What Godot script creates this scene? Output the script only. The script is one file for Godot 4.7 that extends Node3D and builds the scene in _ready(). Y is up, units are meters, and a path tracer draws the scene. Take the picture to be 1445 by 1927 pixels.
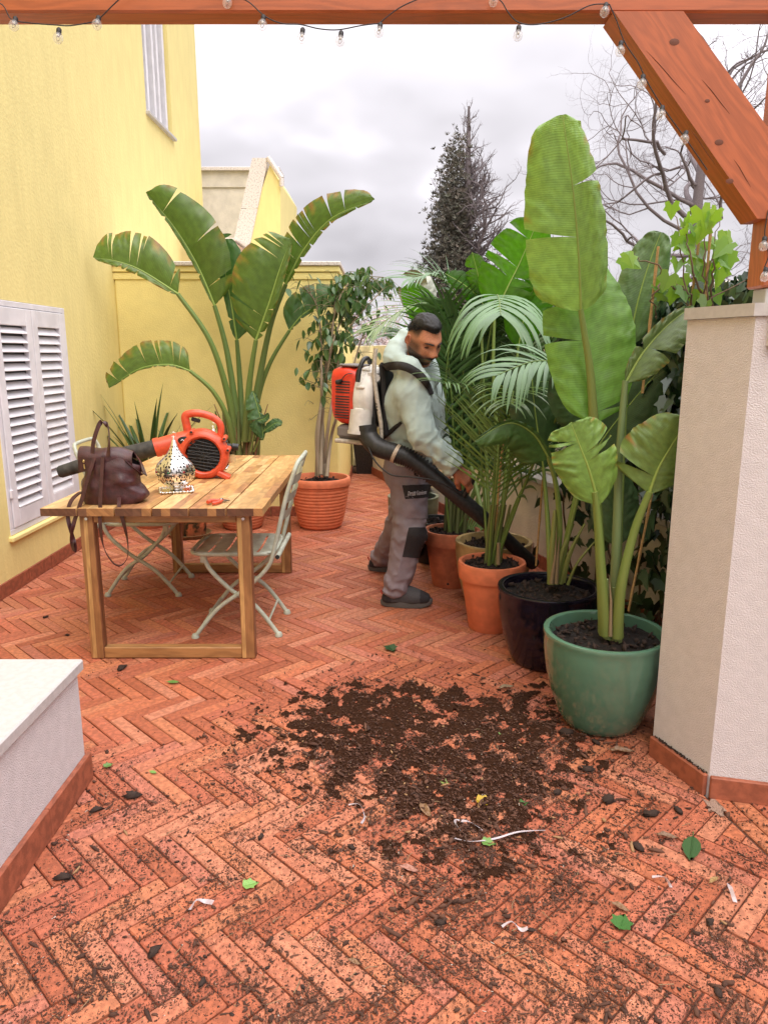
extends Node3D

# A terrace beside a yellow house. Units are metres; the camera stands at the origin, 1.45 m up, and looks along -z.
const EYE := 1.45
const PITCH := 12.1
const FPX := 1396.0
var M := {}
var T := {}
var rng := RandomNumberGenerator.new()
var taken := {}


class MB:
	var v := PackedVector3Array()
	var n := PackedVector3Array()
	var u := PackedVector2Array()
	var c := PackedColorArray()
	var ix := PackedInt32Array()
	var tint := Color(1, 1, 1)
	var check := true

	func add(p: Vector3, nn: Vector3, uv := Vector2.ZERO) -> int:
		v.append(p)
		n.append(nn)
		u.append(uv)
		c.append(tint)
		return v.size() - 1

	func tri(a: int, b: int, d: int) -> void:
		ix.append(a)
		ix.append(b)
		ix.append(d)

	func quad(a: int, b: int, d: int, e: int) -> void:
		tri(a, b, d)
		tri(a, d, e)

	func face(p: Array, out := Vector3.ZERO, size := 1.0) -> void:
		var nn: Vector3 = (p[1] - p[0]).cross(p[2] - p[0]).normalized()
		if out != Vector3.ZERO and nn.dot(out) < 0:
			nn = -nn
		var a: Vector3 = (p[1] - p[0]).normalized()
		var b := nn.cross(a)
		var s := v.size()
		for q in p:
			add(q, nn, Vector2((q - p[0]).dot(a), (q - p[0]).dot(b)) / size)
		for k in range(1, p.size() - 1):
			tri(s, s + k, s + k + 1)

	# a box with chamfered edges: 44 triangles, or 12 where there is no chamfer
	func box(t: Transform3D, s: Vector3, ch := 0.0) -> void:
		var h := s * 0.5
		var ax := [Vector3(1, 0, 0), Vector3(0, 1, 0), Vector3(0, 0, 1)]
		for k in 3:
			var a: Vector3 = ax[(k + 1) % 3]
			var b: Vector3 = ax[(k + 2) % 3]
			var ha := h[(k + 1) % 3] - ch
			var hb := h[(k + 2) % 3] - ch
			for sg: float in [-1.0, 1.0]:
				var o: Vector3 = ax[k] * h[k] * sg
				var nn: Vector3 = (t.basis * (ax[k] * sg)).normalized()
				var i0 := add(t * (o - a * ha - b * hb), nn, Vector2(-ha, -hb))
				add(t * (o + a * ha - b * hb), nn, Vector2(ha, -hb))
				add(t * (o + a * ha + b * hb), nn, Vector2(ha, hb))
				add(t * (o - a * ha + b * hb), nn, Vector2(-ha, hb))
				quad(i0, i0 + 1, i0 + 2, i0 + 3)
			if ch > 0.0:
				var hk := h[k] - ch
				for sa in [-1.0, 1.0]:
					for sb in [-1.0, 1.0]:
						var p: Vector3 = a * sa * (ha + ch) + b * sb * hb
						var q: Vector3 = a * sa * ha + b * sb * (hb + ch)
						face([t * (p - ax[k] * hk), t * (p + ax[k] * hk), t * (q + ax[k] * hk), t * (q - ax[k] * hk)], t.basis * (a * sa + b * sb))
		if ch > 0.0:
			for sx in [-1.0, 1.0]:
				for sy in [-1.0, 1.0]:
					for sz in [-1.0, 1.0]:
						var sg := Vector3(sx, sy, sz)
						face([t * (Vector3(h.x, h.y - ch, h.z - ch) * sg), t * (Vector3(h.x - ch, h.y, h.z - ch) * sg), t * (Vector3(h.x - ch, h.y - ch, h.z) * sg)], t.basis * sg)

	func tube(pts: Array, rad, sides := 8, caps := true, flat := 1.0) -> void:
		var m := pts.size()
		if m < 2:
			return
		var side := Vector3.ZERO
		var s := v.size()
		var run := 0.0
		var prev := Vector3.ZERO
		for k in m:
			var p: Vector3 = pts[k]
			var d: Vector3 = (pts[mini(k + 1, m - 1)] - pts[maxi(k - 1, 0)]).normalized()
			if k == 0:
				side = d.cross(Vector3.UP if absf(d.y) < 0.9 else Vector3.RIGHT).normalized()
			else:
				side = (side - d * side.dot(d)).normalized()
				run += p.distance_to(prev)
			prev = p
			var up := d.cross(side)
			var r: float = rad[k] if rad is Array else rad
			for j in sides + 1:
				var an := TAU * j / sides
				var o := side * cos(an) + up * sin(an) * flat
				add(p + o * r, (side * cos(an) * flat + up * sin(an)).normalized(), Vector2(float(j) / sides, run))
		for k in m - 1:
			for j in sides:
				var a := s + k * (sides + 1) + j
				quad(a, a + 1, a + sides + 2, a + sides + 1)
		if caps:
			for e in [0, m - 1]:
				var d: Vector3 = (pts[0] - pts[1] if e == 0 else pts[m - 1] - pts[m - 2]).normalized()
				var cc := add(pts[e], d, Vector2(0.5, 0))
				for j in sides + 1:
					add(v[s + e * (sides + 1) + j], d, Vector2(0.5, 0))
				for j in sides:
					tri(cc, cc + 1 + j, cc + 2 + j)

	# profile of (radius, height) pairs turned about t's y axis
	func lathe(prof: Array, seg: int, t := Transform3D(), wob := 0.0) -> void:
		var m := prof.size()
		var run := 0.0
		for k in m - 1:
			var p: Vector2 = prof[k]
			var q: Vector2 = prof[k + 1]
			var d := (q - p).normalized()
			var nn := Vector2(d.y, -d.x)
			var n0 := nn
			var n1 := nn
			if k > 0:
				var e: Vector2 = (p - prof[k - 1]).normalized()
				if e.dot(d) > 0.7:
					n0 = (nn + Vector2(e.y, -e.x)).normalized()
			if k < m - 2:
				var e: Vector2 = (prof[k + 2] - q).normalized()
				if e.dot(d) > 0.7:
					n1 = (nn + Vector2(e.y, -e.x)).normalized()
			var s := v.size()
			var l := p.distance_to(q)
			for j in seg + 1:
				var an := TAU * j / seg
				var cs := cos(an)
				var sn := sin(an)
				var w := 1.0 + wob * (sin(an * 2 + 1) + 0.6 * sin(an * 3 + p.y * 9))
				var w2 := 1.0 + wob * (sin(an * 2 + 1) + 0.6 * sin(an * 3 + q.y * 9))
				add(t * Vector3(p.x * cs * w, p.y, p.x * sn * w), (t.basis * Vector3(n0.x * cs, n0.y, n0.x * sn)).normalized(), Vector2(float(j) / seg, run))
				add(t * Vector3(q.x * cs * w2, q.y, q.x * sn * w2), (t.basis * Vector3(n1.x * cs, n1.y, n1.x * sn)).normalized(), Vector2(float(j) / seg, run + l))
			for j in seg:
				var a := s + j * 2
				quad(a, a + 1, a + 3, a + 2)
			run += l

	# rows of points, all of one length, joined as a smooth sheet
	func sheet(rows: Array, loop := false) -> void:
		var h := rows.size()
		var w: int = rows[0].size()
		var s := v.size()
		for r in h:
			for k in w:
				var up: Vector3 = rows[mini(r + 1, h - 1)][k] - rows[maxi(r - 1, 0)][k]
				var ac: Vector3 = (rows[r][(k + 1) % w] - rows[r][(k - 1 + w) % w]) if loop else (rows[r][mini(k + 1, w - 1)] - rows[r][maxi(k - 1, 0)])
				var nn := ac.cross(up)
				add(rows[r][k], nn.normalized() if nn.length_squared() > 1e-16 else Vector3.UP, Vector2(float(k) / (w - 1), float(r) / (h - 1)))
		for r in h - 1:
			for k in (w if loop else w - 1):
				var k2 := (k + 1) % w
				quad(s + r * w + k, s + (r + 1) * w + k, s + (r + 1) * w + k2, s + r * w + k2)

	# an uneven ball, for chunks and clods
	func lump(o: Vector3, r: Vector3, seed_: int, rough := 0.25, rings := 5, segs := 7) -> void:
		var g := FastNoiseLite.new()
		g.seed = seed_
		g.frequency = 0.9
		var s := v.size()
		for a in rings + 1:
			var th := PI * a / rings
			for b in segs + 1:
				var ph := TAU * (b % segs) / segs
				var d := Vector3(sin(th) * cos(ph), cos(th), sin(th) * sin(ph))
				var w := 1.0 + rough * 2.0 * g.get_noise_3dv(d * 1.7)
				add(o + d * r * w, d, Vector2(float(b) / segs, float(a) / rings))
		for a in rings:
			for b in segs:
				var i := s + a * (segs + 1) + b
				quad(i, i + 1, i + segs + 2, i + segs + 1)

	func prism(poly: PackedVector2Array, y0: float, y1: float) -> void:
		var top := []
		for p in poly:
			top.append(Vector3(p.x, y1, p.y))
		face(top, Vector3.UP)
		var mid := Vector2.ZERO
		for p in poly:
			mid += p / poly.size()
		for k in poly.size():
			var p := poly[k]
			var q := poly[(k + 1) % poly.size()]
			var o := (p + q) * 0.5 - mid
			face([Vector3(p.x, y0, p.y), Vector3(q.x, y0, q.y), Vector3(q.x, y1, q.y), Vector3(p.x, y1, p.y)], Vector3(o.x, 0, o.y))

	func mesh() -> ArrayMesh:
		if check:
			for k in range(0, ix.size(), 3):
				var a := ix[k]
				var b := ix[k + 1]
				var d := ix[k + 2]
				if (v[d] - v[a]).cross(v[b] - v[a]).dot(n[a] + n[b] + n[d]) < 0:
					ix[k + 1] = d
					ix[k + 2] = b
		var ar := []
		ar.resize(Mesh.ARRAY_MAX)
		ar[Mesh.ARRAY_VERTEX] = v
		ar[Mesh.ARRAY_NORMAL] = n
		ar[Mesh.ARRAY_TEX_UV] = u
		ar[Mesh.ARRAY_COLOR] = c
		ar[Mesh.ARRAY_INDEX] = ix
		var me := ArrayMesh.new()
		me.add_surface_from_arrays(Mesh.PRIMITIVE_TRIANGLES, ar)
		return me


# the point at depth z that the photograph shows at pixel (x, y)
func at(x: float, y: float, z: float) -> Vector3:
	var a := (x - 722.5) / FPX
	var b := (963.5 - y) / FPX
	var c := cos(deg_to_rad(PITCH))
	var s := sin(deg_to_rad(PITCH))
	var d := Vector3(a, b * c - s, -c - b * s)
	return Vector3(0, EYE, 0) + d * (z / d.z)


func pixel(p: Vector3) -> Vector2:
	var c := cos(deg_to_rad(PITCH))
	var s := sin(deg_to_rad(PITCH))
	var f := -p.z * c - (p.y - EYE) * s
	if f < 0.05:
		return Vector2(-9999, -9999)
	return Vector2(722.5 + FPX * p.x / f, 963.5 - FPX * ((p.y - EYE) * c - p.z * s) / f)


func numbered(called: String) -> String:
	if not taken.has(called):
		taken[called] = 0
		return called
	taken[called] += 1
	return "%s_%03d" % [called, taken[called]]


func tag(o: Node3D, label: String, category := "", group := "", kind := "") -> Node3D:
	if label:
		o.set_meta("label", label)
	if category:
		o.set_meta("category", category)
	if group:
		o.set_meta("group", group)
	if kind:
		o.set_meta("kind", kind)
	return o


func thing(called: String, label: String, category: String, where := Vector3.ZERO, turn := 0.0, group := "") -> Node3D:
	var o := Node3D.new()
	o.name = numbered(called)
	add_child(o)
	o.position = where
	o.rotation.y = turn
	tag(o, label, category, group)
	return o


func put(called: String, me: Mesh, mat: Material, parent: Node3D = null, tr := Transform3D()) -> MeshInstance3D:
	var o := MeshInstance3D.new()
	o.mesh = me
	o.material_override = mat
	o.transform = tr
	if parent == null:
		o.name = numbered(called)
		add_child(o)
	else:
		o.name = called
		parent.add_child(o, true)
	return o


func many(called: String, me: Mesh, mat: Material, where: Array, tints: Array, parent: Node3D = null) -> MultiMeshInstance3D:
	var mm := MultiMesh.new()
	mm.transform_format = MultiMesh.TRANSFORM_3D
	mm.use_colors = tints.size() > 0
	mm.mesh = me
	mm.instance_count = where.size()
	for k in where.size():
		mm.set_instance_transform(k, where[k])
		if tints.size():
			mm.set_instance_color(k, tints[k])
	var o := MultiMeshInstance3D.new()
	o.multimesh = mm
	o.material_override = mat
	o.set_meta("kind", "stuff")
	if parent == null:
		o.name = numbered(called)
		add_child(o)
	else:
		o.name = called
		parent.add_child(o, true)
	return o


func lin(r: float, g: float, b: float) -> Color:
	return Color(r, g, b).linear_to_srgb()


func noise(seed_: int, freq: float, oct := 4, kind := FastNoiseLite.TYPE_SIMPLEX_SMOOTH) -> FastNoiseLite:
	var g := FastNoiseLite.new()
	g.noise_type = kind
	g.seed = seed_
	g.frequency = freq
	g.fractal_type = FastNoiseLite.FRACTAL_FBM
	g.fractal_octaves = oct
	return g


# a seamless grey noise picture between lo and hi; the stops shape it
func noise_tex(seed_: int, freq: float, lo: float, hi: float, size := 512, oct := 4, p0 := 0.25, p1 := 0.75, kind := FastNoiseLite.TYPE_SIMPLEX_SMOOTH) -> NoiseTexture2D:
	var t := NoiseTexture2D.new()
	t.width = size
	t.height = size
	t.seamless = true
	t.noise = noise(seed_, freq, oct, kind)
	var g := Gradient.new()
	g.set_offset(0, p0)
	g.set_offset(1, p1)
	g.set_color(0, Color(lo, lo, lo))
	g.set_color(1, Color(hi, hi, hi))
	t.color_ramp = g
	return t


func mat(col: Color, rough := 0.7, tex: Texture2D = null, scale := 1.0, bump: Texture2D = null, bump_cm := 0.1, world := true) -> StandardMaterial3D:
	var m := StandardMaterial3D.new()
	m.albedo_color = col
	m.roughness = rough
	if tex:
		m.albedo_texture = tex
	if bump:
		m.heightmap_enabled = true
		m.heightmap_texture = bump
		m.heightmap_scale = bump_cm
	if tex or bump:
		m.uv1_triplanar = true
		m.uv1_world_triplanar = world
		m.uv1_scale = Vector3.ONE * scale
	return m


func painted(rough := 0.7, tex: Texture2D = null, scale := 1.0, bump: Texture2D = null, bump_cm := 0.1, world := false) -> StandardMaterial3D:
	var m := mat(Color(1, 1, 1), rough, tex, scale, bump, bump_cm, world)
	m.vertex_color_use_as_albedo = true
	return m


func curve(pts: Array, steps: int) -> Array:
	var out := []
	var m := pts.size()
	for k in m - 1:
		var p0 = pts[maxi(k - 1, 0)]
		var p1 = pts[k]
		var p2 = pts[k + 1]
		var p3 = pts[mini(k + 2, m - 1)]
		for j in steps:
			var t := float(j) / steps
			out.append(0.5 * (2.0 * p1 + (p2 - p0) * t + (2.0 * p0 - 5.0 * p1 + 4.0 * p2 - p3) * t * t + (3.0 * p1 - p0 - 3.0 * p2 + p3) * t * t * t))
	out.append(pts[m - 1])
	return out


func ramp(a: float, b: float, m: int) -> Array:
	var o := []
	for k in m:
		o.append(lerpf(a, b, float(k) / maxi(m - 1, 1)))
	return o


func along(dir: Vector3, up := Vector3.UP) -> Basis:
	var y := dir.normalized()
	var x := y.cross(up if absf(y.dot(up)) < 0.95 else Vector3.FORWARD).normalized()
	return Basis(x, y, x.cross(y))


func boxes(list: Array, ch := 0.0) -> MB:
	var b := MB.new()
	for e in list:
		b.box(Transform3D(Basis(), e[0]), e[1], ch)
	return b


func _ready() -> void:
	rng.seed = 20240
	# camera
	var cam := Camera3D.new()
	cam.name = "camera"
	cam.position = Vector3(0, EYE, 0)
	cam.rotation_degrees.x = -PITCH
	cam.fov = rad_to_deg(2.0 * atan(963.5 / FPX))
	cam.near = 0.05
	cam.far = 900.0
	add_child(cam)
	cam.current = true
	# sky: an even overcast, brighter towards the zenith, with broken grey cloud
	var env := Environment.new()
	env.background_mode = Environment.BG_SKY
	var sky := Sky.new()
	var pano := PanoramaSkyMaterial.new()
	pano.panorama = ImageTexture.create_from_image(overcast())
	sky.sky_material = pano
	env.sky = sky
	env.background_energy_multiplier = 1.0
	env.tonemap_mode = Environment.TONE_MAPPER_LINEAR
	env.tonemap_exposure = 2.3
	env.sdfgi_enabled = true
	env.ssao_enabled = true
	env.ssil_enabled = true
	var we := WorldEnvironment.new()
	we.name = "environment"
	we.environment = env
	add_child(we)
	# sun behind the cloud, high behind the viewer's right shoulder
	var sun := DirectionalLight3D.new()
	sun.name = "sun"
	sun.light_color = Color(1.0, 0.96, 0.9)
	sun.light_energy = 0.3
	sun.light_angular_distance = 40.0
	sun.shadow_enabled = true
	sun.rotation_degrees = Vector3(-58, 22, 0)
	add_child(sun)
	textures()
	build_ground()
	build_house()
	build_walls()
	build_pergola()
	build_all()


func overcast() -> Image:
	var w := 1024
	var h := 512
	var im := Image.create(w, h, false, Image.FORMAT_RGBF)
	var g := noise(11, 0.9, 5)
	var g2 := noise(5, 2.2, 4)
	for y in h:
		var th := PI * (y + 0.5) / h
		var el := PI / 2 - th
		var se := sin(el)
		var base := 0.36 + 1.15 * smoothstep(0.2, 1.0, se)
		for x in w:
			var ph := TAU * (x + 0.5) / w
			var d := Vector3(sin(th) * sin(ph), cos(th), -sin(th) * cos(ph))
			var k := base
			if se > -0.05:
				var q := Vector3(d.x, 0, d.z) / (maxf(se, 0.0) + 0.22) * 1.1
				q.y = se * 1.4
				var a := g.get_noise_3dv(q + Vector3(3.1, 0, 1.7))
				var b := g2.get_noise_3dv(q * 1.3)
				k *= 1.0 + 0.36 * a + 0.14 * b + 0.24 * smoothstep(0.16, 0.5, a + 0.35 * b)
			else:
				k = 0.34
			im.set_pixel(x, y, Color(k * 1.0, k * 0.965, k * 1.03))
	return im


func textures() -> void:
	T.fine = noise_tex(1, 0.08, 0.72, 1.0, 512, 4)
	T.blotch = noise_tex(2, 0.012, 0.8, 1.0, 512, 5)
	T.grit = noise_tex(3, 0.22, 0.0, 1.0, 512, 3)
	T.stucco = noise_tex(4, 0.045, 0.0, 1.0, 1024, 4, 0.3, 0.72)
	T.speck = noise_tex(6, 0.16, 0.86, 1.0, 1024, 3, 0.24, 0.46)
	T.worn = noise_tex(8, 0.016, 0.84, 1.0, 1024, 6, 0.3, 0.7)
	M.yellow = mat(lin(0.83, 0.705, 0.29), 0.85, streaks(9), 0.25, T.stucco, 0.06)
	M.yellow.uv1_scale = Vector3(0.6, 0.6, 0.6)
	M.yellow_rough = mat(lin(0.88, 0.75, 0.30), 0.85, noise_tex(10, 0.006, 0.975, 1.0, 512, 5), 1.3, T.stucco, 0.1)
	M.white_stucco = mat(lin(0.635, 0.595, 0.60), 0.85, noise_tex(12, 0.01, 0.97, 1.0, 512, 5), 3.4, T.stucco, 0.14)
	M.cream = mat(lin(0.72, 0.67, 0.58), 0.85, noise_tex(13, 0.01, 0.94, 1.0, 512, 5), 1.0, T.stucco, 0.12)
	M.coping = mat(lin(0.50, 0.48, 0.47), 0.6, noise_tex(14, 0.03, 0.95, 1.0, 512, 5), 2.0, T.grit, 0.02)
	M.stone = mat(lin(0.72, 0.66, 0.62), 0.7, noise_tex(15, 0.02, 0.86, 1.0, 1024, 6, 0.30, 0.42), 2.2)
	M.skirting = mat(lin(0.36, 0.105, 0.052), 0.65, T.worn, 1.3, T.grit, 0.03)
	M.bed = mat(lin(0.16, 0.07, 0.045), 0.95, T.fine, 3.0, T.grit, 0.1)
	M.earth = mat(lin(0.16, 0.13, 0.08), 0.95, T.blotch, 0.2)
	M.white_paint = mat(lin(0.79, 0.775, 0.81), 0.45, noise_tex(16, 0.01, 0.93, 1.0, 256, 3), 1.5)
	M.dark = mat(lin(0.012, 0.012, 0.013), 0.6)
	M.wood_red = mat(lin(0.45, 0.112, 0.03), 0.5, wood_tex(21, 512, 512, 0.22), 1.0, null, 0.1, false)
	M.brick = []
	var tones := [Color(0.56, 0.195, 0.115), Color(0.54, 0.165, 0.08), Color(0.47, 0.13, 0.072), Color(0.60, 0.235, 0.145), Color(0.52, 0.175, 0.12), Color(0.42, 0.115, 0.055), Color(0.57, 0.205, 0.105), Color(0.53, 0.155, 0.088)]
	for k in 8:
		tones[k] = tones[k].lerp(Color(0.54, 0.165, 0.088), 0.15) * Color(0.97, 0.95, 0.86)
	for t in tones:
		var m := mat(lin(t.r, t.g, t.b), 0.75, T.worn, 2.3, T.grit, 0.06)
		m.detail_enabled = true
		m.detail_blend_mode = BaseMaterial3D.BLEND_MODE_MUL
		m.detail_albedo = T.speck
		m.detail_uv_layer = BaseMaterial3D.DETAIL_UV_1
		M.brick.append(m)
	M.brick_field = painted(0.75, T.worn, 2.3, T.grit, 0.06, true)
	M.tones = tones


# faint rain streaks down a painted wall, over fine mottling
func streaks(seed_: int) -> ImageTexture:
	var im := Image.create(512, 512, false, Image.FORMAT_RGB8)
	var g := noise(seed_, 1.0, 4)
	var g2 := noise(seed_ + 1, 1.0, 4)
	for y in 512:
		var v := absf(2.0 * y / 512.0 - 1.0)
		for x in 512:
			var an := TAU * x / 512.0
			var a := g.get_noise_3d(cos(an) * 5.0, sin(an) * 5.0, v * 1.1)
			var b := g2.get_noise_3d(cos(an) * 1.6, sin(an) * 1.6, v * 2.6)
			var k := clampf(0.98 + 0.026 * a + 0.024 * b, 0.0, 1.0)
			im.set_pixel(x, y, Color(k, k * (0.985 + 0.015 * k), k * (0.95 + 0.05 * k)))
	return ImageTexture.create_from_image(im)


# planks' grain: long streaks along u (down a texture's x)
func wood_tex(seed_: int, w: int, h: int, depth: float) -> ImageTexture:
	var im := Image.create(w, h, false, Image.FORMAT_RGB8)
	var g := noise(seed_, 1.0, 4)
	var g2 := noise(seed_ + 1, 1.0, 3)
	for y in h:
		for x in w:
			var an := TAU * x / w
			var warp := g.get_noise_3dv(Vector3(cos(an) * 0.5, sin(an) * 0.5, y * 0.012)) * 5.0
			var rings := sin(y * 0.17 + warp * 2.2)
			var fib := g2.get_noise_3dv(Vector3(cos(an) * 1.2, sin(an) * 1.2, y * 0.8))
			var k := clampf(1.0 - depth * (0.28 + 0.22 * rings + 0.35 * fib), 0.0, 1.0)
			im.set_pixel(x, y, Color(k, k * (0.94 + 0.06 * k), k * (0.86 + 0.14 * k)))
	return ImageTexture.create_from_image(im)


func wall_x(z: float) -> float:   # the boundary wall runs askew
	return 0.127 + 0.302 * (z + 8.1)


func build_ground() -> void:
	var b := MB.new()
	b.face([Vector3(-700, -0.4, 300), Vector3(700, -0.4, 300), Vector3(700, -0.4, -800), Vector3(-700, -0.4, -800)], Vector3.UP)
	tag(put("ground", b.mesh(), M.earth), "bare earth round the terrace", "", "", "structure")
	var pave := Node3D.new()
	pave.name = "brick_paving"
	add_child(pave)
	tag(pave, "terracotta bricks laid in herringbone across the terrace", "", "", "structure")
	b = MB.new()
	b.box(Transform3D(Basis(), Vector3(-0.2, -0.206, -4.2)), Vector3(4.5, 0.39, 11.6))
	put("sand_bed", b.mesh(), M.bed, pave)
	# herringbone: one kind of brick along each diagonal
	var L := 0.2697
	var W := 0.0573
	var gap := 0.0048
	var shapes := []
	for k in 4:
		b = MB.new()
		b.box(Transform3D(Basis(), Vector3(0, -0.02, 0)), Vector3(L - gap, 0.04, W - gap), 0.0022 + 0.0006 * k)
		for i in b.v.size():
			var p := b.v[i]
			var cx := signf(p.x)
			var cz := signf(p.z)
			b.v[i] = p + Vector3(0.0016 * sin(k * 7 + cx * 2 + cz), 0, 0.0013 * sin(k * 5 + cx + cz * 3))
		shapes.append(b.mesh())
	var wet := noise(31, 0.9, 3)
	var r2 := sqrt(0.5)
	var list := []
	var edge0 := Vector2(1.078, -2.222)
	var edged := Vector2(0.184, 0.983).normalized()
	var org := Vector2(-1.109, -2.75)
	for i in range(-90, 91):
		for j in range(-16, 26):
			for kind in 2:
				# in the brick frame e1 = (+x, +z)/sqrt2 runs down-right, e2 = (+x, -z)/sqrt2 up-right
				var o1 := i * W + j * L
				var o2 := i * W - j * L
				var c1 := o1 - L * 0.5 if kind == 0 else o1 + W * 0.5 - L + L
				var c2 := o2 + W * 0.5 if kind == 0 else o2 + W + L * 0.5
				if kind == 0:
					c1 = o1 + L * 0.5
				var p := org + Vector2((c1 + c2) * r2, (c1 - c2) * r2)
				if p.x < -2.42 or p.x > wall_x(p.y) + 0.1 and p.y < -2.6 or p.x > 2.0 or p.y > 1.0 or p.y < -9.5:
					continue
				list.append([p, kind])
	var shown := []
	var rest := []
	for e in list:
		var p: Vector2 = e[0]
		var dist := (p - edge0).dot(Vector2(-edged.y, edged.x))
		if dist < 0.16 and p.y > -2.4 and p.x > 0.9:
			# bricks cut along the border in front of the pillar
			var ax := Vector2(r2, r2) if e[1] == 0 else Vector2(r2, -r2)
			var ay := Vector2(-ax.y, ax.x)
			var hl := (L - gap) * 0.5
			var hw := (W - gap) * 0.5
			var poly := PackedVector2Array([p - ax * hl - ay * hw, p + ax * hl - ay * hw, p + ax * hl + ay * hw, p - ax * hl + ay * hw])
			var q0 := edge0 - edged * 3 + Vector2(-edged.y, edged.x) * 0.006
			var q1 := edge0 + edged * 4 + Vector2(-edged.y, edged.x) * 0.006
			var keep := PackedVector2Array([q0, q1, q1 + Vector2(-6, 0), q0 + Vector2(-6, 0)])
			for cut in Geometry2D.intersect_polygons(poly, keep):
				b = MB.new()
				b.prism(cut, -0.03, -0.0008)
				put("brick", b.mesh(), M.brick[rng.randi() % 8], pave)
			continue
		var px := pixel(Vector3(p.x, 0, p.y))
		if px.x > -40 and px.x < 1490 and px.y < 1990 and not (p.x < -1.1 and p.y > -2.3) and px.y > 600:
			shown.append(e)
		else:
			rest.append(e)
	shown.sort_custom(func(a, c): return a[0].y > c[0].y)
	var at_most := 290
	var tints := []
	var wheres := []
	var both := shown + rest
	for k in both.size():
		var p: Vector2 = both[k][0]
		var turn := -PI / 4 if both[k][1] == 0 else PI / 4
		var t := Transform3D(Basis.from_euler(Vector3(rng.randfn(0, 0.004), turn + rng.randfn(0, 0.004), rng.randfn(0, 0.002))), Vector3(p.x, rng.randfn(-0.001, 0.0011), p.y))
		var wt := wet.get_noise_2d(p.x * 1.2, p.y * 1.2) + (0.22 if p.x < -1.1 and p.y < -2.3 and p.y > -3.6 else 0.0)
		var tone := rng.randi() % 8
		if wt > 0.3 and rng.randf() < 0.75:
			tone = [5, 2, 5, 1][rng.randi() % 4]
		elif wt < -0.1 and rng.randf() < 0.5:
			tone = [3, 0, 6][rng.randi() % 3]
		if k < mini(at_most, shown.size()):
			put("brick", shapes[rng.randi() % 4], M.brick[tone], pave, t)
		else:
			var cl: Color = M.tones[tone]
			var w := rng.randf_range(0.82, 1.08)
			tints.append(Color(cl.r * w, cl.g * w, cl.b * w))
			wheres.append(t)
	many("brick_field", shapes[0], M.brick_field, wheres, tints, pave)
	# straight courses beside the pillar
	var across := Vector2(edged.y, -edged.x)
	for row in 9:
		for k in range(-3, 12):
			var p: Vector2 = edge0 + across * (0.008 + W * (row + 0.5)) + edged * ((k + 0.5 * (row % 2)) * L)
			var px := pixel(Vector3(p.x, 0, p.y))
			var t := Transform3D(Basis(Vector3.UP, -atan2(edged.y, edged.x)), Vector3(p.x, rng.randfn(-0.001, 0.0008), p.y))
			if p.y > -2.3 + row * 0.012:
				put("brick", shapes[rng.randi() % 4], M.brick[[6, 1, 7, 0][rng.randi() % 4]], pave, t) if px.x < 1560 and px.y < 2000 else null
	# a patch of old mortar at the foot of the pillar
	b = MB.new()
	var ring := []
	for k in 14:
		var an := TAU * k / 14
		var rr := 0.022 * (1.0 + 0.35 * sin(k * 2.3))
		ring.append(Vector3(1.078 + cos(an) * rr * 1.2, 0.0022, -2.165 + sin(an) * rr * 2.0))
	b.face(ring, Vector3.UP)
	put("mortar_patch", b.mesh(), mat(lin(0.46, 0.30, 0.23), 0.9, T.fine, 6.0, T.grit, 0.1), pave)
	# round drain behind the man
	var dr := thing("floor_drain", "round white drain cover set into the brick floor behind the man", "drain", at(742, 1005, -5.95) * Vector3(1, 0, 1))
	b = MB.new()
	b.lathe([Vector2(0.001, 0.003), Vector2(0.085, 0.003), Vector2(0.1, 0.005), Vector2(0.104, 0.001)], 28)
	put("cover", b.mesh(), M.white_paint, dr)
	for k in 10:
		b = MB.new()
		b.box(Transform3D(Basis(Vector3.UP, TAU * k / 10.0), Vector3(cos(TAU * k / 10.0) * 0.06, 0.0045, -sin(TAU * k / 10.0) * 0.06)), Vector3(0.03, 0.002, 0.007))
		put("slot", b.mesh(), M.dark, dr)


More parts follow.
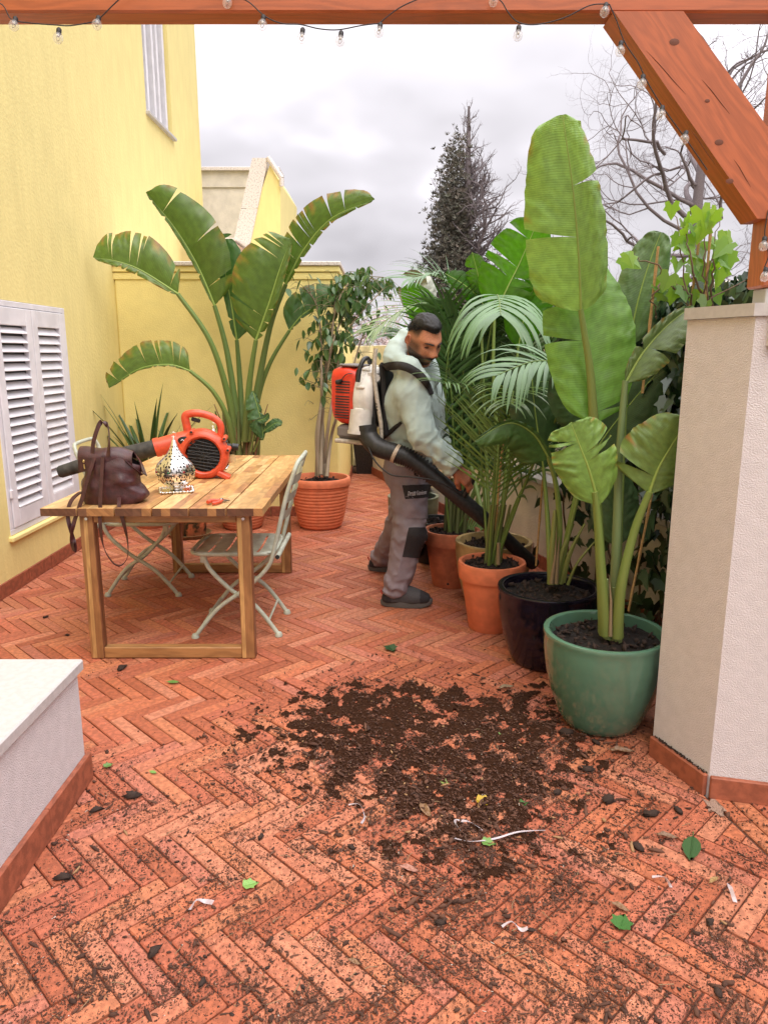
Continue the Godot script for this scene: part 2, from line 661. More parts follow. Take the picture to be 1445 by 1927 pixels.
func build_house() -> void:
	var hs := thing("yellow_house", "tall yellow rendered house with white louvred shutters beside the table", "house", Vector3(-2.3, 0, -6))
	# wall: a solid with two openings let into it
	var cs := CSGCombiner3D.new()
	cs.name = "wall"
	hs.add_child(cs)
	var add_box := func(pos: Vector3, size: Vector3, op: int):
		var c := CSGBox3D.new()
		c.name = "solid"
		c.size = size
		c.position = pos - hs.position
		c.operation = op
		c.material = M.yellow
		cs.add_child(c, true)
	add_box.call(Vector3(-2.8, 3.5, -3.525), Vector3(1.0, 7.02, 13.05), CSGShape3D.OPERATION_UNION)
	add_box.call(Vector3(-2.29, 1.055, -4.98), Vector3(0.11, 1.42, 1.07), CSGShape3D.OPERATION_SUBTRACTION)
	add_box.call(Vector3(-2.29, 4.9, -8.31), Vector3(0.3, 2.32, 0.93), CSGShape3D.OPERATION_SUBTRACTION)
	# skirting tiles along the foot
	var z := 2.0
	while z > -6.55:
		var l := 0.33
		put("skirting_tile", boxes([[Vector3(0.0065, 0.045, z - l * 0.5 + 6.0), Vector3(0.013, 0.09, l - 0.004)]], 0.002).mesh(), M.skirting, hs)
		z -= l
	# shutters
	var sill := MB.new()
	sill.box(Transform3D(Basis(), Vector3(0.004, 0.325, 1.02)), Vector3(0.05, 0.035, 1.12), 0.008)
	put("sill", sill.mesh(), M.yellow, hs)
	put("shutter_frame", boxes([[Vector3(-0.02, 1.745, 1.02), Vector3(0.05, 0.035, 1.07)], [Vector3(-0.02, 0.363, 1.02), Vector3(0.05, 0.035, 1.07)], [Vector3(-0.02, 1.055, 0.503), Vector3(0.05, 1.347, 0.035)], [Vector3(-0.02, 1.055, 1.537), Vector3(0.05, 1.347, 0.035)]], 0.003).mesh(), M.white_paint, hs)
	for leaf in 2:
		var zc := 0.7725 + 0.495 * leaf
		var sh := Node3D.new()
		sh.name = "shutter"
		hs.add_child(sh, true)
		var wd := 0.487
		put("stile", boxes([[Vector3(-0.006, 1.054, zc - wd * 0.5 + 0.0375), Vector3(0.034, 1.338, 0.075)]], 0.003).mesh(), M.white_paint, sh)
		put("stile", boxes([[Vector3(-0.006, 1.054, zc + wd * 0.5 - 0.0375), Vector3(0.034, 1.338, 0.075)]], 0.003).mesh(), M.white_paint, sh)
		put("rail", boxes([[Vector3(-0.006, 1.67, zc), Vector3(0.034, 0.106, wd - 0.152)]], 0.003).mesh(), M.white_paint, sh)
		put("rail", boxes([[Vector3(-0.006, 0.44, zc), Vector3(0.034, 0.11, wd - 0.152)]], 0.003).mesh(), M.white_paint, sh)
		for k in 20:
			var s := MB.new()
			s.box(Transform3D(Basis(Vector3(0, 0, 1), deg_to_rad((-44.0 if leaf == 1 else -56.0) + 4.0 * sin(k * 3.7))), Vector3(-0.008, 0.52 + k * 0.0562, zc)), Vector3(0.060, 0.007, wd - 0.154), 0.0025)
			put("slat", s.mesh(), M.white_paint, sh)
		if leaf == 0:
			for k in 2:
				put("hinge", boxes([[Vector3(0.014, 0.6 + 0.85 * k, 1.515), Vector3(0.014, 0.05, 0.03)]], 0.002).mesh(), M.white_paint, sh)
	put("gap_shade_sheet", boxes([[Vector3(-0.04, 1.055, 1.02), Vector3(0.004, 1.4, 1.05)]]).mesh(), mat(lin(0.10, 0.095, 0.10), 0.8), hs)  # grey sheet added behind the slats, stands in for shade in the gaps
	# window above: sliding sashes deep in the wall
	var wn := Node3D.new()
	wn.name = "window"
	hs.add_child(wn)
	put("sill", boxes([[Vector3(-0.02, 3.728, -2.31), Vector3(0.12, 0.03, 0.97)]], 0.004).mesh(), M.coping, wn)
	for k in 5:
		put("frame", boxes([[Vector3(-0.07 + 0.0 * k, 4.9, -1.91 - 0.2 * k), Vector3(0.07 if k % 2 == 0 else 0.05, 2.31, 0.055)]], 0.004).mesh(), M.white_paint, wn)
	put("rail", boxes([[Vector3(-0.075, 3.78, -2.31), Vector3(0.05, 0.06, 0.9)]], 0.004).mesh(), M.white_paint, wn)
	var glass := mat(lin(0.05, 0.06, 0.07), 0.05)
	put("pane", boxes([[Vector3(-0.1, 4.9, -2.31), Vector3(0.008, 2.3, 0.9)]]).mesh(), glass, wn)


func build_walls() -> void:
	# the yellow garden wall across the far end, with its return
	var yw := thing("yellow_garden_wall", "low yellow rendered wall with stone coping behind the potted banana plant", "wall", Vector3(-1.35, 0, -6.6))
	var b := MB.new()
	b.box(Transform3D(Basis(), Vector3(0, 1.06, -1.6)), Vector3(1.9, 2.12, 3.2), 0.012)
	put("render", b.mesh(), M.yellow_rough, yw)
	put("band", boxes([[Vector3(0.008, 2.147, -1.592), Vector3(1.925, 0.05, 3.225)]], 0.006).mesh(), M.yellow_rough, yw)
	put("band", boxes([[Vector3(0.0, 2.09, -1.595), Vector3(1.91, 0.06, 3.21)]], 0.006).mesh(), M.yellow_rough, yw)
	put("coping", boxes([[Vector3(0.01, 2.19, -1.595), Vector3(1.95, 0.036, 3.26)]], 0.006).mesh(), M.stone, yw)
	for k in 6:
		put("skirting_tile", boxes([[Vector3(-0.79 + 0.317 * k, 0.045, 0.0065), Vector3(0.313, 0.09, 0.013)]], 0.002).mesh(), M.skirting, yw)
	for k in 8:
		put("skirting_tile", boxes([[Vector3(0.9565, 0.045, -0.16 - 0.317 * k), Vector3(0.013, 0.09, 0.313)]], 0.002).mesh(), M.skirting, yw)
	# stair parapet and the next building beyond
	var st := thing("stair_parapet", "sloping yellow parapet wall capped with pale veined stone above the garden wall", "parapet")
	b = MB.new()
	var z0 := -9.3
	var side := [at(508, 310, z0), at(528, 345, z0), at(528, 520, z0), at(440, 520, z0), at(462, 480, z0)]
	var far := []
	for p in side:
		far.append(p + Vector3(0.02, 0, -1.5))
	b.face(side, Vector3(0, 0, 1))
	b.face([side[1], side[2], far[2], far[1]], Vector3(1, 0, 0))
	b.face([side[0], side[1], far[1], far[0]], Vector3(1, 1, 0))
	b.face([side[0], side[4], far[4], far[0]], Vector3(-1, 0, 0))
	put("wall", b.mesh(), M.yellow, st)
	# the sloping stone slabs
	for k in 2:
		b = MB.new()
		var p0 := at(475, 297, z0 + 0.02).lerp(at(430, 497, z0 + 0.02), 0.0 if k == 0 else 0.47)
		var p1 := at(475, 297, z0 + 0.02).lerp(at(430, 497, z0 + 0.02), 0.465 if k == 0 else 1.0)
		var q0 := at(505, 297, z0 + 0.02).lerp(at(463, 497, z0 + 0.02), 0.0 if k == 0 else 0.47)
		var q1 := at(505, 297, z0 + 0.02).lerp(at(463, 497, z0 + 0.02), 0.465 if k == 0 else 1.0)
		var bk := Vector3(0, 0, -0.3)
		b.face([p0, p1, q1, q0], Vector3(0, 0, 1))
		b.face([q0, q1, q1 + bk, q0 + bk], Vector3(1, 0, 0))
		b.face([p0, q0, q0 + bk, p0 + bk], Vector3(0, 1, 0))
		b.face([p0, p1, p1 + bk, p0 + bk], Vector3(-1, 0, 0))
		put("stone_slab", b.mesh(), M.stone, st)
	b = MB.new()
	var c0 := at(504, 296, z0 + 0.04)
	var c1 := at(530, 335, z0 + 0.04)
	b.tube([c0, c1], 0.03, 4)
	b.tube([c1, c1 + Vector3(0, -0.09, 0)], 0.03, 4)
	put("coping", b.mesh(), M.stone, st)
	var bl := thing("cream_outbuilding", "plain cream wall of the neighbouring building between house and stair parapet", "building", Vector3(-2.1, 0, -11.5))
	put("wall", boxes([[Vector3(-0.5, 1.98, 0), Vector3(2.2, 3.96, 0.4)]]).mesh(), M.cream, bl)
	put("coping", boxes([[Vector3(-0.5, 3.99, 0.02), Vector3(2.26, 0.05, 0.5)]], 0.006).mesh(), M.stone, bl)
	put("band", boxes([[Vector3(-0.5, 3.86, 0.01), Vector3(2.22, 0.22, 0.42)]], 0.006).mesh(), M.cream, bl)
	# brick steps' edge below the slabs
	var stp := thing("roof_slab", "pinkish stone slab lying between house corner and sloping parapet", "slab", at(428, 462, -9.0))
	put("slab", boxes([[Vector3(-0.1, -0.08, 0), Vector3(0.5, 0.16, 0.5)]], 0.006).mesh(), mat(lin(0.62, 0.42, 0.32), 0.8, T.worn, 1.2), stp)
	put("edge", boxes([[Vector3(-0.1, 0.03, 0.0), Vector3(0.54, 0.03, 0.54)]], 0.004).mesh(), M.stone, stp)
	# far yard wall
	var fy := thing("far_yard_wall", "pale yellow boundary wall at the far end of the terrace passage", "wall", Vector3(0.2, 0, -9.75))
	put("render", boxes([[Vector3(0, 0.77, 0), Vector3(1.6, 1.54, 0.2)]], 0.008).mesh(), mat(lin(0.78, 0.68, 0.42), 0.85, T.blotch, 0.8, T.stucco, 0.1), fy)
	# boundary wall on the right, askew
	var bw := thing("cream_boundary_wall", "cream boundary wall behind the row of potted plants", "wall", Vector3(wall_x(-5.2), 0, -5.2), atan(0.302))
	put("lower_wall", boxes([[Vector3(0.15, 0.29, 0.0), Vector3(0.3, 0.58, 8.6)]], 0.006).mesh(), M.cream, bw)
	put("ledge", boxes([[Vector3(0.14, 0.6, 0.0), Vector3(0.34, 0.04, 8.62)]], 0.006).mesh(), M.coping, bw)
	put("upper_wall", boxes([[Vector3(0.19, 1.2, 1.9), Vector3(0.16, 1.16, 4.8)]], 0.006).mesh(), M.cream, bw)
	put("upper_wall", boxes([[Vector3(0.19, 1.08, -2.4), Vector3(0.16, 0.92, 3.8)]], 0.006).mesh(), M.cream, bw)
	for k in 24:
		put("skirting_tile", boxes([[Vector3(-0.0065, 0.045, -4.0 + 0.317 * k), Vector3(0.013, 0.09, 0.313)]], 0.002).mesh(), M.skirting, bw)
	# white pillar
	var pl := thing("white_pillar", "white stucco pillar with terracotta skirting carrying the wooden post", "pillar")
	var pc := [Vector2(1.083, -2.235), Vector2(0.99, -2.5), Vector2(1.25, -2.72), Vector2(1.75, -2.55), Vector2(1.68, -2.09)]
	b = MB.new()
	b.prism(PackedVector2Array(pc), -0.02, 1.555)
	put("shaft", b.mesh(), M.white_stucco, pl)
	b = MB.new()
	var mid := Vector2(1.35, -2.42)
	var wide := PackedVector2Array()
	for p in pc:
		wide.append(p + (p - mid).normalized() * 0.012)
	b.prism(wide, 1.5555, 1.592)
	put("cap", b.mesh(), M.coping, pl)
	b = MB.new()
	b.prism(PackedVector2Array([Vector2(1.118, -2.2), Vector2(1.11, -2.3), Vector2(1.7, -2.3), Vector2(1.7, -2.06)]), 1.47, 1.585)
	put("raised_block", b.mesh(), M.white_stucco, pl)
	# skirting: one tile on each face in view
	for k in 2:
		var p: Vector2 = pc[1] if k == 0 else pc[0]
		var q: Vector2 = pc[0] if k == 0 else pc[4]
		var d := (q - p).normalized()
		var o := Vector2(-d.y, d.x)
		if o.dot((p + q) * 0.5 - mid) < 0:
			o = -o
		for j in (1 if k == 0 else 2):
			var l := p.distance_to(q) if k == 0 else 0.31
			var m := p + d * (l * (j + 0.5)) + o * 0.009
			b = MB.new()
			b.box(Transform3D(Basis(Vector3.UP, -atan2(d.y, d.x)), Vector3(m.x, 0.036, m.y)), Vector3(l - 0.006, 0.078, 0.018), 0.003)
			put("skirting_tile", b.mesh(), M.skirting, pl)
	# low white wall on the left
	var lw := thing("low_white_wall", "low white stucco wall with smooth slab top beside the table", "wall", Vector3(-1.03, 0, -2.33))
	put("body", boxes([[Vector3(-0.6, 0.2, 1.7), Vector3(1.2, 0.4, 3.4)]], 0.006).mesh(), M.white_stucco, lw)
	put("coping", boxes([[Vector3(-0.595, 0.421, 1.695), Vector3(1.222, 0.04, 3.42)]], 0.005).mesh(), M.coping, lw)
	for k in 5:
		put("skirting_tile", boxes([[Vector3(0.009, 0.05, 0.155 + 0.33 * k), Vector3(0.018, 0.1, 0.326 if k else 0.33)]], 0.003).mesh(), M.skirting, lw)
	for k in 3:
		put("skirting_tile", boxes([[Vector3(-0.16 - 0.33 * k, 0.05, -0.009), Vector3(0.326, 0.1, 0.018)]], 0.003).mesh(), M.skirting, lw)


# timber with its grain along the length: a box whose faces carry uv along x
func timber(p: Vector3, q: Vector3, w: float, h: float, up := Vector3.UP, ch := 0.006) -> MB:
	var d := (q - p).normalized()
	var z := d.cross(up).normalized()
	var y := z.cross(d)
	var b := MB.new()
	b.box(Transform3D(Basis(d, y, z), (p + q) * 0.5), Vector3(p.distance_to(q), h, w), ch)
	var o := (p + q) * 0.5
	for i in b.v.size():
		var r := b.v[i] - o
		var nn := b.n[i]
		b.u[i] = Vector2(r.dot(d) * 0.7 + o.x, (r.dot(y) if absf(nn.dot(z)) > 0.5 else r.dot(z) + 0.37) * 2.2 + 0.3 * o.y)
	return b


func build_pergola() -> void:
	M.wood_red.uv1_triplanar = false
	M.wood_red.clearcoat_enabled = true
	M.wood_red.clearcoat = 0.25
	M.wood_red.clearcoat_roughness = 0.35
	var pg := thing("wooden_pergola", "reddish brown stained timber pergola beam with diagonal brace and post", "pergola")
	put("beam", timber(Vector3(-2.35, 2.475, -2.36), Vector3(2.6, 2.475, -2.36), 0.085, 0.19).mesh(), M.wood_red, pg)
	var a := Vector3(0.637, 2.377, 0)
	var dir := Vector3(0.455, -0.545, 0).normalized()
	var nrm := Vector3(-dir.y, dir.x, 0)
	var zc := -2.355
	# brace: cut level at the beam and upright at the post
	var pts := [Vector2(0.637, 2.378), Vector2(0.83, 2.378), Vector2(1.124, 2.05), Vector2(1.124, 1.835), Vector2(1.092, 1.835)]
	var b := MB.new()
	var f := []
	var g := []
	for p in pts:
		f.append(Vector3(p.x, p.y, zc + 0.05))
		g.append(Vector3(p.x, p.y, zc - 0.055))
	b.face(f, Vector3(0, 0, 1))
	b.face(g, Vector3(0, 0, -1))
	for k in 5:
		var e: Vector3 = (f[k] + f[(k + 1) % 5]) * 0.5 - Vector3(0.95, 2.1, zc)
		b.face([f[k], f[(k + 1) % 5], g[(k + 1) % 5], g[k]], e)
	for i in b.v.size():
		var r := b.v[i] - a
		b.u[i] = Vector2(r.dot(dir) * 0.8, (r.dot(nrm) if absf(b.n[i].z) > 0.5 else r.z + 0.6) * 2.2)
	var br := put("brace", b.mesh(), M.wood_red, pg)
	for e in [[at(1268, 79, zc + 0.05), 0.011], [at(1330, 190, zc + 0.05), 0.006], [at(1352, 268, zc + 0.05), 0.010], [at(1372, 341, zc + 0.05), 0.009]]:
		b = MB.new()
		b.lathe([Vector2(0.0005, 0.0012), Vector2(e[1] * 0.6, 0.001), Vector2(e[1], 0.0003)], 12, Transform3D(Basis(Vector3(1.3, 0, 0), Vector3(0, 0, 1), Vector3(0, 0.8, 0)), Vector3(e[0].x, e[0].y, zc + 0.0502)))
		put("knot", b.mesh(), mat(lin(0.13, 0.035, 0.012), 0.6), br)
	for e in [[1215, 95, 1290, 178], [1320, 150, 1372, 214], [1295, 240, 1345, 310], [1380, 300, 1412, 352]]:
		b = MB.new()
		var c0 := at(e[0], e[1], zc + 0.0502)
		var c1 := at(e[2], e[3], zc + 0.0502)
		b.tube([c0, c0.lerp(c1, 0.3) + Vector3(0.002, 0, 0), c0.lerp(c1, 0.7), c1], [0.0002, 0.0011, 0.0009, 0.0002], 5)
		put("crack", b.mesh(), mat(lin(0.09, 0.025, 0.01), 0.9), br)
	b = MB.new()
	put("post", timber(Vector3(1.195, 1.642, zc), Vector3(1.195, 2.376, zc), 0.1, 0.14, Vector3.RIGHT).mesh(), M.wood_red, pg)
	put("post_foot", boxes([[Vector3(1.15, 1.615, zc), Vector3(0.012, 0.05, 0.08)], [Vector3(1.24, 1.615, zc), Vector3(0.012, 0.05, 0.08)], [Vector3(1.195, 1.617, zc), Vector3(0.06, 0.045, 0.06)]], 0.002).mesh(), mat(lin(0.45, 0.42, 0.4), 0.5), pg)


func build_table() -> void:
	M.acacia = painted(0.42, null)
	M.acacia.albedo_texture = wood_tex(41, 512, 256, 0.3)
	var tb := thing("garden_table", "acacia wood garden table of six block-pattern planks on two square leg frames", "table", Vector3(-1.07, 0, -4.25))
	var x0 := -0.515
	var tones := [Color(0.58, 0.34, 0.135), Color(0.66, 0.42, 0.19), Color(0.50, 0.27, 0.10), Color(0.62, 0.38, 0.16), Color(0.40, 0.195, 0.085), Color(0.55, 0.33, 0.14)]
	var ends := [Color(0.13, 0.055, 0.03), Color(0.17, 0.075, 0.04), Color(0.42, 0.2, 0.075), Color(0.15, 0.06, 0.035)]
	for k in 6:
		var b := MB.new()
		var w := 1.03 / 6.0
		for s in 4:
			var z := 0.91
			var first := true
			while z > -0.91:
				var l := minf(rng.randf_range(0.22, 0.5), z + 0.91)
				if z - l < -0.85:
					l = z + 0.91
				var sw := (w - 0.008) / 4.0
				var tn: Color = tones[rng.randi() % 6]
				b.tint = tn * rng.randf_range(1.0, 1.3)
				var i0 := b.v.size()
				b.box(Transform3D(Basis(), Vector3(x0 + w * k + 0.004 + sw * (s + 0.5), 0.732, z - l * 0.5)), Vector3(sw, 0.036, l), 0.0)
				var off := Vector2(rng.randf(), rng.randf())
				for i in range(i0, b.v.size()):
					if absf(b.n[i].z) > 0.5:
						b.c[i] = ends[rng.randi() % 4] if i % 4 == 0 else b.c[i - 1]
					b.u[i] = Vector2(b.v[i].z * 0.9, (b.v[i].x + b.v[i].y) * 1.8) + off
				z -= l
		put("plank", b.mesh(), M.acacia, tb)
	for f in 2:
		var zz := 0.855 if f == 0 else -0.575
		for s in 2:
			var x := -0.315 if s == 0 else 0.415
			var b := timber(Vector3(x, 0.0, zz), Vector3(x, 0.713, zz), 0.05, 0.066, Vector3.RIGHT, 0.004)
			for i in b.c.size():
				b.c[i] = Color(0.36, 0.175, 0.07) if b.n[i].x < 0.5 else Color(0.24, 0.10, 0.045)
			var lg := put("leg", b.mesh(), M.acacia, tb)
			# a paler strip of sapwood
			b = timber(Vector3(x - (0.012 if s == 0 else 0.02), 0.004, zz + 0.0255), Vector3(x - (0.004 if s == 0 else 0.018), 0.70, zz + 0.0255), 0.002, 0.018, Vector3.RIGHT, 0.0)
			for i in b.c.size():
				b.c[i] = Color(0.58, 0.34, 0.13)
			put("sapwood", b.mesh(), M.acacia, lg)
			b = MB.new()
			b.lathe([Vector2(0.0005, 0.003), Vector2(0.007, 0.003), Vector2(0.009, 0)], 12, Transform3D(Basis(Vector3(1, 0, 0), Vector3(0, 0, 1), Vector3(0, -1, 0)), Vector3(x, 0.695, zz + 0.0252)))
			put("bolt", b.mesh(), M.chrome, lg)
		var bb := timber(Vector3(-0.282, 0.03, zz), Vector3(0.382, 0.03, zz), 0.05, 0.055, Vector3.UP, 0.004)
		for i in bb.c.size():
			bb.c[i] = Color(0.40, 0.20, 0.075)
		put("foot_rail", bb.mesh(), M.acacia, tb)
		bb = timber(Vector3(-0.282, 0.694, zz), Vector3(0.382, 0.694, zz), 0.05, 0.036, Vector3.UP, 0.004)
		for i in bb.c.size():
			bb.c[i] = Color(0.36, 0.18, 0.07)
		put("top_rail", bb.mesh(), M.acacia, tb)


func build_chairs() -> void:
	M.chair = mat(lin(0.52, 0.56, 0.46), 0.45, noise_tex(51, 0.02, 0.88, 1.0, 256, 4), 3.0)
	var ch := thing("folding_chair", "pale green folding metal chair at the near right side of the table", "chair", Vector3(-0.765, 0, -3.835), PI, "pale green folding chairs at the table")
	for s: float in [-1.0, 1.0]:
		var z: float = 0.195 * s
		var zi: float = 0.172 * s
		var b := MB.new()
		b.tube(curve([Vector3(-0.325, 0.885, z), Vector3(-0.275, 0.74, z), Vector3(-0.215, 0.50, z), Vector3(-0.175, 0.385, z), Vector3(-0.06, 0.27, z), Vector3(0.09, 0.16, z), Vector3(0.215, 0.008, z)], 6), 0.0115, 10)
		put("back_leg_rail", b.mesh(), M.chair, ch)
		b = MB.new()
		b.tube(curve([Vector3(0.155, 0.43, zi), Vector3(0.125, 0.36, zi), Vector3(0.02, 0.25, zi), Vector3(-0.10, 0.165, zi), Vector3(-0.215, 0.008, zi)], 7), 0.0115, 10)
		put("leg", b.mesh(), M.chair, ch)
		put("bracket", boxes([[Vector3(0.158, 0.425, zi), Vector3(0.03, 0.05, 0.028)]], 0.004).mesh(), M.chair, ch)
		for x in [0.215, -0.215]:
			b = MB.new()
			b.lathe([Vector2(0.001, 0.0), Vector2(0.02, 0.0), Vector2(0.021, 0.008), Vector2(0.014, 0.022), Vector2(0.001, 0.026)], 12, Transform3D(Basis(), Vector3(x, 0, z if x > 0 else zi)))
			put("foot", b.mesh(), M.chair, ch)
	var b := MB.new()
	b.tube([Vector3(-0.165, 0.085, -0.172), Vector3(-0.165, 0.085, 0.172)], 0.006, 8)
	put("stretcher", b.mesh(), M.chair, ch)
	b = MB.new()
	b.tube([Vector3(0.165, 0.085, -0.195), Vector3(0.165, 0.085, 0.195)], 0.006, 8)
	put("stretcher", b.mesh(), M.chair, ch)
	b = MB.new()
	b.tube([Vector3(-0.23, 0.447, -0.235), Vector3(-0.23, 0.447, 0.235)], 0.013, 10)
	put("pivot_rod", b.mesh(), M.chair, ch)
	b = MB.new()
	b.tube([Vector3(-0.23, 0.447, 0.236), Vector3(-0.23, 0.447, 0.24)], 0.011, 10)
	put("cap", b.mesh(), M.dark, ch)
	b = MB.new()
	b.tube([Vector3(-0.23, 0.447, -0.236), Vector3(-0.23, 0.447, -0.24)], 0.011, 10)
	put("cap", b.mesh(), M.dark, ch)
	# seat: a ring frame with broad sheet slats that dip a little
	b = MB.new()
	var ring := []
	for k in 33:
		var an := TAU * k / 32
		var cx := cos(an)
		var cz := sin(an)
		ring.append(Vector3(0.01 + 0.215 * signf(cx) * pow(absf(cx), 0.35), 0.452, 0.205 * signf(cz) * pow(absf(cz), 0.35)))
	b.tube(ring, 0.011, 8, false)
	var st := put("seat_frame", b.mesh(), M.chair, ch)
	for k in 5:
		b = MB.new()
		var rows := []
		for j in 9:
			var zz := -0.2 + 0.4 * j / 8.0
			var row := []
			for i in 4:
				row.append(Vector3(-0.195 + k * 0.084 + i * 0.024, 0.457 - 0.014 * (1.0 - pow(absf(zz) / 0.2, 2.0)) + 0.004 * sin(PI * i / 3.0), zz))
			rows.append(row)
		b.sheet(rows)
		put("seat_slat", b.mesh(), M.chair, ch)
	# back: cross slats between the uprights and a hooped top
	for k in 3:
		b = MB.new()
		var rows := []
		for j in 9:
			var zz := -0.19 + 0.38 * j / 8.0
			var row := []
			for i in 3:
				var y := 0.62 + k * 0.09 + i * 0.025
				row.append(Vector3(-0.2 - (y - 0.46) * 0.3 + 0.025 * (1 - pow(zz / 0.19, 2.0)) * -1.0 + 0.004, y, zz))
			rows.append(row)
		b.sheet(rows)
		put("back_slat", b.mesh(), M.chair, ch)
	b = MB.new()
	b.tube(curve([Vector3(-0.322, 0.88, -0.195), Vector3(-0.338, 0.92, -0.17), Vector3(-0.345, 0.928, -0.1), Vector3(-0.345, 0.928, 0.1), Vector3(-0.338, 0.92, 0.17), Vector3(-0.322, 0.88, 0.195)], 5), 0.0115, 10)
	put("back_hoop", b.mesh(), M.chair, ch)
	var c2: Node3D = ch.duplicate()
	c2.name = numbered("folding_chair")
	add_child(c2)
	c2.position = Vector3(-1.475, 0, -4.5)
	c2.rotation.y = 0.05
	tag(c2, "pale green folding metal chair tucked under the table on the house side")


func strap(pts: Array, w: float, steps: int, side: Array, thick := 0.0035) -> MB:
	var c := curve(pts, steps)
	var sd := curve(side, steps)
	var rows := [[], [], [], [], []]
	for k in c.size():
		var d: Vector3 = (c[mini(k + 1, c.size() - 1)] - c[maxi(k - 1, 0)]).normalized()
		var s: Vector3 = sd[k]
		s = (s - d * s.dot(d)).normalized()
		var nn := d.cross(s)
		rows[0].append(c[k] - s * w * 0.5 - nn * thick * 0.5)
		rows[1].append(c[k] + s * w * 0.5 - nn * thick * 0.5)
		rows[2].append(c[k] + s * w * 0.5 + nn * thick * 0.5)
		rows[3].append(c[k] - s * w * 0.5 + nn * thick * 0.5)
		rows[4].append(c[k] - s * w * 0.5 - nn * thick * 0.5)
	var b := MB.new()
	for e in 4:
		b.sheet([rows[e], rows[e + 1]])
	return b


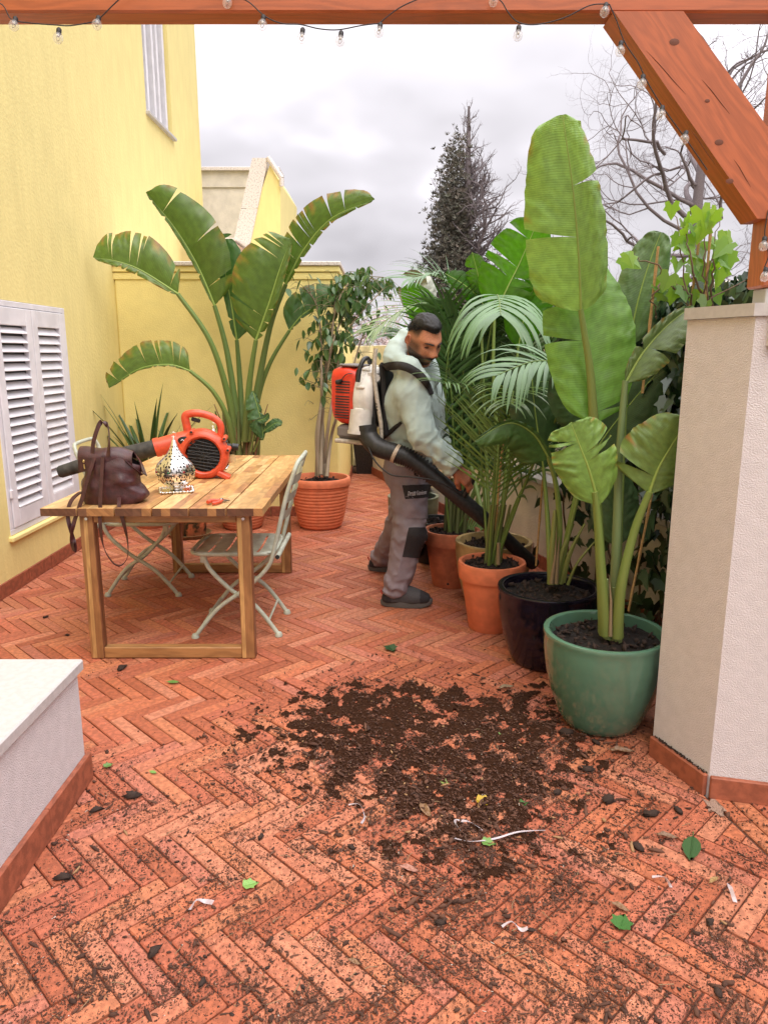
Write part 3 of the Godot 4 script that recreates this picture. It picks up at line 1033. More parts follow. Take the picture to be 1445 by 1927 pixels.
func build_bag() -> void:
	M.leather = mat(lin(0.070, 0.017, 0.018), 0.42, noise_tex(61, 0.02, 0.75, 1.0, 512, 5), 3.0, noise_tex(62, 0.09, 0.0, 1.0, 512, 4), 0.05, false)
	M.leather_in = mat(lin(0.022, 0.010, 0.012), 0.7)
	M.brass = mat(lin(0.62, 0.45, 0.2), 0.3)
	M.brass.metallic = 1.0
	var bg := thing("leather_backpack", "dark maroon leather backpack lying half open on the table corner, straps hanging down", "bag", Vector3(-1.295, 0.752, -3.5), 0.06)
	# a soft sack: rings from the base up, mouth slumped to the right
	var g := noise(63, 3.2, 3)
	var rows := []
	var n := 44
	for k in 22:
		var t := k / 21.0
		var row := []
		for j in n:
			var an := TAU * j / n
			var c := cos(an)
			var s := sin(an)
			var ex := 0.152 - 0.012 * t + 0.01 * sin(t * 7.0)
			var ez := lerpf(0.078, 0.05, pow(t, 1.5))
			var p := Vector3(signf(c) * pow(absf(c), 0.55) * ex, t * 0.17, signf(s) * pow(absf(s), 0.6) * ez)
			# the right end sinks and folds, the left stands up
			var rt := smoothstep(0.02, 0.16, p.x)
			p.y *= 1.0 + 0.10 * (1.0 - rt) - 0.16 * rt
			p.x += 0.016 * rt * sin(t * 9.0) - 0.012 * t * (1.0 - smoothstep(-0.15, -0.05, p.x)) * -1.0
			var nn := g.get_noise_3dv(p * 2.4 + Vector3(0, p.y * 3.0, 0))
			var d := Vector3(c, 0, s)
			p += d * (0.017 * nn * sin(PI * clampf(t * 1.1, 0, 1)) + 0.012 * sin(PI * t))
			if t < 0.08:
				p.x *= 0.96
			row.append(p)
		rows.append(row)
	var b := MB.new()
	b.sheet(rows, true)
	var base := []
	for j in n:
		base.append(rows[0][j])
	b.face(base, Vector3.DOWN)
	put("body", b.mesh(), M.leather, bg)
	# lining inside the open mouth
	b = MB.new()
	var deep := [rows[21], [], []]
	for j in n:
		deep[1].append(rows[21][j] * Vector3(0.9, 1, 0.8) - Vector3(0, 0.03, 0))
		deep[2].append(rows[21][j] * Vector3(0.5, 1, 0.3) - Vector3(0, 0.05, 0))
	b.sheet(deep, true)
	put("dark_inside", b.mesh(), M.leather_in, bg)
	# flap: rolls from the back over the top to the front, shorter at the right
	rows = []
	for k in 15:
		var t := k / 14.0
		var row := []
		for j in 13:
			var s := j / 12.0
			var x := lerpf(-0.150, 0.115, s) + 0.012 * t * s
			var an := lerpf(-0.15, PI * 1.02, smoothstep(0.0, 0.8, t))
			var r := 0.056 + 0.006 * sin(s * 5.0)
			var y := 0.176 + sin(an) * r * (0.62 + 0.1 * s) - maxf(0.0, t - 0.72) * lerpf(0.16, 0.10, s) + 0.006 * sin(s * 9.0 + t * 4.0)
			row.append(Vector3(x, y - 0.012 * s * s, -cos(an) * r + 0.004 + 0.004 * sin(s * 6)))
		rows.append(row)
	b = MB.new()
	b.sheet(rows)
	put("flap", b.mesh(), M.leather, bg)
	# a stiff gusset edge standing in the mouth
	b = strap([Vector3(0.09, 0.165, 0.052), Vector3(0.125, 0.135, 0.045), Vector3(0.158, 0.105, 0.02)], 0.03, 5, [Vector3(0, 0.5, 1), Vector3(0, 0.6, 1), Vector3(0.2, 0.6, 1)])
	put("gusset", b.mesh(), M.leather, bg)
	b = strap([Vector3(0.11, 0.19, -0.03), Vector3(0.15, 0.15, -0.01), Vector3(0.172, 0.105, 0.01)], 0.05, 5, [Vector3(0, 0.5, 1), Vector3(0, 0.3, 1), Vector3(-0.2, 0.4, 1)])
	put("gusset", b.mesh(), M.leather, bg)
	# carrying handle and the two shoulder straps
	var f := Vector3(1, 0, 0.1)
	b = strap([Vector3(-0.075, 0.175, 0.058), Vector3(-0.066, 0.235, 0.05), Vector3(-0.035, 0.300, 0.035), Vector3(-0.012, 0.308, 0.03), Vector3(0.01, 0.285, 0.035), Vector3(0.013, 0.235, 0.05), Vector3(0.006, 0.18, 0.062)], 0.02, 6, [f, f, Vector3(0.9, -0.4, 0), Vector3(0.6, 0, -0.7), Vector3(0.5, 0, 0.8), Vector3(0.6, 0, 0.8), f])
	put("handle", b.mesh(), M.leather, bg)
	b = strap([Vector3(-0.062, 0.178, 0.066), Vector3(-0.085, 0.12, 0.095), Vector3(-0.122, 0.03, 0.12), Vector3(-0.160, -0.05, 0.145), Vector3(-0.178, -0.10, 0.15), Vector3(-0.178, -0.150, 0.15), Vector3(-0.172, -0.165, 0.148), Vector3(-0.166, -0.15, 0.146), Vector3(-0.180, -0.10, 0.143), Vector3(-0.195, -0.03, 0.135), Vector3(-0.185, 0.02, 0.10), Vector3(-0.15, 0.045, 0.05), Vector3(-0.135, 0.03, 0.03)], 0.02, 6, [f, f, f, f, Vector3(0.4, 0, -1), Vector3(1, 0, 0.6), Vector3(1, 0, 0.6), Vector3(1, 0, 0.6), Vector3(0.5, 0, -1), f, f, f, f])
	put("shoulder_strap", b.mesh(), M.leather, bg)
	b = strap([Vector3(-0.018, 0.18, 0.068), Vector3(-0.022, 0.10, 0.102), Vector3(-0.026, 0.03, 0.128), Vector3(-0.030, -0.06, 0.15), Vector3(-0.022, -0.15, 0.15), Vector3(0.015, -0.21, 0.148), Vector3(0.055, -0.225, 0.146), Vector3(0.092, -0.195, 0.145), Vector3(0.100, -0.13, 0.145), Vector3(0.085, -0.05, 0.147), Vector3(0.066, 0.0, 0.132), Vector3(0.058, 0.03, 0.088)], 0.019, 6, [f, f, f, f, Vector3(0.5, 0, 1), Vector3(0.1, 0.2, 1), Vector3(0, 0, 1), Vector3(0.2, 0, 1), Vector3(0.6, 0, 0.9), f, f, f])
	put("shoulder_strap", b.mesh(), M.leather, bg)
	b = MB.new()
	b.lathe([Vector2(0.001, 0.005), Vector2(0.004, 0.005), Vector2(0.0065, 0.001)], 12, Transform3D(Basis(Vector3.RIGHT, PI / 2), Vector3(-0.118, 0.165, 0.065)))
	b.box(Transform3D(Basis(Vector3(0, 0, 1), 0.1), Vector3(-0.116, 0.145, 0.068)), Vector3(0.006, 0.018, 0.003), 0.001)
	put("buckle", b.mesh(), M.brass, bg)
	bg.scale = Vector3(0.9, 1.24, 1.0)


func build_lantern(where: Vector3, label: String, size: float, turn: float) -> void:
	var ln := thing("silver_lantern", label, "lantern", where, turn, "pierced silver lanterns on the table")
	var prof := func(t: float) -> Vector2:   # height and radius of the onion body
		var pts := [Vector2(0.026, 0.036), Vector2(0.040, 0.062), Vector2(0.066, 0.088), Vector2(0.098, 0.094), Vector2(0.13, 0.084), Vector2(0.155, 0.060), Vector2(0.182, 0.034), Vector2(0.215, 0.017), Vector2(0.245, 0.008)]
		var f := t * 8.0
		var i := clampi(int(f), 0, 7)
		var p0: Vector2 = pts[maxi(i - 1, 0)]
		var p3: Vector2 = pts[mini(i + 2, 8)]
		return pts[i].cubic_interpolate(pts[i + 1], p0, p3, f - i)
	var b := MB.new()
	var ns := 96
	var nr := 60
	for r in nr:
		for k in ns:
			# cut the pattern: petals round a boss on the belly, lozenges on the neck
			var lob := 8.0
			var fx := fposmod(float(k) / ns * lob, 1.0) - 0.5
			var t := (r + 0.5) / nr
			var hole := false
			if t > 0.12 and t < 0.62:
				var fy := (t - 0.36) * 2.6
				var rad := Vector2(fx * 1.15, fy).length()
				var an := atan2(fy, fx * 1.15)
				hole = (rad > 0.10 and rad < 0.40 and absf(sin(an * 4.0)) > 0.55 and absf(rad - 0.25) > 0.035) or (rad > 0.47 and rad < 0.62 and sin(an * 10.0) > 0.25)
				hole = hole and absf(fx) < 0.43
			elif t >= 0.62 and t < 0.9:
				var lx := fposmod(float(k) / ns * 12.0 + (0.5 if int((t - 0.62) / 0.056) % 2 else 0.0), 1.0) - 0.5
				var ly := fposmod((t - 0.62) / 0.056, 1.0) - 0.5
				hole = absf(lx) * 1.3 + absf(ly) < 0.42
			if hole:
				continue
			var q := []
			for e in [[0, 0], [1, 0], [1, 1], [0, 1]]:
				var p: Vector2 = prof.call(float(r + e[1]) / nr)
				var an: float = TAU * (k + e[0]) / ns
				var fl := 1.0 - 0.05 * pow(absf(sin(an * 4.0 + PI / 2.0)), 6.0)
				q.append(Vector3(cos(an) * p.y * fl, p.x, sin(an) * p.y * fl))
			var out: Vector3 = (q[0] + q[2]) * 0.5
			var s := b.v.size()
			for p in q:
				b.add(p, Vector3(p.x, 0.2 * (p.y - 0.09), p.z).normalized().lerp(((q[1] - q[0]).cross(q[3] - q[0])).normalized() * signf((q[1] - q[0]).cross(q[3] - q[0]).dot(Vector3(out.x, 0, out.z))), 0.85).normalized())
			b.quad(s, s + 1, s + 2, s + 3)
	put("pierced_body", b.mesh(), M.silver, ln)
	b = MB.new()
	var core := []
	for k in 17:
		var cp: Vector2 = prof.call(k / 16.0)
		core.append(Vector2(maxf(cp.y - 0.006, 0.001), cp.x))
	b.lathe(core, 24)
	put("dark_inside", b.mesh(), mat(lin(0.06, 0.055, 0.05), 0.7), ln)  # dark core added so the pierced holes look shaded
	b = MB.new()
	b.lathe([Vector2(0.03, 0.008), Vector2(0.026, 0.012), Vector2(0.03, 0.02), Vector2(0.037, 0.028)], 24)
	put("neck", b.mesh(), M.silver, ln)
	b = MB.new()
	for k in 4:
		b.box(Transform3D(Basis(Vector3.UP, PI / 2 * k) * Basis(Vector3.RIGHT, 0.0), Basis(Vector3.UP, PI / 2 * k) * Vector3(0, 0.005, 0.068)), Vector3(0.135, 0.006, 0.012), 0.002)
		for j in 9:
			b.lump(Basis(Vector3.UP, PI / 2 * k) * Vector3(-0.064 + 0.016 * j, 0.006, 0.074), Vector3(0.008, 0.006, 0.005), 3, 0.0, 4, 6)
	b.box(Transform3D(Basis(), Vector3(0, 0.004, 0)), Vector3(0.13, 0.004, 0.13), 0.001)
	put("base_plate", b.mesh(), M.silver, ln)
	b = MB.new()
	b.lathe([Vector2(0.011, 0.222), Vector2(0.009, 0.226), Vector2(0.007, 0.24), Vector2(0.003, 0.262), Vector2(0.0005, 0.266)], 14)
	put("finial", b.mesh(), M.silver, ln)
	b = MB.new()
	var rg := []
	for k in 17:
		rg.append(Vector3(cos(TAU * k / 16.0) * 0.013, 0.27 + sin(TAU * k / 16.0) * 0.012, 0))
	b.tube(rg, 0.0012, 5, false)
	put("ring", b.mesh(), M.silver, ln)
	for k in 8:
		b = MB.new()
		b.lump(Vector3(cos(TAU * (k + 0.5) / 8.0) * 0.092, 0.101, sin(TAU * (k + 0.5) / 8.0) * 0.092), Vector3(0.006, 0.006, 0.006), 2, 0.0)
		put("glass_bead", b.mesh(), M.bead_red if k % 2 else M.bead_green, ln)
	ln.scale = Vector3.ONE * size


func build_blower() -> void:
	M.orange = mat(lin(0.74, 0.095, 0.038), 0.38, noise_tex(71, 0.02, 0.86, 1.0, 256, 4), 4.0, null, 0, false)
	M.black_plastic = mat(lin(0.022, 0.021, 0.021), 0.5, noise_tex(72, 0.03, 0.6, 1.0, 256, 4), 5.0, null, 0, false)
	M.dusty = mat(lin(0.055, 0.05, 0.042), 0.7, noise_tex(73, 0.02, 0.6, 1.0, 256, 4), 3.0, null, 0, false)
	var o := Vector3(-1.02, 0.883, -4.2)
	var bw := thing("hand_leaf_blower", "orange handheld leaf blower with long black nozzle lying on the table", "leaf blower", o, 0.12)
	var face := Basis(Vector3(1, 0, 0), Vector3(0, 0, 1), Vector3(0, -1, 0))   # lathe axis towards the viewer
	var b := MB.new()
	b.lathe([Vector2(0.03, -0.07), Vector2(0.11, -0.07), Vector2(0.13, -0.055), Vector2(0.137, -0.03), Vector2(0.137, 0.02), Vector2(0.131, 0.042), Vector2(0.118, 0.056), Vector2(0.102, 0.06), Vector2(0.094, 0.054), Vector2(0.09, 0.044)], 48, Transform3D(face, Vector3.ZERO))
	# the housing swells towards its outlet, top left
	for i in b.v.size():
		var p := b.v[i]
		var an := atan2(p.y, p.x)
		var w := 1.0 + 0.13 * smoothstep(0.6, 2.2, an) if an > 0 else 1.0
		b.v[i] = Vector3(p.x * w, p.y * w, p.z)
	var hs := put("fan_housing", b.mesh(), M.orange, bw)
	for e in [[0.118, 0.095], [0.135, 0.03], [-0.06, 0.135]]:
		b = MB.new()
		b.lathe([Vector2(0.001, 0.062), Vector2(0.008, 0.062), Vector2(0.013, 0.058), Vector2(0.014, -0.05)], 12, Transform3D(face, Vector3(e[0], e[1], 0)))
		put("screw_boss", b.mesh(), M.orange, hs)
		b = MB.new()
		b.lathe([Vector2(0.001, 0.0635), Vector2(0.006, 0.0635), Vector2(0.007, 0.062)], 10, Transform3D(face, Vector3(e[0], e[1], 0)))
		put("screw", b.mesh(), M.dark, hs)
	# intake grille: bars across a dark disc
	b = MB.new()
	b.lathe([Vector2(0.001, 0.026), Vector2(0.092, 0.026)], 36, Transform3D(face, Vector3.ZERO))
	var gr := put("intake", b.mesh(), M.dark, bw)
	for k in 9:
		b = MB.new()
		var y := -0.075 + k * 0.019
		var hw := sqrt(maxf(0.0, 0.0081 - y * y))
		b.tube([Vector3(-hw, y + 0.012, 0.044), Vector3(0, y, 0.054), Vector3(hw, y - 0.014, 0.046)], 0.0035, 6)
		put("grille_bar", b.mesh(), M.black_plastic, gr)
	b = MB.new()
	for k in 5:
		var an := PI * k / 5.0 + 0.3
		b.tube([Vector3(cos(an) * 0.088, sin(an) * 0.088, 0.045), Vector3(0, 0, 0.056), Vector3(-cos(an) * 0.088, -sin(an) * 0.088, 0.045)], 0.0025, 6)
	put("grille_rib", b.mesh(), M.black_plastic, gr)
	# outlet and tube
	var inv := bw.transform.affine_inverse()
	var p0 := Vector3(-0.07, 0.094, -0.012)
	var p1: Vector3 = inv * at(292, 843, -4.15)
	b = MB.new()
	b.tube([p0 + Vector3(0.04, 0.005, -0.01), p0, p0.lerp(p1, 0.4), p0.lerp(p1, 0.86), p0.lerp(p1, 0.87), p1], [0.04, 0.05, 0.052, 0.05, 0.054, 0.054], 20)
	put("outlet", b.mesh(), M.orange, bw)
	var pa: Vector3 = inv * at(210, 861, -4.1)
	var pb: Vector3 = inv * at(150, 877, -4.06)
	var pc: Vector3 = inv * at(111, 889, -4.04)
	b = MB.new()
	b.tube([p1.lerp(p0, 0.05), p1, pa, pb, pc.lerp(pb, 0.1), pc], [0.047, 0.047, 0.043, 0.037, 0.034, 0.028], 20)
	put("nozzle", b.mesh(), M.dusty, bw)
	b = MB.new()
	b.lathe([Vector2(0.001, 0.004), Vector2(0.026, 0.004), Vector2(0.03, 0.0)], 20, Transform3D(Basis(Vector3(1.35, 0, 0), Vector3(0, 0, 1), Vector3(0, -0.8, 0)), Vector3(-0.098, 0.088, 0.048)))
	put("name_badge", b.mesh(), M.dark, bw)
	b = MB.new()
	b.tube(curve([Vector3(-0.12, 0.088, 0.053), Vector3(-0.11, 0.094, 0.053), Vector3(-0.10, 0.084, 0.053), Vector3(-0.09, 0.092, 0.053), Vector3(-0.076, 0.086, 0.053)], 4), 0.002, 4)
	put("badge_mark", b.mesh(), M.white_paint, bw)
	# handle
	b = MB.new()
	b.tube(curve([Vector3(-0.085, 0.11, -0.01), Vector3(-0.092, 0.165, -0.01), Vector3(-0.098, 0.215, -0.01), Vector3(-0.075, 0.232, -0.01), Vector3(-0.02, 0.234, -0.01), Vector3(0.045, 0.215, -0.01), Vector3(0.085, 0.185, -0.01), Vector3(0.098, 0.15, -0.01), Vector3(0.09, 0.10, -0.01)], 6), ramp(0.024, 0.018, 49), 12, true, 1.0)
	put("handle", b.mesh(), M.orange, bw)
	b = MB.new()
	b.box(Transform3D(Basis(Vector3(0, 0, 1), -0.3), Vector3(-0.04, 0.197, -0.01)), Vector3(0.05, 0.022, 0.016), 0.004)
	put("trigger", b.mesh(), M.black_plastic, bw)
	b = MB.new()
	b.box(Transform3D(Basis(Vector3(0, 0, 1), -0.5), Vector3(0.105, -0.115, 0.02)), Vector3(0.075, 0.028, 0.09), 0.006)
	put("foot", b.mesh(), M.orange, bw)
	b = boxes([[Vector3(0.02, -0.01, -0.13), Vector3(0.2, 0.18, 0.11)], [Vector3(0.13, 0.02, -0.10), Vector3(0.06, 0.06, 0.06)]], 0.02)
	put("engine", b.mesh(), M.black_plastic, bw)
	b = MB.new()
	b.tube([Vector3(0.14, -0.06, -0.1), Vector3(0.13, -0.02, -0.1)], 0.03, 14)
	put("fuel_tank", b.mesh(), mat(lin(0.6, 0.42, 0.2), 0.4), bw)
	b = MB.new()
	b.tube([Vector3(0.15, 0.035, -0.08), Vector3(0.185, 0.03, -0.08)], 0.02, 14)
	put("fuel_cap", b.mesh(), M.black_plastic, bw)


func build_secateurs() -> void:
	var sc := thing("secateurs", "small red handled secateurs lying near the front edge of the table", "secateurs", Vector3(-0.785, 0.7505, -3.46), 0.9)
	var b := MB.new()
	b.tube(curve([Vector3(-0.055, 0.012, -0.012), Vector3(-0.03, 0.014, -0.02), Vector3(0.0, 0.012, -0.012), Vector3(0.02, 0.012, 0.0)], 5), [0.009, 0.009, 0.01, 0.01, 0.01, 0.01, 0.01, 0.01, 0.01, 0.01, 0.009, 0.009, 0.008, 0.008, 0.008, 0.007], 8)
	put("handle", b.mesh(), M.orange, sc)
	b = MB.new()
	b.tube(curve([Vector3(-0.055, 0.01, 0.022), Vector3(-0.03, 0.011, 0.026), Vector3(0.0, 0.011, 0.014), Vector3(0.02, 0.012, 0.0)], 5), ramp(0.009, 0.007, 16), 8)
	put("handle", b.mesh(), M.orange, sc)
	b = MB.new()
	b.prism(PackedVector2Array([Vector2(0.015, -0.006), Vector2(0.035, -0.012), Vector2(0.065, 0.0), Vector2(0.035, 0.006)]), 0.011, 0.014)
	put("blade", b.mesh(), M.chrome, sc)
	b = MB.new()
	b.prism(PackedVector2Array([Vector2(0.015, 0.004), Vector2(0.03, 0.014), Vector2(0.058, 0.013), Vector2(0.034, 0.005)]), 0.006, 0.0105)
	put("blade", b.mesh(), M.black_plastic, sc)
	b = MB.new()
	b.lathe([Vector2(0.001, 0.024), Vector2(0.007, 0.023), Vector2(0.009, 0.018), Vector2(0.009, 0.004)], 12, Transform3D(Basis(), Vector3(0.017, 0, 0)))
	put("pivot", b.mesh(), M.chrome, sc)


func build_left() -> void:
	M.chrome = mat(lin(0.6, 0.6, 0.6), 0.25)
	M.chrome.metallic = 1.0
	M.silver = mat(lin(0.86, 0.83, 0.78), 0.22, null)
	M.silver.metallic = 1.0
	M.bead_red = mat(lin(0.25, 0.01, 0.015), 0.1)
	M.bead_green = mat(lin(0.01, 0.12, 0.05), 0.1)
	build_table()
	build_chairs()
	build_bag()
	build_blower()
	build_lantern(Vector3(-1.073, 0.7515, -3.78), "pierced silver onion lantern standing in front of the orange leaf blower", 1.08, 0.3)
	build_lantern(Vector3(-1.045, 0.7515, -4.55), "pierced silver lantern half hidden behind the orange leaf blower", 1.0, 0.1)
	build_secateurs()


# stripes across a blade: the parallel side veins of a banana-like leaf, as relief and as faint colour
func vein_tex(bump: bool) -> ImageTexture:
	var im := Image.create(256, 1024, false, Image.FORMAT_RGB8)
	var g := noise(81, 1.0, 4)
	for y in 1024:
		for x in 256:
			var s := absf(x / 255.0 - 0.5) * 2.0
			var w := (y + 26.0 * s * s) / 1024.0 * TAU
			var k := 0.5 + 0.5 * sin(w * 84.0 + 1.6 * g.get_noise_2d(y * 0.02, x * 0.01))
			var f := 0.5 + 0.5 * sin(w * 240.0)
			if bump:
				var h := 0.72 * k + 0.12 * f
				im.set_pixel(x, y, Color(h, h, h))
			else:
				var h := 0.90 + 0.045 * k + 0.025 * f + 0.12 * g.get_noise_2d(x * 0.03, y * 0.012)
				im.set_pixel(x, y, Color(h, h, h * 0.95))
	return ImageTexture.create_from_image(im)


func leaf_mat(rough: float, light: float) -> StandardMaterial3D:
	var m := painted(rough)
	m.uv1_triplanar = false
	m.albedo_texture = M.vein_col
	m.heightmap_enabled = true
	m.heightmap_texture = M.vein_bump
	m.heightmap_scale = 0.045
	m.backlight_enabled = true
	m.backlight = Color(0.75, 1.0, 0.22) * light
	return m


# One blade. mid: points along its midrib; wide: half-widths at its broadest (to the left and right of the midrib as it grows, seen along face);
# face: where the upper side looks; lift: how far each half folds up; tears: how many splits; brown: how much of its margin has dried
func blade(mid: Array, wide: Vector2, face: Vector3, lift: Vector2, tears: int, col: Color, seed_: int, brown := 0.0, shape := 0.85, tip := 0.55) -> MB:
	var r := RandomNumberGenerator.new()
	r.seed = seed_
	var c := curve(mid, 10)
	var n := c.size()
	var b := MB.new()
	var g := noise(seed_, 3.0, 3)
	for half in 2:
		var sg := -1.0 if half == 0 else 1.0
		var w := wide.x if half == 0 else wide.y
		var cuts := [0]
		for k in tears:
			cuts.append(clampi(int(r.randf_range(0.08, 0.95) * n), 2, n - 3))
		cuts.append(n - 1)
		cuts.sort()
		for q in cuts.size() - 1:
			var a: int = cuts[q]
			var e: int = cuts[q + 1]
			if e - a < 1:
				continue
			var droop := r.randf_range(-0.10, 0.16) if tears else 0.0
			var shade := r.randf_range(0.92, 1.08)
			var rows := []
			var cols := []
			for k in range(a, e + 1):
				var t := float(k) / (n - 1)
				var p: Vector3 = c[k]
				var d: Vector3 = (c[mini(k + 1, n - 1)] - c[maxi(k - 1, 0)]).normalized()
				var side := d.cross(face).normalized() * sg
				var up := side.cross(d).normalized() * sg
				if up.dot(face) < 0:
					up = -up
				var ww := w * pow(maxf(sin(PI * pow(lerpf(0.012, 0.995, t), shape)), 0.0), tip)
				var f := (lift.x if half == 0 else lift.y) + droop * (0.4 + 0.6 * float(k - a) / maxi(e - a, 1))
				var row := []
				for j in 7:
					var s := j / 6.0
					var an := f - 0.55 * s * s * 0.6
					var o := side * cos(an) + up * sin(an)
					var back := 0.0
					# each strip pulls together a little where it is torn, and veins lean towards the tip
					if tears and e - a > 2:
						back = (0.5 - float(k - a) / (e - a)) * 0.035 * s * s
					var rip := 0.006 * g.get_noise_2d(t * 30.0, half * 9.0) * s
					row.append(p + o * (ww * s) + d * (back + ww * 0.22 * s) + up * (0.018 * g.get_noise_3d(t * 5.0, s, half) * s + rip))
					var cc := col * shade
					var edge := smoothstep(0.72, 1.0, s + 0.5 * g.get_noise_2d(t * 7.0, half + 3.0) - (1.0 - brown) * 0.30)
					if brown > 0.0:
						cc = cc.lerp(Color(0.30, 0.155, 0.055), edge)
						cc = cc.lerp(Color(0.42, 0.30, 0.03), clampf(1.6 * edge * (1.0 - edge), 0, 0.7))
					cols.append(cc)
				rows.append(row)
			var s0 := b.v.size()
			b.sheet(rows)
			for i in cols.size():
				b.c[s0 + i] = cols[i]
				var t := float(a + i / 7) / (n - 1)
				b.u[s0 + i] = Vector2(0.5 + sg * 0.5 * (i % 7) / 6.0, t)
	return b


func rib(mid: Array, r0: float, r1: float, face: Vector3) -> MB:
	var c := curve(mid, 6)
	var b := MB.new()
	for k in c.size():
		c[k] -= face.normalized() * (r0 * 0.25)
	b.tube(c, ramp(r0, r1, c.size()), 8, true, 0.8)
	return b


# a whole strelitzia leaf as a part: its blade, with stalk and midrib as sub-parts
func big_leaf(root: Node3D, stalk: Array, mid: Array, wide: Vector2, face: Vector3, lift: Vector2, tears: int, col: Color, seed_: int, brown := 0.0, m: Material = null, r0 := 0.02, tint := Color(0.16, 0.24, 0.05), shape := 0.85, tip := 0.55) -> void:
	var lf := put("leaf", blade(mid, wide, face, lift, tears, col, seed_, brown, shape, tip).mesh(), m if m else M.leaf, root)
	var b := rib(mid, r0 * 0.36, 0.002, face)
	put("midrib", b.mesh(), M.stalk_pale, lf)
	if stalk.size() > 1:
		b = MB.new()
		var c := curve(stalk, 8)
		var rad := []
		for k in c.size():
			var t := float(k) / (c.size() - 1)
			rad.append(r0 * lerpf(1.25, 0.56, pow(t, 0.6)))
			b.tint = tint
		b.tube(c, rad, 10, true, 0.8)
		for i in b.c.size():
			b.c[i] = tint.lerp(Color(0.25, 0.15, 0.07), clampf(0.30 - b.u[i].y * 0.8, 0, 1) * 0.8)
		put("stalk", b.mesh(), M.stalk, lf)


func pot(called: String, label: String, where: Vector3, prof: Array, m: Material, soil_y: float, soil_r: float, group := "", seg := 48, wob := 0.0) -> Node3D:
	var p := thing(called, label, "plant pot", where, 0.0, group)
	var b := MB.new()
	b.lathe(prof, seg, Transform3D(), wob)
	put("vessel", b.mesh(), m, p)
	soil(p, soil_y, soil_r, 130)
	return p


func soil(p: Node3D, y: float, r: float, chips: int) -> void:
	var b := MB.new()
	var g := noise(int(y * 1000) + int(r * 7000), 14.0, 3)
	var rows := []
	for a in 11:
		var row := []
		for k in 33:
			var an := TAU * (k % 32) / 32.0
			var rr := r * a / 10.0
			var q := Vector3(cos(an) * rr, 0, sin(an) * rr)
			q.y = y + 0.02 * g.get_noise_3dv(q * 3.0) + 0.014 * (1.0 - a / 10.0)
			row.append(q)
		rows.append(row)
	b.sheet(rows)
	put("soil", b.mesh(), M.soil, p)
	var tr := []
	for k in chips:
		var an := rng.randf() * TAU
		var rr := r * sqrt(rng.randf()) * 0.94
		var s := rng.randf_range(0.4, 1.0)
		tr.append(Transform3D(Basis.from_euler(Vector3(rng.randf() * 6, rng.randf() * 6, rng.randf() * 6)).scaled(Vector3.ONE * s), Vector3(cos(an) * rr, y + rng.randf_range(0.0, 0.02), sin(an) * rr)))
	many("bark_chips", M.chip, M.bark, tr, [], p)


# one frond of a kentia palm: an arching rachis with leaflets drooping from both sides
func frond(root: Node3D, pts: Array, len: float, count: int, droop: float, face: Vector3, col: Color, seed_: int, wid := 0.016, start := 0.25, rise := 0.5, mate: Material = null) -> void:
	var r := RandomNumberGenerator.new()
	r.seed = seed_
	var c := curve(pts, 12)
	var n := c.size()
	var b := MB.new()
	for k in count:
		var t := lerpf(start, 0.995, (k + 0.5) / count)
		var f := t * (n - 1)
		var i := mini(int(f), n - 2)
		var p: Vector3 = c[i].lerp(c[i + 1], f - i)
		var d: Vector3 = (c[i + 1] - c[i]).normalized()
		var side := d.cross(face).normalized()
		var up := side.cross(d).normalized()
		if up.dot(face) < 0:
			up = -up
		var u := (t - start) / (1.0 - start)
		var ll := len * (0.45 + 0.75 * sin(PI * clampf(u * 0.82 + 0.12, 0, 1))) * r.randf_range(0.88, 1.1)
		for sg: float in [-1.0, 1.0]:
			var dir := (side * sg * r.randf_range(0.85, 1.0) + d * lerpf(0.55, 1.25, u) + up * (rise + r.randf_range(-0.1, 0.12))).normalized()
			var rows := []
			var q := p
			var v := dir
			var flat := (v.cross(up)).normalized()
			var sw := r.randf_range(-0.12, 0.12)
			for j in 8:
				var s := j / 7.0
				var w := wid * (0.35 + 1.3 * s) if s < 0.3 else wid * 0.78 * pow(maxf(1.0 - (s - 0.3) / 0.7, 0.0), 0.75) + 0.0006
				var nn := flat.cross(v).normalized()
				rows.append([q - flat * w - nn * w * 0.28, q, q + flat * w - nn * w * 0.28])
				v = (v + Vector3(0, -1, 0) * (droop * (0.05 + 0.30 * s)) + flat * sw * 0.08).normalized()
				flat = (flat - v * flat.dot(v)).normalized()
				q += v * (ll / 7.0)
			b.tint = col * r.randf_range(0.8, 1.2)
			b.sheet(rows)
	var fr := put("frond", b.mesh(), mate if mate else M.palm, root)
	b = MB.new()
	b.tube(c, ramp(0.0085, 0.0018, n), 6)
	put("rachis", b.mesh(), M.stalk_palm, fr)


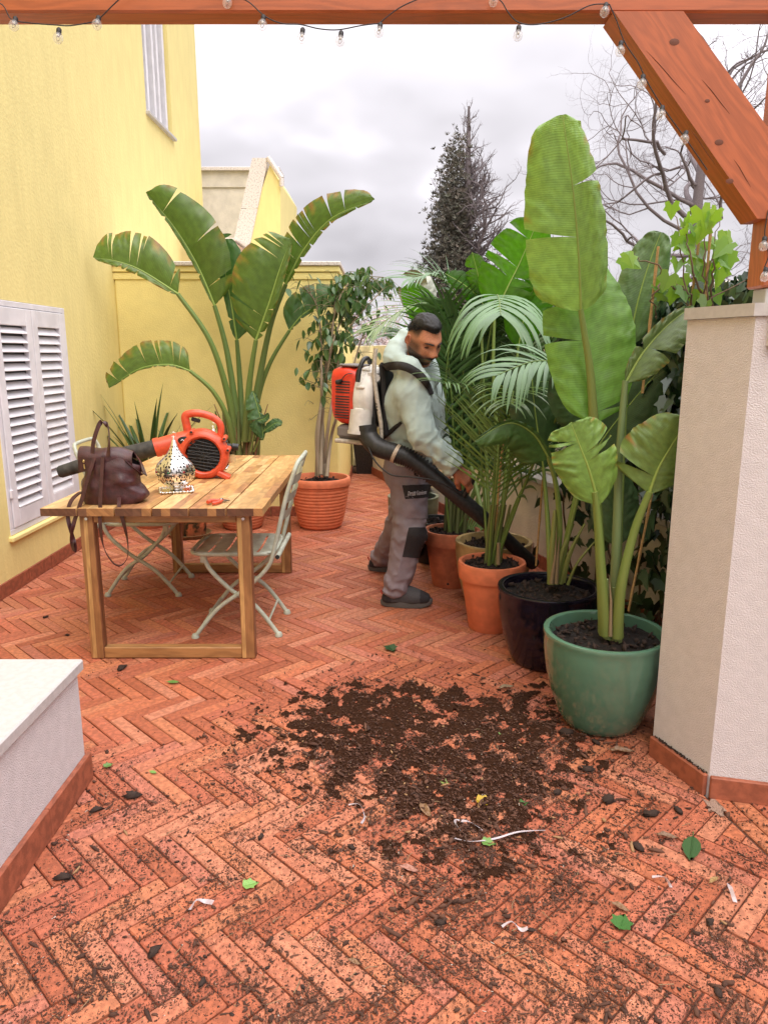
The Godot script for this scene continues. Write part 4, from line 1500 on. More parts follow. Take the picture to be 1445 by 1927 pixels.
func plant_materials() -> void:
	M.vein_col = vein_tex(false)
	M.vein_bump = vein_tex(true)
	M.leaf = leaf_mat(0.38, 0.7)
	M.leaf_dull = leaf_mat(0.42, 0.3)
	M.stalk = painted(0.5)
	M.stalk_pale = mat(lin(0.24, 0.34, 0.07), 0.5)
	M.stalk_palm = mat(lin(0.13, 0.20, 0.04), 0.45)
	M.palm = painted(0.33)
	M.palm.backlight_enabled = true
	M.palm.backlight = Color(0.7, 1.0, 0.25) * 0.4
	M.soil = mat(lin(0.022, 0.012, 0.008), 0.95, T.fine, 6.0, T.grit, 0.4)
	M.bark = mat(lin(0.045, 0.023, 0.015), 0.9, T.fine, 8.0, null, 0.1)
	M.dry = mat(lin(0.34, 0.24, 0.13), 0.8, T.fine, 6.0)
	var b := MB.new()
	b.lump(Vector3.ZERO, Vector3(0.022, 0.005, 0.011), 5, 0.5, 4, 6)
	M.chip = b.mesh()
	M.terracotta = mat(lin(0.72, 0.20, 0.088), 0.72, noise_tex(91, 0.012, 0.9, 1.0, 512, 5), 2.2, T.grit, 0.02)
	M.terracotta_dull = mat(lin(0.58, 0.175, 0.078), 0.75, noise_tex(92, 0.012, 0.84, 1.0, 512, 5), 2.2, T.grit, 0.02)
	M.glaze_green = mat(lin(0.10, 0.205, 0.135), 0.12, noise_tex(93, 0.008, 0.93, 1.0, 512, 5), 2.0)
	M.glaze_green.clearcoat_enabled = true
	M.glaze_green.clearcoat = 0.6
	M.glaze_green.clearcoat_roughness = 0.06
	M.glaze_black = mat(lin(0.012, 0.009, 0.020), 0.12, noise_tex(94, 0.012, 0.6, 1.0, 512, 5), 2.0)
	M.glaze_tan = mat(lin(0.55, 0.38, 0.17), 0.3, noise_tex(95, 0.01, 0.75, 1.0, 512, 5), 2.0)
	M.glaze_sage = mat(lin(0.20, 0.24, 0.16), 0.3, noise_tex(96, 0.01, 0.75, 1.0, 512, 5), 2.0)
	M.cane = mat(lin(0.52, 0.31, 0.12), 0.55, T.worn, 4.0)
	M.vine = mat(lin(0.20, 0.125, 0.08), 0.85, T.fine, 8.0)


func ribbed(r0: float, r1: float, h: float, ribs: int) -> Array:
	var out := [Vector2(0.001, 0.0), Vector2(r0 * 0.97, 0.0)]
	var n := ribs * 6
	for k in n + 1:
		var t := float(k) / n
		var y := 0.006 + t * (h * 0.84)
		var r := lerpf(r0, r1, pow(t, 0.62))
		out.append(Vector2(r + 0.0042 * absf(sin(PI * t * ribs)) , y))
	out.append_array([Vector2(r1 + 0.012, h * 0.86), Vector2(r1 + 0.014, h * 0.92), Vector2(r1 + 0.012, h * 0.98), Vector2(r1 + 0.004, h), Vector2(r1 - 0.014, h), Vector2(r1 - 0.02, h * 0.97), Vector2(r1 - 0.03, h * 0.7)])
	return out


func classic(r0: float, r1: float, h: float, lip: float) -> Array:
	return [Vector2(0.001, 0), Vector2(r0 - 0.004, 0), Vector2(r0, 0.005), Vector2(lerpf(r0, r1, 0.86) - 0.004, h - lip), Vector2(lerpf(r0, r1, 0.88) + 0.008, h - lip + 0.002), Vector2(lerpf(r0, r1, 0.88) + 0.010, h - lip + 0.01), Vector2(r1 + 0.008, h - 0.012), Vector2(r1 + 0.004, h), Vector2(r1 - 0.012, h), Vector2(r1 - 0.018, h - 0.01), Vector2(r0 * 0.95, h * 0.55)]


func bowl(r0: float, r1: float, h: float, wall := 0.022) -> Array:
	var out := [Vector2(0.001, 0), Vector2(r0 - 0.01, 0), Vector2(r0, 0.006)]
	for k in range(1, 15):
		var t := k / 14.0
		out.append(Vector2(r0 + (r1 - r0) * pow(sin(t * PI * 0.5), 0.8), 0.006 + t * (h - 0.026)))
	out.append_array([Vector2(r1 + 0.003, h - 0.012), Vector2(r1, h - 0.003), Vector2(r1 - wall * 0.5, h), Vector2(r1 - wall, h - 0.004), Vector2(r1 - wall - 0.003, h - 0.015), Vector2(r1 - wall - 0.012, h * 0.6)])
	return out


func build_left_plants() -> void:
	# the strelitzia against the yellow wall
	var base := Vector3(-1.2, 0.0, -6.16)
	pot("ribbed_pot", "ribbed terracotta bowl pot under the far end of the table", base, ribbed(0.15, 0.215, 0.34, 11), M.terracotta_dull, 0.29, 0.19, "ribbed terracotta pots")
	var st := thing("banana_plant", "tall strelitzia plant with torn arching leaves against the yellow wall", "plant", base + Vector3(0, 0.30, 0))
	var q := func(list: Array) -> Array:   # pixel and distance from the wall side, as points of the plant
		var out := []
		for e in list:
			out.append(at(e[0], e[1], e[2]) - st.position)
		return out
	var g1 := Color(0.115, 0.19, 0.035)
	var g2 := Color(0.135, 0.22, 0.04)
	var g3 := Color(0.075, 0.16, 0.055)
	var fz := Vector3(0, 0.1, 1)
	# sheaths fanning from the base
	for k in 7:
		var b := MB.new()
		var x := (k - 3) / 3.0
		b.tint = Color(0.13, 0.15, 0.045).lerp(Color(0.20, 0.11, 0.05), 0.3 * (k % 3))
		b.tube(curve([Vector3(x * 0.10, -0.02, 0.03 * (k % 2)), Vector3(x * 0.125, 0.22, 0.04 * (k % 2)), Vector3(x * 0.15, 0.42, 0.03 * (k % 2)), Vector3(x * 0.19, 0.68, 0)], 5), [0.05, 0.05, 0.049, 0.047, 0.046, 0.044, 0.042, 0.04, 0.037, 0.034, 0.030, 0.026, 0.022, 0.017, 0.012, 0.008], 10, true, 0.75)
		put("sheath", b.mesh(), M.stalk, st)
		if k % 2 == 0:
			b = MB.new()
			b.tube(curve([Vector3(x * 0.10 + 0.02, 0.25, 0.05), Vector3(x * 0.14 + 0.03, 0.5, 0.04), Vector3(x * 0.22 + 0.03, 0.74, 0.03)], 6), ramp(0.012, 0.003, 13), 5)
			put("dry_sheath", b.mesh(), mat(lin(0.22, 0.10, 0.05), 0.8), st)
	# left, long and flat
	big_leaf(st, q.call([[444, 830, -6.15], [430, 745, -6.12], [395, 640, -6.05], [335, 553, -6.0]]), q.call([[335, 553, -6.0], [268, 510, -5.97], [222, 492, -5.95], [176, 484, -5.95]]), Vector2(0.05, 0.27), Vector3(0.1, 0.15, 1), Vector2(0.5, 0.15), 6, g2, 101, 0.5, null, 0.036, Color(0.13, 0.2, 0.045))
	# up and left
	big_leaf(st, q.call([[450, 830, -6.2], [440, 740, -6.22], [425, 650, -6.22], [404, 575, -6.2]]), q.call([[404, 575, -6.2], [372, 500, -6.2], [330, 430, -6.18], [275, 362, -6.12]]), Vector2(0.03, 0.30), Vector3(-0.2, 0.1, 1), Vector2(0.6, 0.1), 3, g1, 102, 0.15, null, 0.038, Color(0.12, 0.19, 0.045))
	# middle pair
	big_leaf(st, q.call([[457, 830, -6.25], [452, 720, -6.3], [446, 640, -6.3]]), q.call([[446, 640, -6.3], [435, 570, -6.3], [422, 500, -6.3], [414, 438, -6.28]]), Vector2(0.05, 0.20), Vector3(-0.3, 0.1, 1), Vector2(0.5, 0.1), 1, g3, 103, 0.0, null, 0.036, Color(0.12, 0.19, 0.05))
	big_leaf(st, q.call([[462, 830, -6.1], [470, 720, -6.05], [482, 640, -6.0]]), q.call([[482, 640, -6.0], [505, 575, -5.98], [527, 505, -5.98], [548, 450, -6.0]]), Vector2(0.34, 0.06), Vector3(0.15, 0.15, 1), Vector2(0.12, 0.5), 5, g1, 104, 0.2, null, 0.038, Color(0.13, 0.2, 0.045))
	# right, long and torn
	big_leaf(st, q.call([[468, 830, -6.2], [487, 720, -6.2], [510, 610, -6.18], [538, 535, -6.15]]), q.call([[538, 535, -6.15], [572, 470, -6.1], [625, 410, -6.05], [705, 375, -6.0]]), Vector2(0.20, 0.04), Vector3(0.1, 0.15, 1), Vector2(0.2, 0.6), 10, g1, 105, 0.66, null, 0.038, Color(0.12, 0.18, 0.045))
	# right, low and arched, behind the ficus
	big_leaf(st, q.call([[474, 830, -6.2], [487, 745, -6.25], [510, 680, -6.25], [545, 622, -6.25]]), q.call([[545, 622, -6.25], [570, 592, -6.25], [605, 574, -6.25], [648, 578, -6.22]]), Vector2(0.20, 0.03), Vector3(0.05, 0.2, 1), Vector2(0.15, 0.6), 5, g3, 106, 0.1, null, 0.030, Color(0.13, 0.2, 0.05))
	# left, low, hooped right over
	big_leaf(st, q.call([[440, 840, -6.1], [428, 785, -6.05], [400, 735, -6.0], [358, 698, -5.95]]), q.call([[358, 698, -5.95], [318, 686, -5.92], [262, 694, -5.9], [206, 730, -5.88]]), Vector2(0.02, 0.20), Vector3(0.1, 0.3, 1), Vector2(0.6, 0.3), 9, g2, 107, 0.72, null, 0.030, Color(0.15, 0.22, 0.05))
	# young leaves
	big_leaf(st, q.call([[470, 830, -6.05], [476, 780, -6.02], [482, 745, -6.0]]), q.call([[476, 735, -6.0], [486, 770, -5.98], [493, 800, -5.97], [496, 828, -5.97]]), Vector2(0.03, 0.10), Vector3(0.2, 0.1, 1), Vector2(0.3, 0.2), 3, g3, 108, 0.0, null, 0.012)
	big_leaf(st, q.call([[478, 850, -6.0], [490, 825, -5.98], [500, 805, -5.97]]), q.call([[496, 812, -5.97], [508, 803, -5.96], [519, 796, -5.95], [531, 797, -5.94]]), Vector2(0.045, 0.045), Vector3(-0.2, 0.6, 1), Vector2(0.3, 0.3), 0, g3, 109, 0.0, null, 0.009)
	big_leaf(st, q.call([[472, 850, -6.0], [482, 800, -5.98], [485, 790, -5.97]]), q.call([[484, 792, -5.97], [492, 790, -5.96], [500, 786, -5.95], [506, 778, -5.94]]), Vector2(0.03, 0.04), Vector3(-0.2, 0.6, 1), Vector2(0.3, 0.3), 0, g3, 110, 0.0, null, 0.009)
	# mossy pot on its saucer
	var p2 := pot("mossy_pot", "old terracotta pot with green moss standing on a saucer under the table", Vector3(-1.57, 0.0, -5.85), classic(0.125, 0.17, 0.3, 0.05), mossy(), 0.26, 0.145)
	var b := MB.new()
	b.lathe([Vector2(0.001, 0.0), Vector2(0.15, 0.0), Vector2(0.172, 0.03), Vector2(0.165, 0.032), Vector2(0.145, 0.012), Vector2(0.001, 0.012)], 40)
	var sau := put("saucer", b.mesh(), mat(lin(0.2, 0.11, 0.045), 0.6, T.blotch, 4.0), p2)
	for e in p2.get_children():
		if e != sau:
			e.position.y += 0.013
	spiky("spiky_plant", "small spiky green plant rising behind the orange leaf blower handle", Vector3(-1.52, 0.27, -5.85), 12, 0.72, 201)
	pot("terracotta_pot", "plain terracotta pot in the corner of the yellow walls", Vector3(-1.98, 0.0, -6.2), classic(0.12, 0.165, 0.3, 0.05), M.terracotta_dull, 0.26, 0.14)
	spiky("spiky_plant", "spiky dark green plant in the corner where the yellow walls meet", Vector3(-1.98, 0.27, -6.2), 26, 0.98, 202)
	ficus()


func mossy() -> StandardMaterial3D:
	var m := mat(lin(0.60, 0.19, 0.08), 0.8, null, 1.0, T.grit, 0.03)
	var t := NoiseTexture2D.new()
	t.width = 512
	t.height = 512
	t.seamless = true
	t.noise = noise(97, 0.008, 5)
	var g := Gradient.new()
	g.set_offset(0, 0.36)
	g.set_offset(1, 0.6)
	g.set_color(0, Color(0.16, 0.3, 0.12))
	g.set_color(1, Color(1, 1, 1))
	t.color_ramp = g
	m.albedo_texture = t
	m.uv1_scale = Vector3.ONE * 2.6
	return m


func spiky(called: String, label: String, where: Vector3, n: int, len: float, seed_: int) -> void:
	var r := RandomNumberGenerator.new()
	r.seed = seed_
	var p := thing(called, label, "plant", where)
	for k in n:
		var an := TAU * k / n * 2.4 + r.randf()
		var lean := r.randf_range(0.1, 0.95)
		var out := Vector3(cos(an), 0, sin(an))
		var rows := []
		var l := len * r.randf_range(0.6, 1.05)
		for j in 9:
			var s := j / 8.0
			var q := out * (l * lean * (0.55 * s + 0.25 * s * s)) + Vector3(0, l * s * (1.0 - 0.28 * lean * s), 0)
			var side := Vector3(-out.z, 0, out.x)
			var w := 0.024 * (0.55 + 0.9 * s * (1.0 - s) * 2.0) * (1.0 - pow(s, 3.0)) + 0.0005
			rows.append([q - side * w + Vector3(0, w * 0.5, 0), q, q + side * w + Vector3(0, w * 0.5, 0)])
		var b := MB.new()
		b.tint = Color(0.05, 0.105, 0.03) * r.randf_range(0.8, 1.3)
		b.sheet(rows)
		put("leaf", b.mesh(), M.palm, p)


# a small leaf with a point, hanging: used for the ficus
func ficus_leaf(bend: float) -> ArrayMesh:
	var rows := []
	for j in 7:
		var s := j / 6.0
		var w := 0.021 * pow(sin(PI * pow(lerpf(0.02, 0.985, s), 0.75)), 0.9)
		var y := -0.085 * s
		var z := bend * 0.03 * s * s
		rows.append([Vector3(-w, y, z + w * 0.35), Vector3(0, y, z), Vector3(w, y, z + w * 0.35)])
	var b := MB.new()
	b.sheet(rows)
	return b.mesh()


func ficus() -> void:
	var base := at(603, 945, -6.18) * Vector3(1, 0, 1)
	var pt := pot("ribbed_pot", "large ribbed terracotta pot with a ficus tree at the corner of the yellow wall", base, ribbed(0.165, 0.245, 0.43, 13), M.terracotta, 0.385, 0.205, "ribbed terracotta pots")
	var tr := thing("ficus_tree", "slender ficus tree with several braided pale stems and drooping leaves", "tree", base + Vector3(0, 0.39, 0))
	var r := RandomNumberGenerator.new()
	r.seed = 77
	var twigs := []
	# stems in pixels, kept close together until they part
	var stems := [
		[[596, 895], [600, 800], [612, 700], [622, 630], [640, 560], [672, 512]],
		[[604, 893], [606, 800], [614, 715], [628, 640], [655, 580], [700, 520]],
		[[612, 895], [607, 805], [605, 720], [604, 640], [596, 575], [572, 540]],
		[[608, 893], [618, 800], [630, 730], [640, 660], [662, 610], [720, 545]],
		[[600, 895], [596, 815], [609, 740], [618, 690], [628, 600], [632, 530]],
		[[615, 897], [622, 830], [632, 790], [650, 745], [680, 640], [705, 600]],
	]
	var bark := painted(0.85, T.fine, 9.0, T.grit, 0.08)
	for k in stems.size():
		var pts := []
		for j in stems[k].size():
			var e: Array = stems[k][j]
			pts.append(at(e[0], e[1], -6.18 + 0.07 * sin(j * 2.1 + k * 1.7)) - tr.position)
		var c := curve(pts, 8)
		var b := MB.new()
		b.tint = Color(0.46, 0.37, 0.26)
		b.tube(c, ramp(0.017, 0.0035, c.size()), 8)
		put("stem", b.mesh(), bark, tr)
		for m in range(14 if k != 5 else 20, c.size()):
			var t := float(m) / c.size()
			if r.randf() < 0.62 or m > 30:
				twigs.append([c[m], t])
	# low shoots
	for e in [[590, 760], [588, 720], [636, 725], [634, 775], [645, 700], [585, 790], [625, 700], [600, 700], [668, 650]]:
		twigs.append([at(e[0], e[1], -6.16) - tr.position, 0.5])
	var leaves := [ficus_leaf(0.2), ficus_leaf(0.8), ficus_leaf(-0.5)]
	var cols := []
	for cc in [Color(0.045, 0.10, 0.03), Color(0.07, 0.14, 0.04), Color(0.032, 0.075, 0.028), Color(0.10, 0.17, 0.06)]:
		var m := mat(lin(cc.r, cc.g, cc.b), 0.35)
		m.backlight_enabled = true
		m.backlight = Color(0.7, 1, 0.3) * 0.35
		cols.append(m)
	var left := 290
	var tb := MB.new()
	for e in twigs:
		for w in 2:
			var p: Vector3 = e[0]
			var dir := Vector3(r.randfn(), r.randf_range(-0.2, 0.9), r.randfn() * 0.8).normalized()
			var l := r.randf_range(0.08, 0.24)
			var end := p + dir * l + Vector3(0, -0.05 * l / 0.2, 0)
			var c := curve([p, p + dir * l * 0.6, end], 3)
			tb.tint = Color(0.30, 0.25, 0.14)
			tb.tube(c, ramp(0.0028, 0.001, c.size()), 4, false)
			for j in 4:
				if left <= 0:
					break
				left -= 1
				var q: Vector3 = c[mini(2 + j, c.size() - 1)] if j < 3 else end
				var o := put("leaf", leaves[r.randi() % 3], cols[r.randi() % 4], tr)
				var an := r.randf() * TAU
				o.transform = Transform3D(Basis(Vector3.UP, an) * Basis(Vector3.RIGHT, r.randf_range(-0.9, 0.5)) * Basis(Vector3.UP, r.randf_range(-0.8, 0.8)).scaled(Vector3.ONE * r.randf_range(0.75, 1.25)), q)
	var o := put("twigs", tb.mesh(), bark, tr)
	o.set_meta("kind", "stuff")
	# what is past the first three hundred leaves
	var where := []
	for e in twigs:
		if e[1] < 0.55:
			continue
		for w in 2:
			var p: Vector3 = e[0] + Vector3(r.randfn() * 0.09, r.randfn() * 0.07, r.randfn() * 0.09)
			where.append(Transform3D(Basis(Vector3.UP, r.randf() * TAU) * Basis(Vector3.RIGHT, r.randf_range(-0.9, 0.5)).scaled(Vector3.ONE * r.randf_range(0.7, 1.2)), p))
	many("foliage", leaves[0], cols[0], where, [], tr)


func trace(root: Node3D, list: Array) -> Array:   # pixels with a depth, as points of that plant
	var out := []
	for e in list:
		out.append(at(e[0], e[1], e[2]) - root.position)
	return out


func build_right_plants() -> void:
	M.leaf_pale = leaf_mat(0.36, 0.42)
	M.leaf_back = leaf_mat(0.4, 1.2)
	M.leaf_sky_sheen = leaf_mat(0.28, 0.1)
	var fz := Vector3(0, 0.1, 1)
	# --- pots
	pot("green_pot", "glossy green glazed bowl pot beside the white pillar", Vector3(0.868, 0, -2.75), bowl(0.145, 0.237, 0.39), M.glaze_green, 0.345, 0.212)
	pot("black_pot", "shiny black glazed bowl pot between green pot and terracotta pot", Vector3(0.779, 0, -3.36), bowl(0.16, 0.238, 0.375, 0.026), M.glaze_black, 0.33, 0.208)
	pot("terracotta_pot", "bright terracotta pot with thick rim next to the black glazed pot", Vector3(0.573, 0, -3.8), classic(0.115, 0.172, 0.37, 0.09), M.terracotta, 0.345, 0.155)
	pot("tan_pot", "sandy yellow glazed pot behind the bright terracotta pot", Vector3(0.64, 0, -4.2), bowl(0.15, 0.222, 0.385), M.glaze_tan, 0.34, 0.197)
	var tp := pot("terracotta_pot", "dull terracotta pot beside the man's leg", Vector3(0.43, 0, -4.57), classic(0.12, 0.172, 0.36, 0.09), M.terracotta_dull, 0.33, 0.155)
	var b := MB.new()
	b.lathe([Vector2(0.001, 0.001), Vector2(0.008, 0.0)], 10, Transform3D(Basis(Vector3.RIGHT, PI / 2), Vector3(-0.03, 0.035, 0.122)))
	put("drain_hole", b.mesh(), M.dark, tp)
	pot("sage_pot", "grey green glazed pot standing behind the man's legs", Vector3(0.23, 0, -5.72), bowl(0.14, 0.2, 0.36), M.glaze_sage, 0.32, 0.175)
	pot("black_nursery_pot", "plain black plastic nursery pot behind the man's knee", Vector3(0.36, 0, -5.12), classic(0.13, 0.16, 0.3, 0.04), M.black_plastic, 0.27, 0.145)
	var bp := thing("black_planter", "square black plastic planter at the far end of the passage", "planter", Vector3(-0.2, 0, -9.12))
	b = MB.new()
	for k in 4:
		var bs := Basis(Vector3.UP, PI / 2 * k)
		b.face([bs * Vector3(-0.13, 0.0, 0.13), bs * Vector3(0.13, 0.0, 0.13), bs * Vector3(0.178, 0.42, 0.178), bs * Vector3(-0.178, 0.42, 0.178)], bs * Vector3(0, 0, 1))
		b.face([bs * Vector3(-0.186, 0.38, 0.186), bs * Vector3(0.186, 0.38, 0.186), bs * Vector3(0.186, 0.42, 0.186), bs * Vector3(-0.186, 0.42, 0.186)], bs * Vector3(0, 0, 1))
	b.face([Vector3(-0.186, 0.42, -0.186), Vector3(0.186, 0.42, -0.186), Vector3(0.186, 0.42, 0.186), Vector3(-0.186, 0.42, 0.186)], Vector3.UP)
	put("box", b.mesh(), M.black_plastic, bp)
	# --- the great strelitzia in the green pot
	var s1 := thing("banana_plant", "tall strelitzia with huge pale upright leaf growing in the green glazed pot", "plant", Vector3(0.868, 0.34, -2.75))
	var st := Color(0.17, 0.25, 0.055)
	big_leaf(s1, trace(s1, [[1136, 1190, -2.78], [1127, 1000, -2.80], [1121, 880, -2.82], [1117, 790, -2.82]]), trace(s1, [[1119, 797, -2.82], [1110, 710, -2.84], [1099, 625, -2.86], [1086, 545, -2.9], [1078, 470, -2.95]]), Vector2(0.150, 0.205), Vector3(-0.1, 0.25, 1), Vector2(0.1, 0.12), 2, Color(0.19, 0.37, 0.075), 301, 0.0, M.leaf, 0.024, st, 0.8, 0.45)
	big_leaf(s1, trace(s1, [[1117, 800, -2.81], [1110, 700, -2.79], [1098, 620, -2.77], [1092, 582, -2.76]]), trace(s1, [[1093, 586, -2.76], [1088, 470, -2.72], [1077, 350, -2.70], [1058, 216, -2.70]]), Vector2(0.178, 0.118), Vector3(0.1, 0.1, 1), Vector2(0.0, 0.15), 1, Color(0.25, 0.46, 0.09), 302, 0.03, M.leaf_pale, 0.02, st, 0.6, 0.3)
	big_leaf(s1, trace(s1, [[1160, 1195, -2.82], [1166, 980, -2.95], [1176, 760, -3.05], [1184, 645, -3.08]]), trace(s1, [[1183, 648, -3.08], [1200, 565, -3.1], [1222, 492, -3.12], [1243, 437, -3.12]]), Vector2(0.10, 0.085), Vector3(-0.4, 0.1, 1), Vector2(0.2, 0.3), 0, Color(0.10, 0.19, 0.065), 303, 0.0, M.leaf_dull, 0.016, st)
	big_leaf(s1, trace(s1, [[1153, 1195, -2.72], [1160, 1000, -2.70], [1165, 850, -2.70], [1176, 716, -2.70]]), trace(s1, [[1175, 722, -2.70], [1208, 665, -2.71], [1255, 612, -2.74], [1304, 574, -2.78]]), Vector2(0.035, 0.095), Vector3(-0.3, 0.4, 1), Vector2(0.9, 0.25), 1, Color(0.11, 0.18, 0.05), 304, 0.02, M.leaf_dull, 0.023, Color(0.15, 0.22, 0.09))
	big_leaf(s1, trace(s1, [[1138, 1192, -2.70], [1130, 1070, -2.66], [1124, 980, -2.63], [1118, 925, -2.61]]), trace(s1, [[1126, 950, -2.62], [1108, 885, -2.60], [1090, 838, -2.59], [1074, 795, -2.58]]), Vector2(0.112, 0.122), Vector3(0.05, -0.15, 1), Vector2(0.15, 0.1), 2, Color(0.17, 0.30, 0.06), 305, 0.06, M.leaf_dull, 0.025, st, 0.9, 0.42)
	big_leaf(s1, trace(s1, [[1160, 1196, -2.68], [1168, 1105, -2.65], [1193, 1000, -2.63], [1222, 925, -2.60]]), trace(s1, [[1221, 928, -2.60], [1238, 882, -2.59], [1262, 840, -2.58], [1296, 786, -2.56]]), Vector2(0.150, 0.10), Vector3(-0.1, -0.15, 1), Vector2(0.08, 0.2), 1, Color(0.14, 0.235, 0.055), 306, 0.05, M.leaf_dull, 0.026, st, 0.7, 0.42)
	big_leaf(s1, trace(s1, [[1152, 1190, -2.85], [1160, 1080, -2.95], [1163, 1020, -3.0]]), trace(s1, [[1163, 1025, -3.0], [1160, 975, -3.0], [1158, 935, -3.0], [1152, 890, -2.98]]), Vector2(0.105, 0.115), Vector3(0.1, 0.3, 1), Vector2(0.1, 0.1), 0, Color(0.07, 0.13, 0.055), 307, 0.0, M.leaf_dull, 0.014, st)
	for e in [[1143, 1192, 1140, 1090, 0.020], [1160, 1198, 1166, 1080, 0.022], [1152, 1197, 1155, 1105, 0.018]]:
		b = MB.new()
		b.tint = Color(0.20, 0.24, 0.09)
		b.tube([at(e[0], e[1] + 8, -2.70) - s1.position, at(e[0], e[1] - 30, -2.70) - s1.position, at(e[2], e[3], -2.69) - s1.position], [e[4] * 1.15, e[4], e[4] * 0.5], 10, true, 0.8)
		put("sheath", b.mesh(), M.stalk, s1)
		b = MB.new()
		b.tube([at(e[0] + 5, e[1] + 5, -2.665) - s1.position, at(e[0] + 6, e[1] - 60, -2.665) - s1.position, at(e[2] + 6, e[3], -2.67) - s1.position], [0.008, 0.006, 0.001], 5)
		put("dry_sheath", b.mesh(), M.dry, s1)
	# --- the dark strelitzia in the black pot
	var s2 := thing("banana_plant", "dark leaved strelitzia with a folded drooping leaf growing in the black glazed pot", "plant", Vector3(0.779, 0.33, -3.36))
	var dk := Color(0.045, 0.095, 0.03)
	big_leaf(s2, trace(s2, [[1040, 1095, -3.36], [1052, 1000, -3.33], [1046, 915, -3.3], [1030, 858, -3.27]]), trace(s2, [[1032, 862, -3.27], [1002, 816, -3.24], [955, 796, -3.2], [893, 830, -3.16]]), Vector2(0.125, 0.02), Vector3(0.1, 0.35, 1), Vector2(0.0, 0.8), 0, Color(0.07, 0.15, 0.035), 311, 0.0, M.leaf_dull, 0.02, st, 0.45, 0.5)
	big_leaf(s2, trace(s2, [[1052, 1095, -3.38], [1068, 1000, -3.45], [1085, 920, -3.5]]), trace(s2, [[1085, 925, -3.5], [1125, 840, -3.5], [1185, 760, -3.48], [1250, 685, -3.45]]), Vector2(0.12, 0.15), Vector3(-0.3, 0.3, 1), Vector2(0.1, 0.1), 1, dk, 312, 0.0, M.leaf_dull, 0.018, st)
	big_leaf(s2, trace(s2, [[1048, 1095, -3.34], [1080, 960, -3.3], [1110, 850, -3.28], [1125, 795, -3.26]]), trace(s2, [[1128, 800, -3.26], [1100, 775, -3.25], [1075, 740, -3.24], [1062, 690, -3.24]]), Vector2(0.12, 0.14), Vector3(0.2, 0.4, 1), Vector2(0.1, 0.1), 0, dk, 313, 0.0, M.leaf_dull, 0.014, st)
	big_leaf(s2, trace(s2, [[1036, 1095, -3.4], [1030, 980, -3.5], [1022, 880, -3.55]]), trace(s2, [[1022, 880, -3.55], [1010, 800, -3.56], [1002, 730, -3.58], [1000, 650, -3.6]]), Vector2(0.12, 0.12), Vector3(0.2, 0.2, 1), Vector2(0.15, 0.1), 2, dk, 314, 0.0, M.leaf_dull, 0.018, st)
	for e in [[1045, 1098, 1078, 985, 0.014], [1055, 1098, 1100, 985, 0.010], [1036, 1098, 1044, 960, 0.016], [1068, 1100, 1118, 1020, 0.0075], [1060, 1095, 1092, 1000, 0.009]]:
		b = MB.new()
		b.tint = Color(0.20, 0.22, 0.06)
		b.tube(curve([at(e[0], e[1], -3.33) - s2.position, at(lerpf(e[0], e[2], 0.35), lerpf(e[1], e[3], 0.5), -3.31) - s2.position, at(e[2], e[3], -3.32) - s2.position], 4), ramp(e[4] * 1.2, e[4] * 0.5, 9), 8)
		put("stalk", b.mesh(), M.stalk, s2)
	for e in [[1037, 1098, 1047, 1000], [1046, 1098, 1052, 1010]]:
		b = MB.new()
		b.tube([at(e[0], e[1], -3.30) - s2.position, at(e[2] - 3, 1050, -3.30) - s2.position, at(e[2], e[3], -3.30) - s2.position], [0.011, 0.007, 0.001], 6)
		put("dry_sheath", b.mesh(), M.dry, s2)
	# --- bright strelitzia leaves behind, from the sandy pot
	var s3 := thing("banana_plant", "strelitzia with bright backlit leaves growing in the sandy yellow pot", "plant", Vector3(0.64, 0.34, -4.2))
	var br := Color(0.17, 0.34, 0.035)
	big_leaf(s3, trace(s3, [[930, 1010, -4.2], [935, 850, -4.25], [928, 700, -4.3], [930, 600, -4.32]]), trace(s3, [[934, 585, -4.32], [956, 538, -4.33], [975, 500, -4.34], [992, 461, -4.34], [1012, 415, -4.34]]), Vector2(0.20, 0.17), Vector3(-0.1, 0.1, 1), Vector2(0.1, 0.15), 3, br, 321, 0.0, M.leaf_back, 0.018, st, 0.75, 0.42)
	big_leaf(s3, trace(s3, [[922, 1010, -4.2], [912, 800, -4.4], [906, 620, -4.5], [905, 555, -4.5]]), trace(s3, [[907, 560, -4.5], [902, 530, -4.5], [896, 505, -4.5], [888, 474, -4.5]]), Vector2(0.07, 0.07), fz, Vector2(0.2, 0.2), 1, Color(0.16, 0.26, 0.06), 322, 0.0, M.leaf_back, 0.013, st)
	big_leaf(s3, trace(s3, [[918, 1010, -4.25], [880, 850, -4.7], [850, 700, -5.0], [838, 640, -5.1]]), trace(s3, [[838, 645, -5.1], [812, 605, -5.1], [785, 570, -5.1], [762, 538, -5.1]]), Vector2(0.10, 0.13), fz, Vector2(0.1, 0.1), 0, br, 323, 0.0, M.leaf_back, 0.015, st)
	big_leaf(s3, trace(s3, [[926, 1010, -4.3], [890, 820, -5.0], [830, 660, -5.4], [800, 600, -5.5]]), trace(s3, [[797, 600, -5.5], [790, 565, -5.5], [785, 538, -5.5], [783, 508, -5.4]]), Vector2(0.14, 0.16), Vector3(0, 0.8, 0.6), Vector2(0.05, 0.05), 0, Color(0.40, 0.42, 0.38), 324, 0.0, M.leaf_sky_sheen, 0.014, st)  # pale grey leaf colour stands in for sky reflected on the blade
	big_leaf(s3, [], trace(s3, [[925, 600, -4.45], [900, 560, -4.5], [872, 535, -4.5], [838, 515, -4.5]]), Vector2(0.06, 0.10), Vector3(0, 0.4, 1), Vector2(0.2, 0.2), 1, Color(0.09, 0.21, 0.03), 325, 0.0, M.leaf_back, 0.014, st)
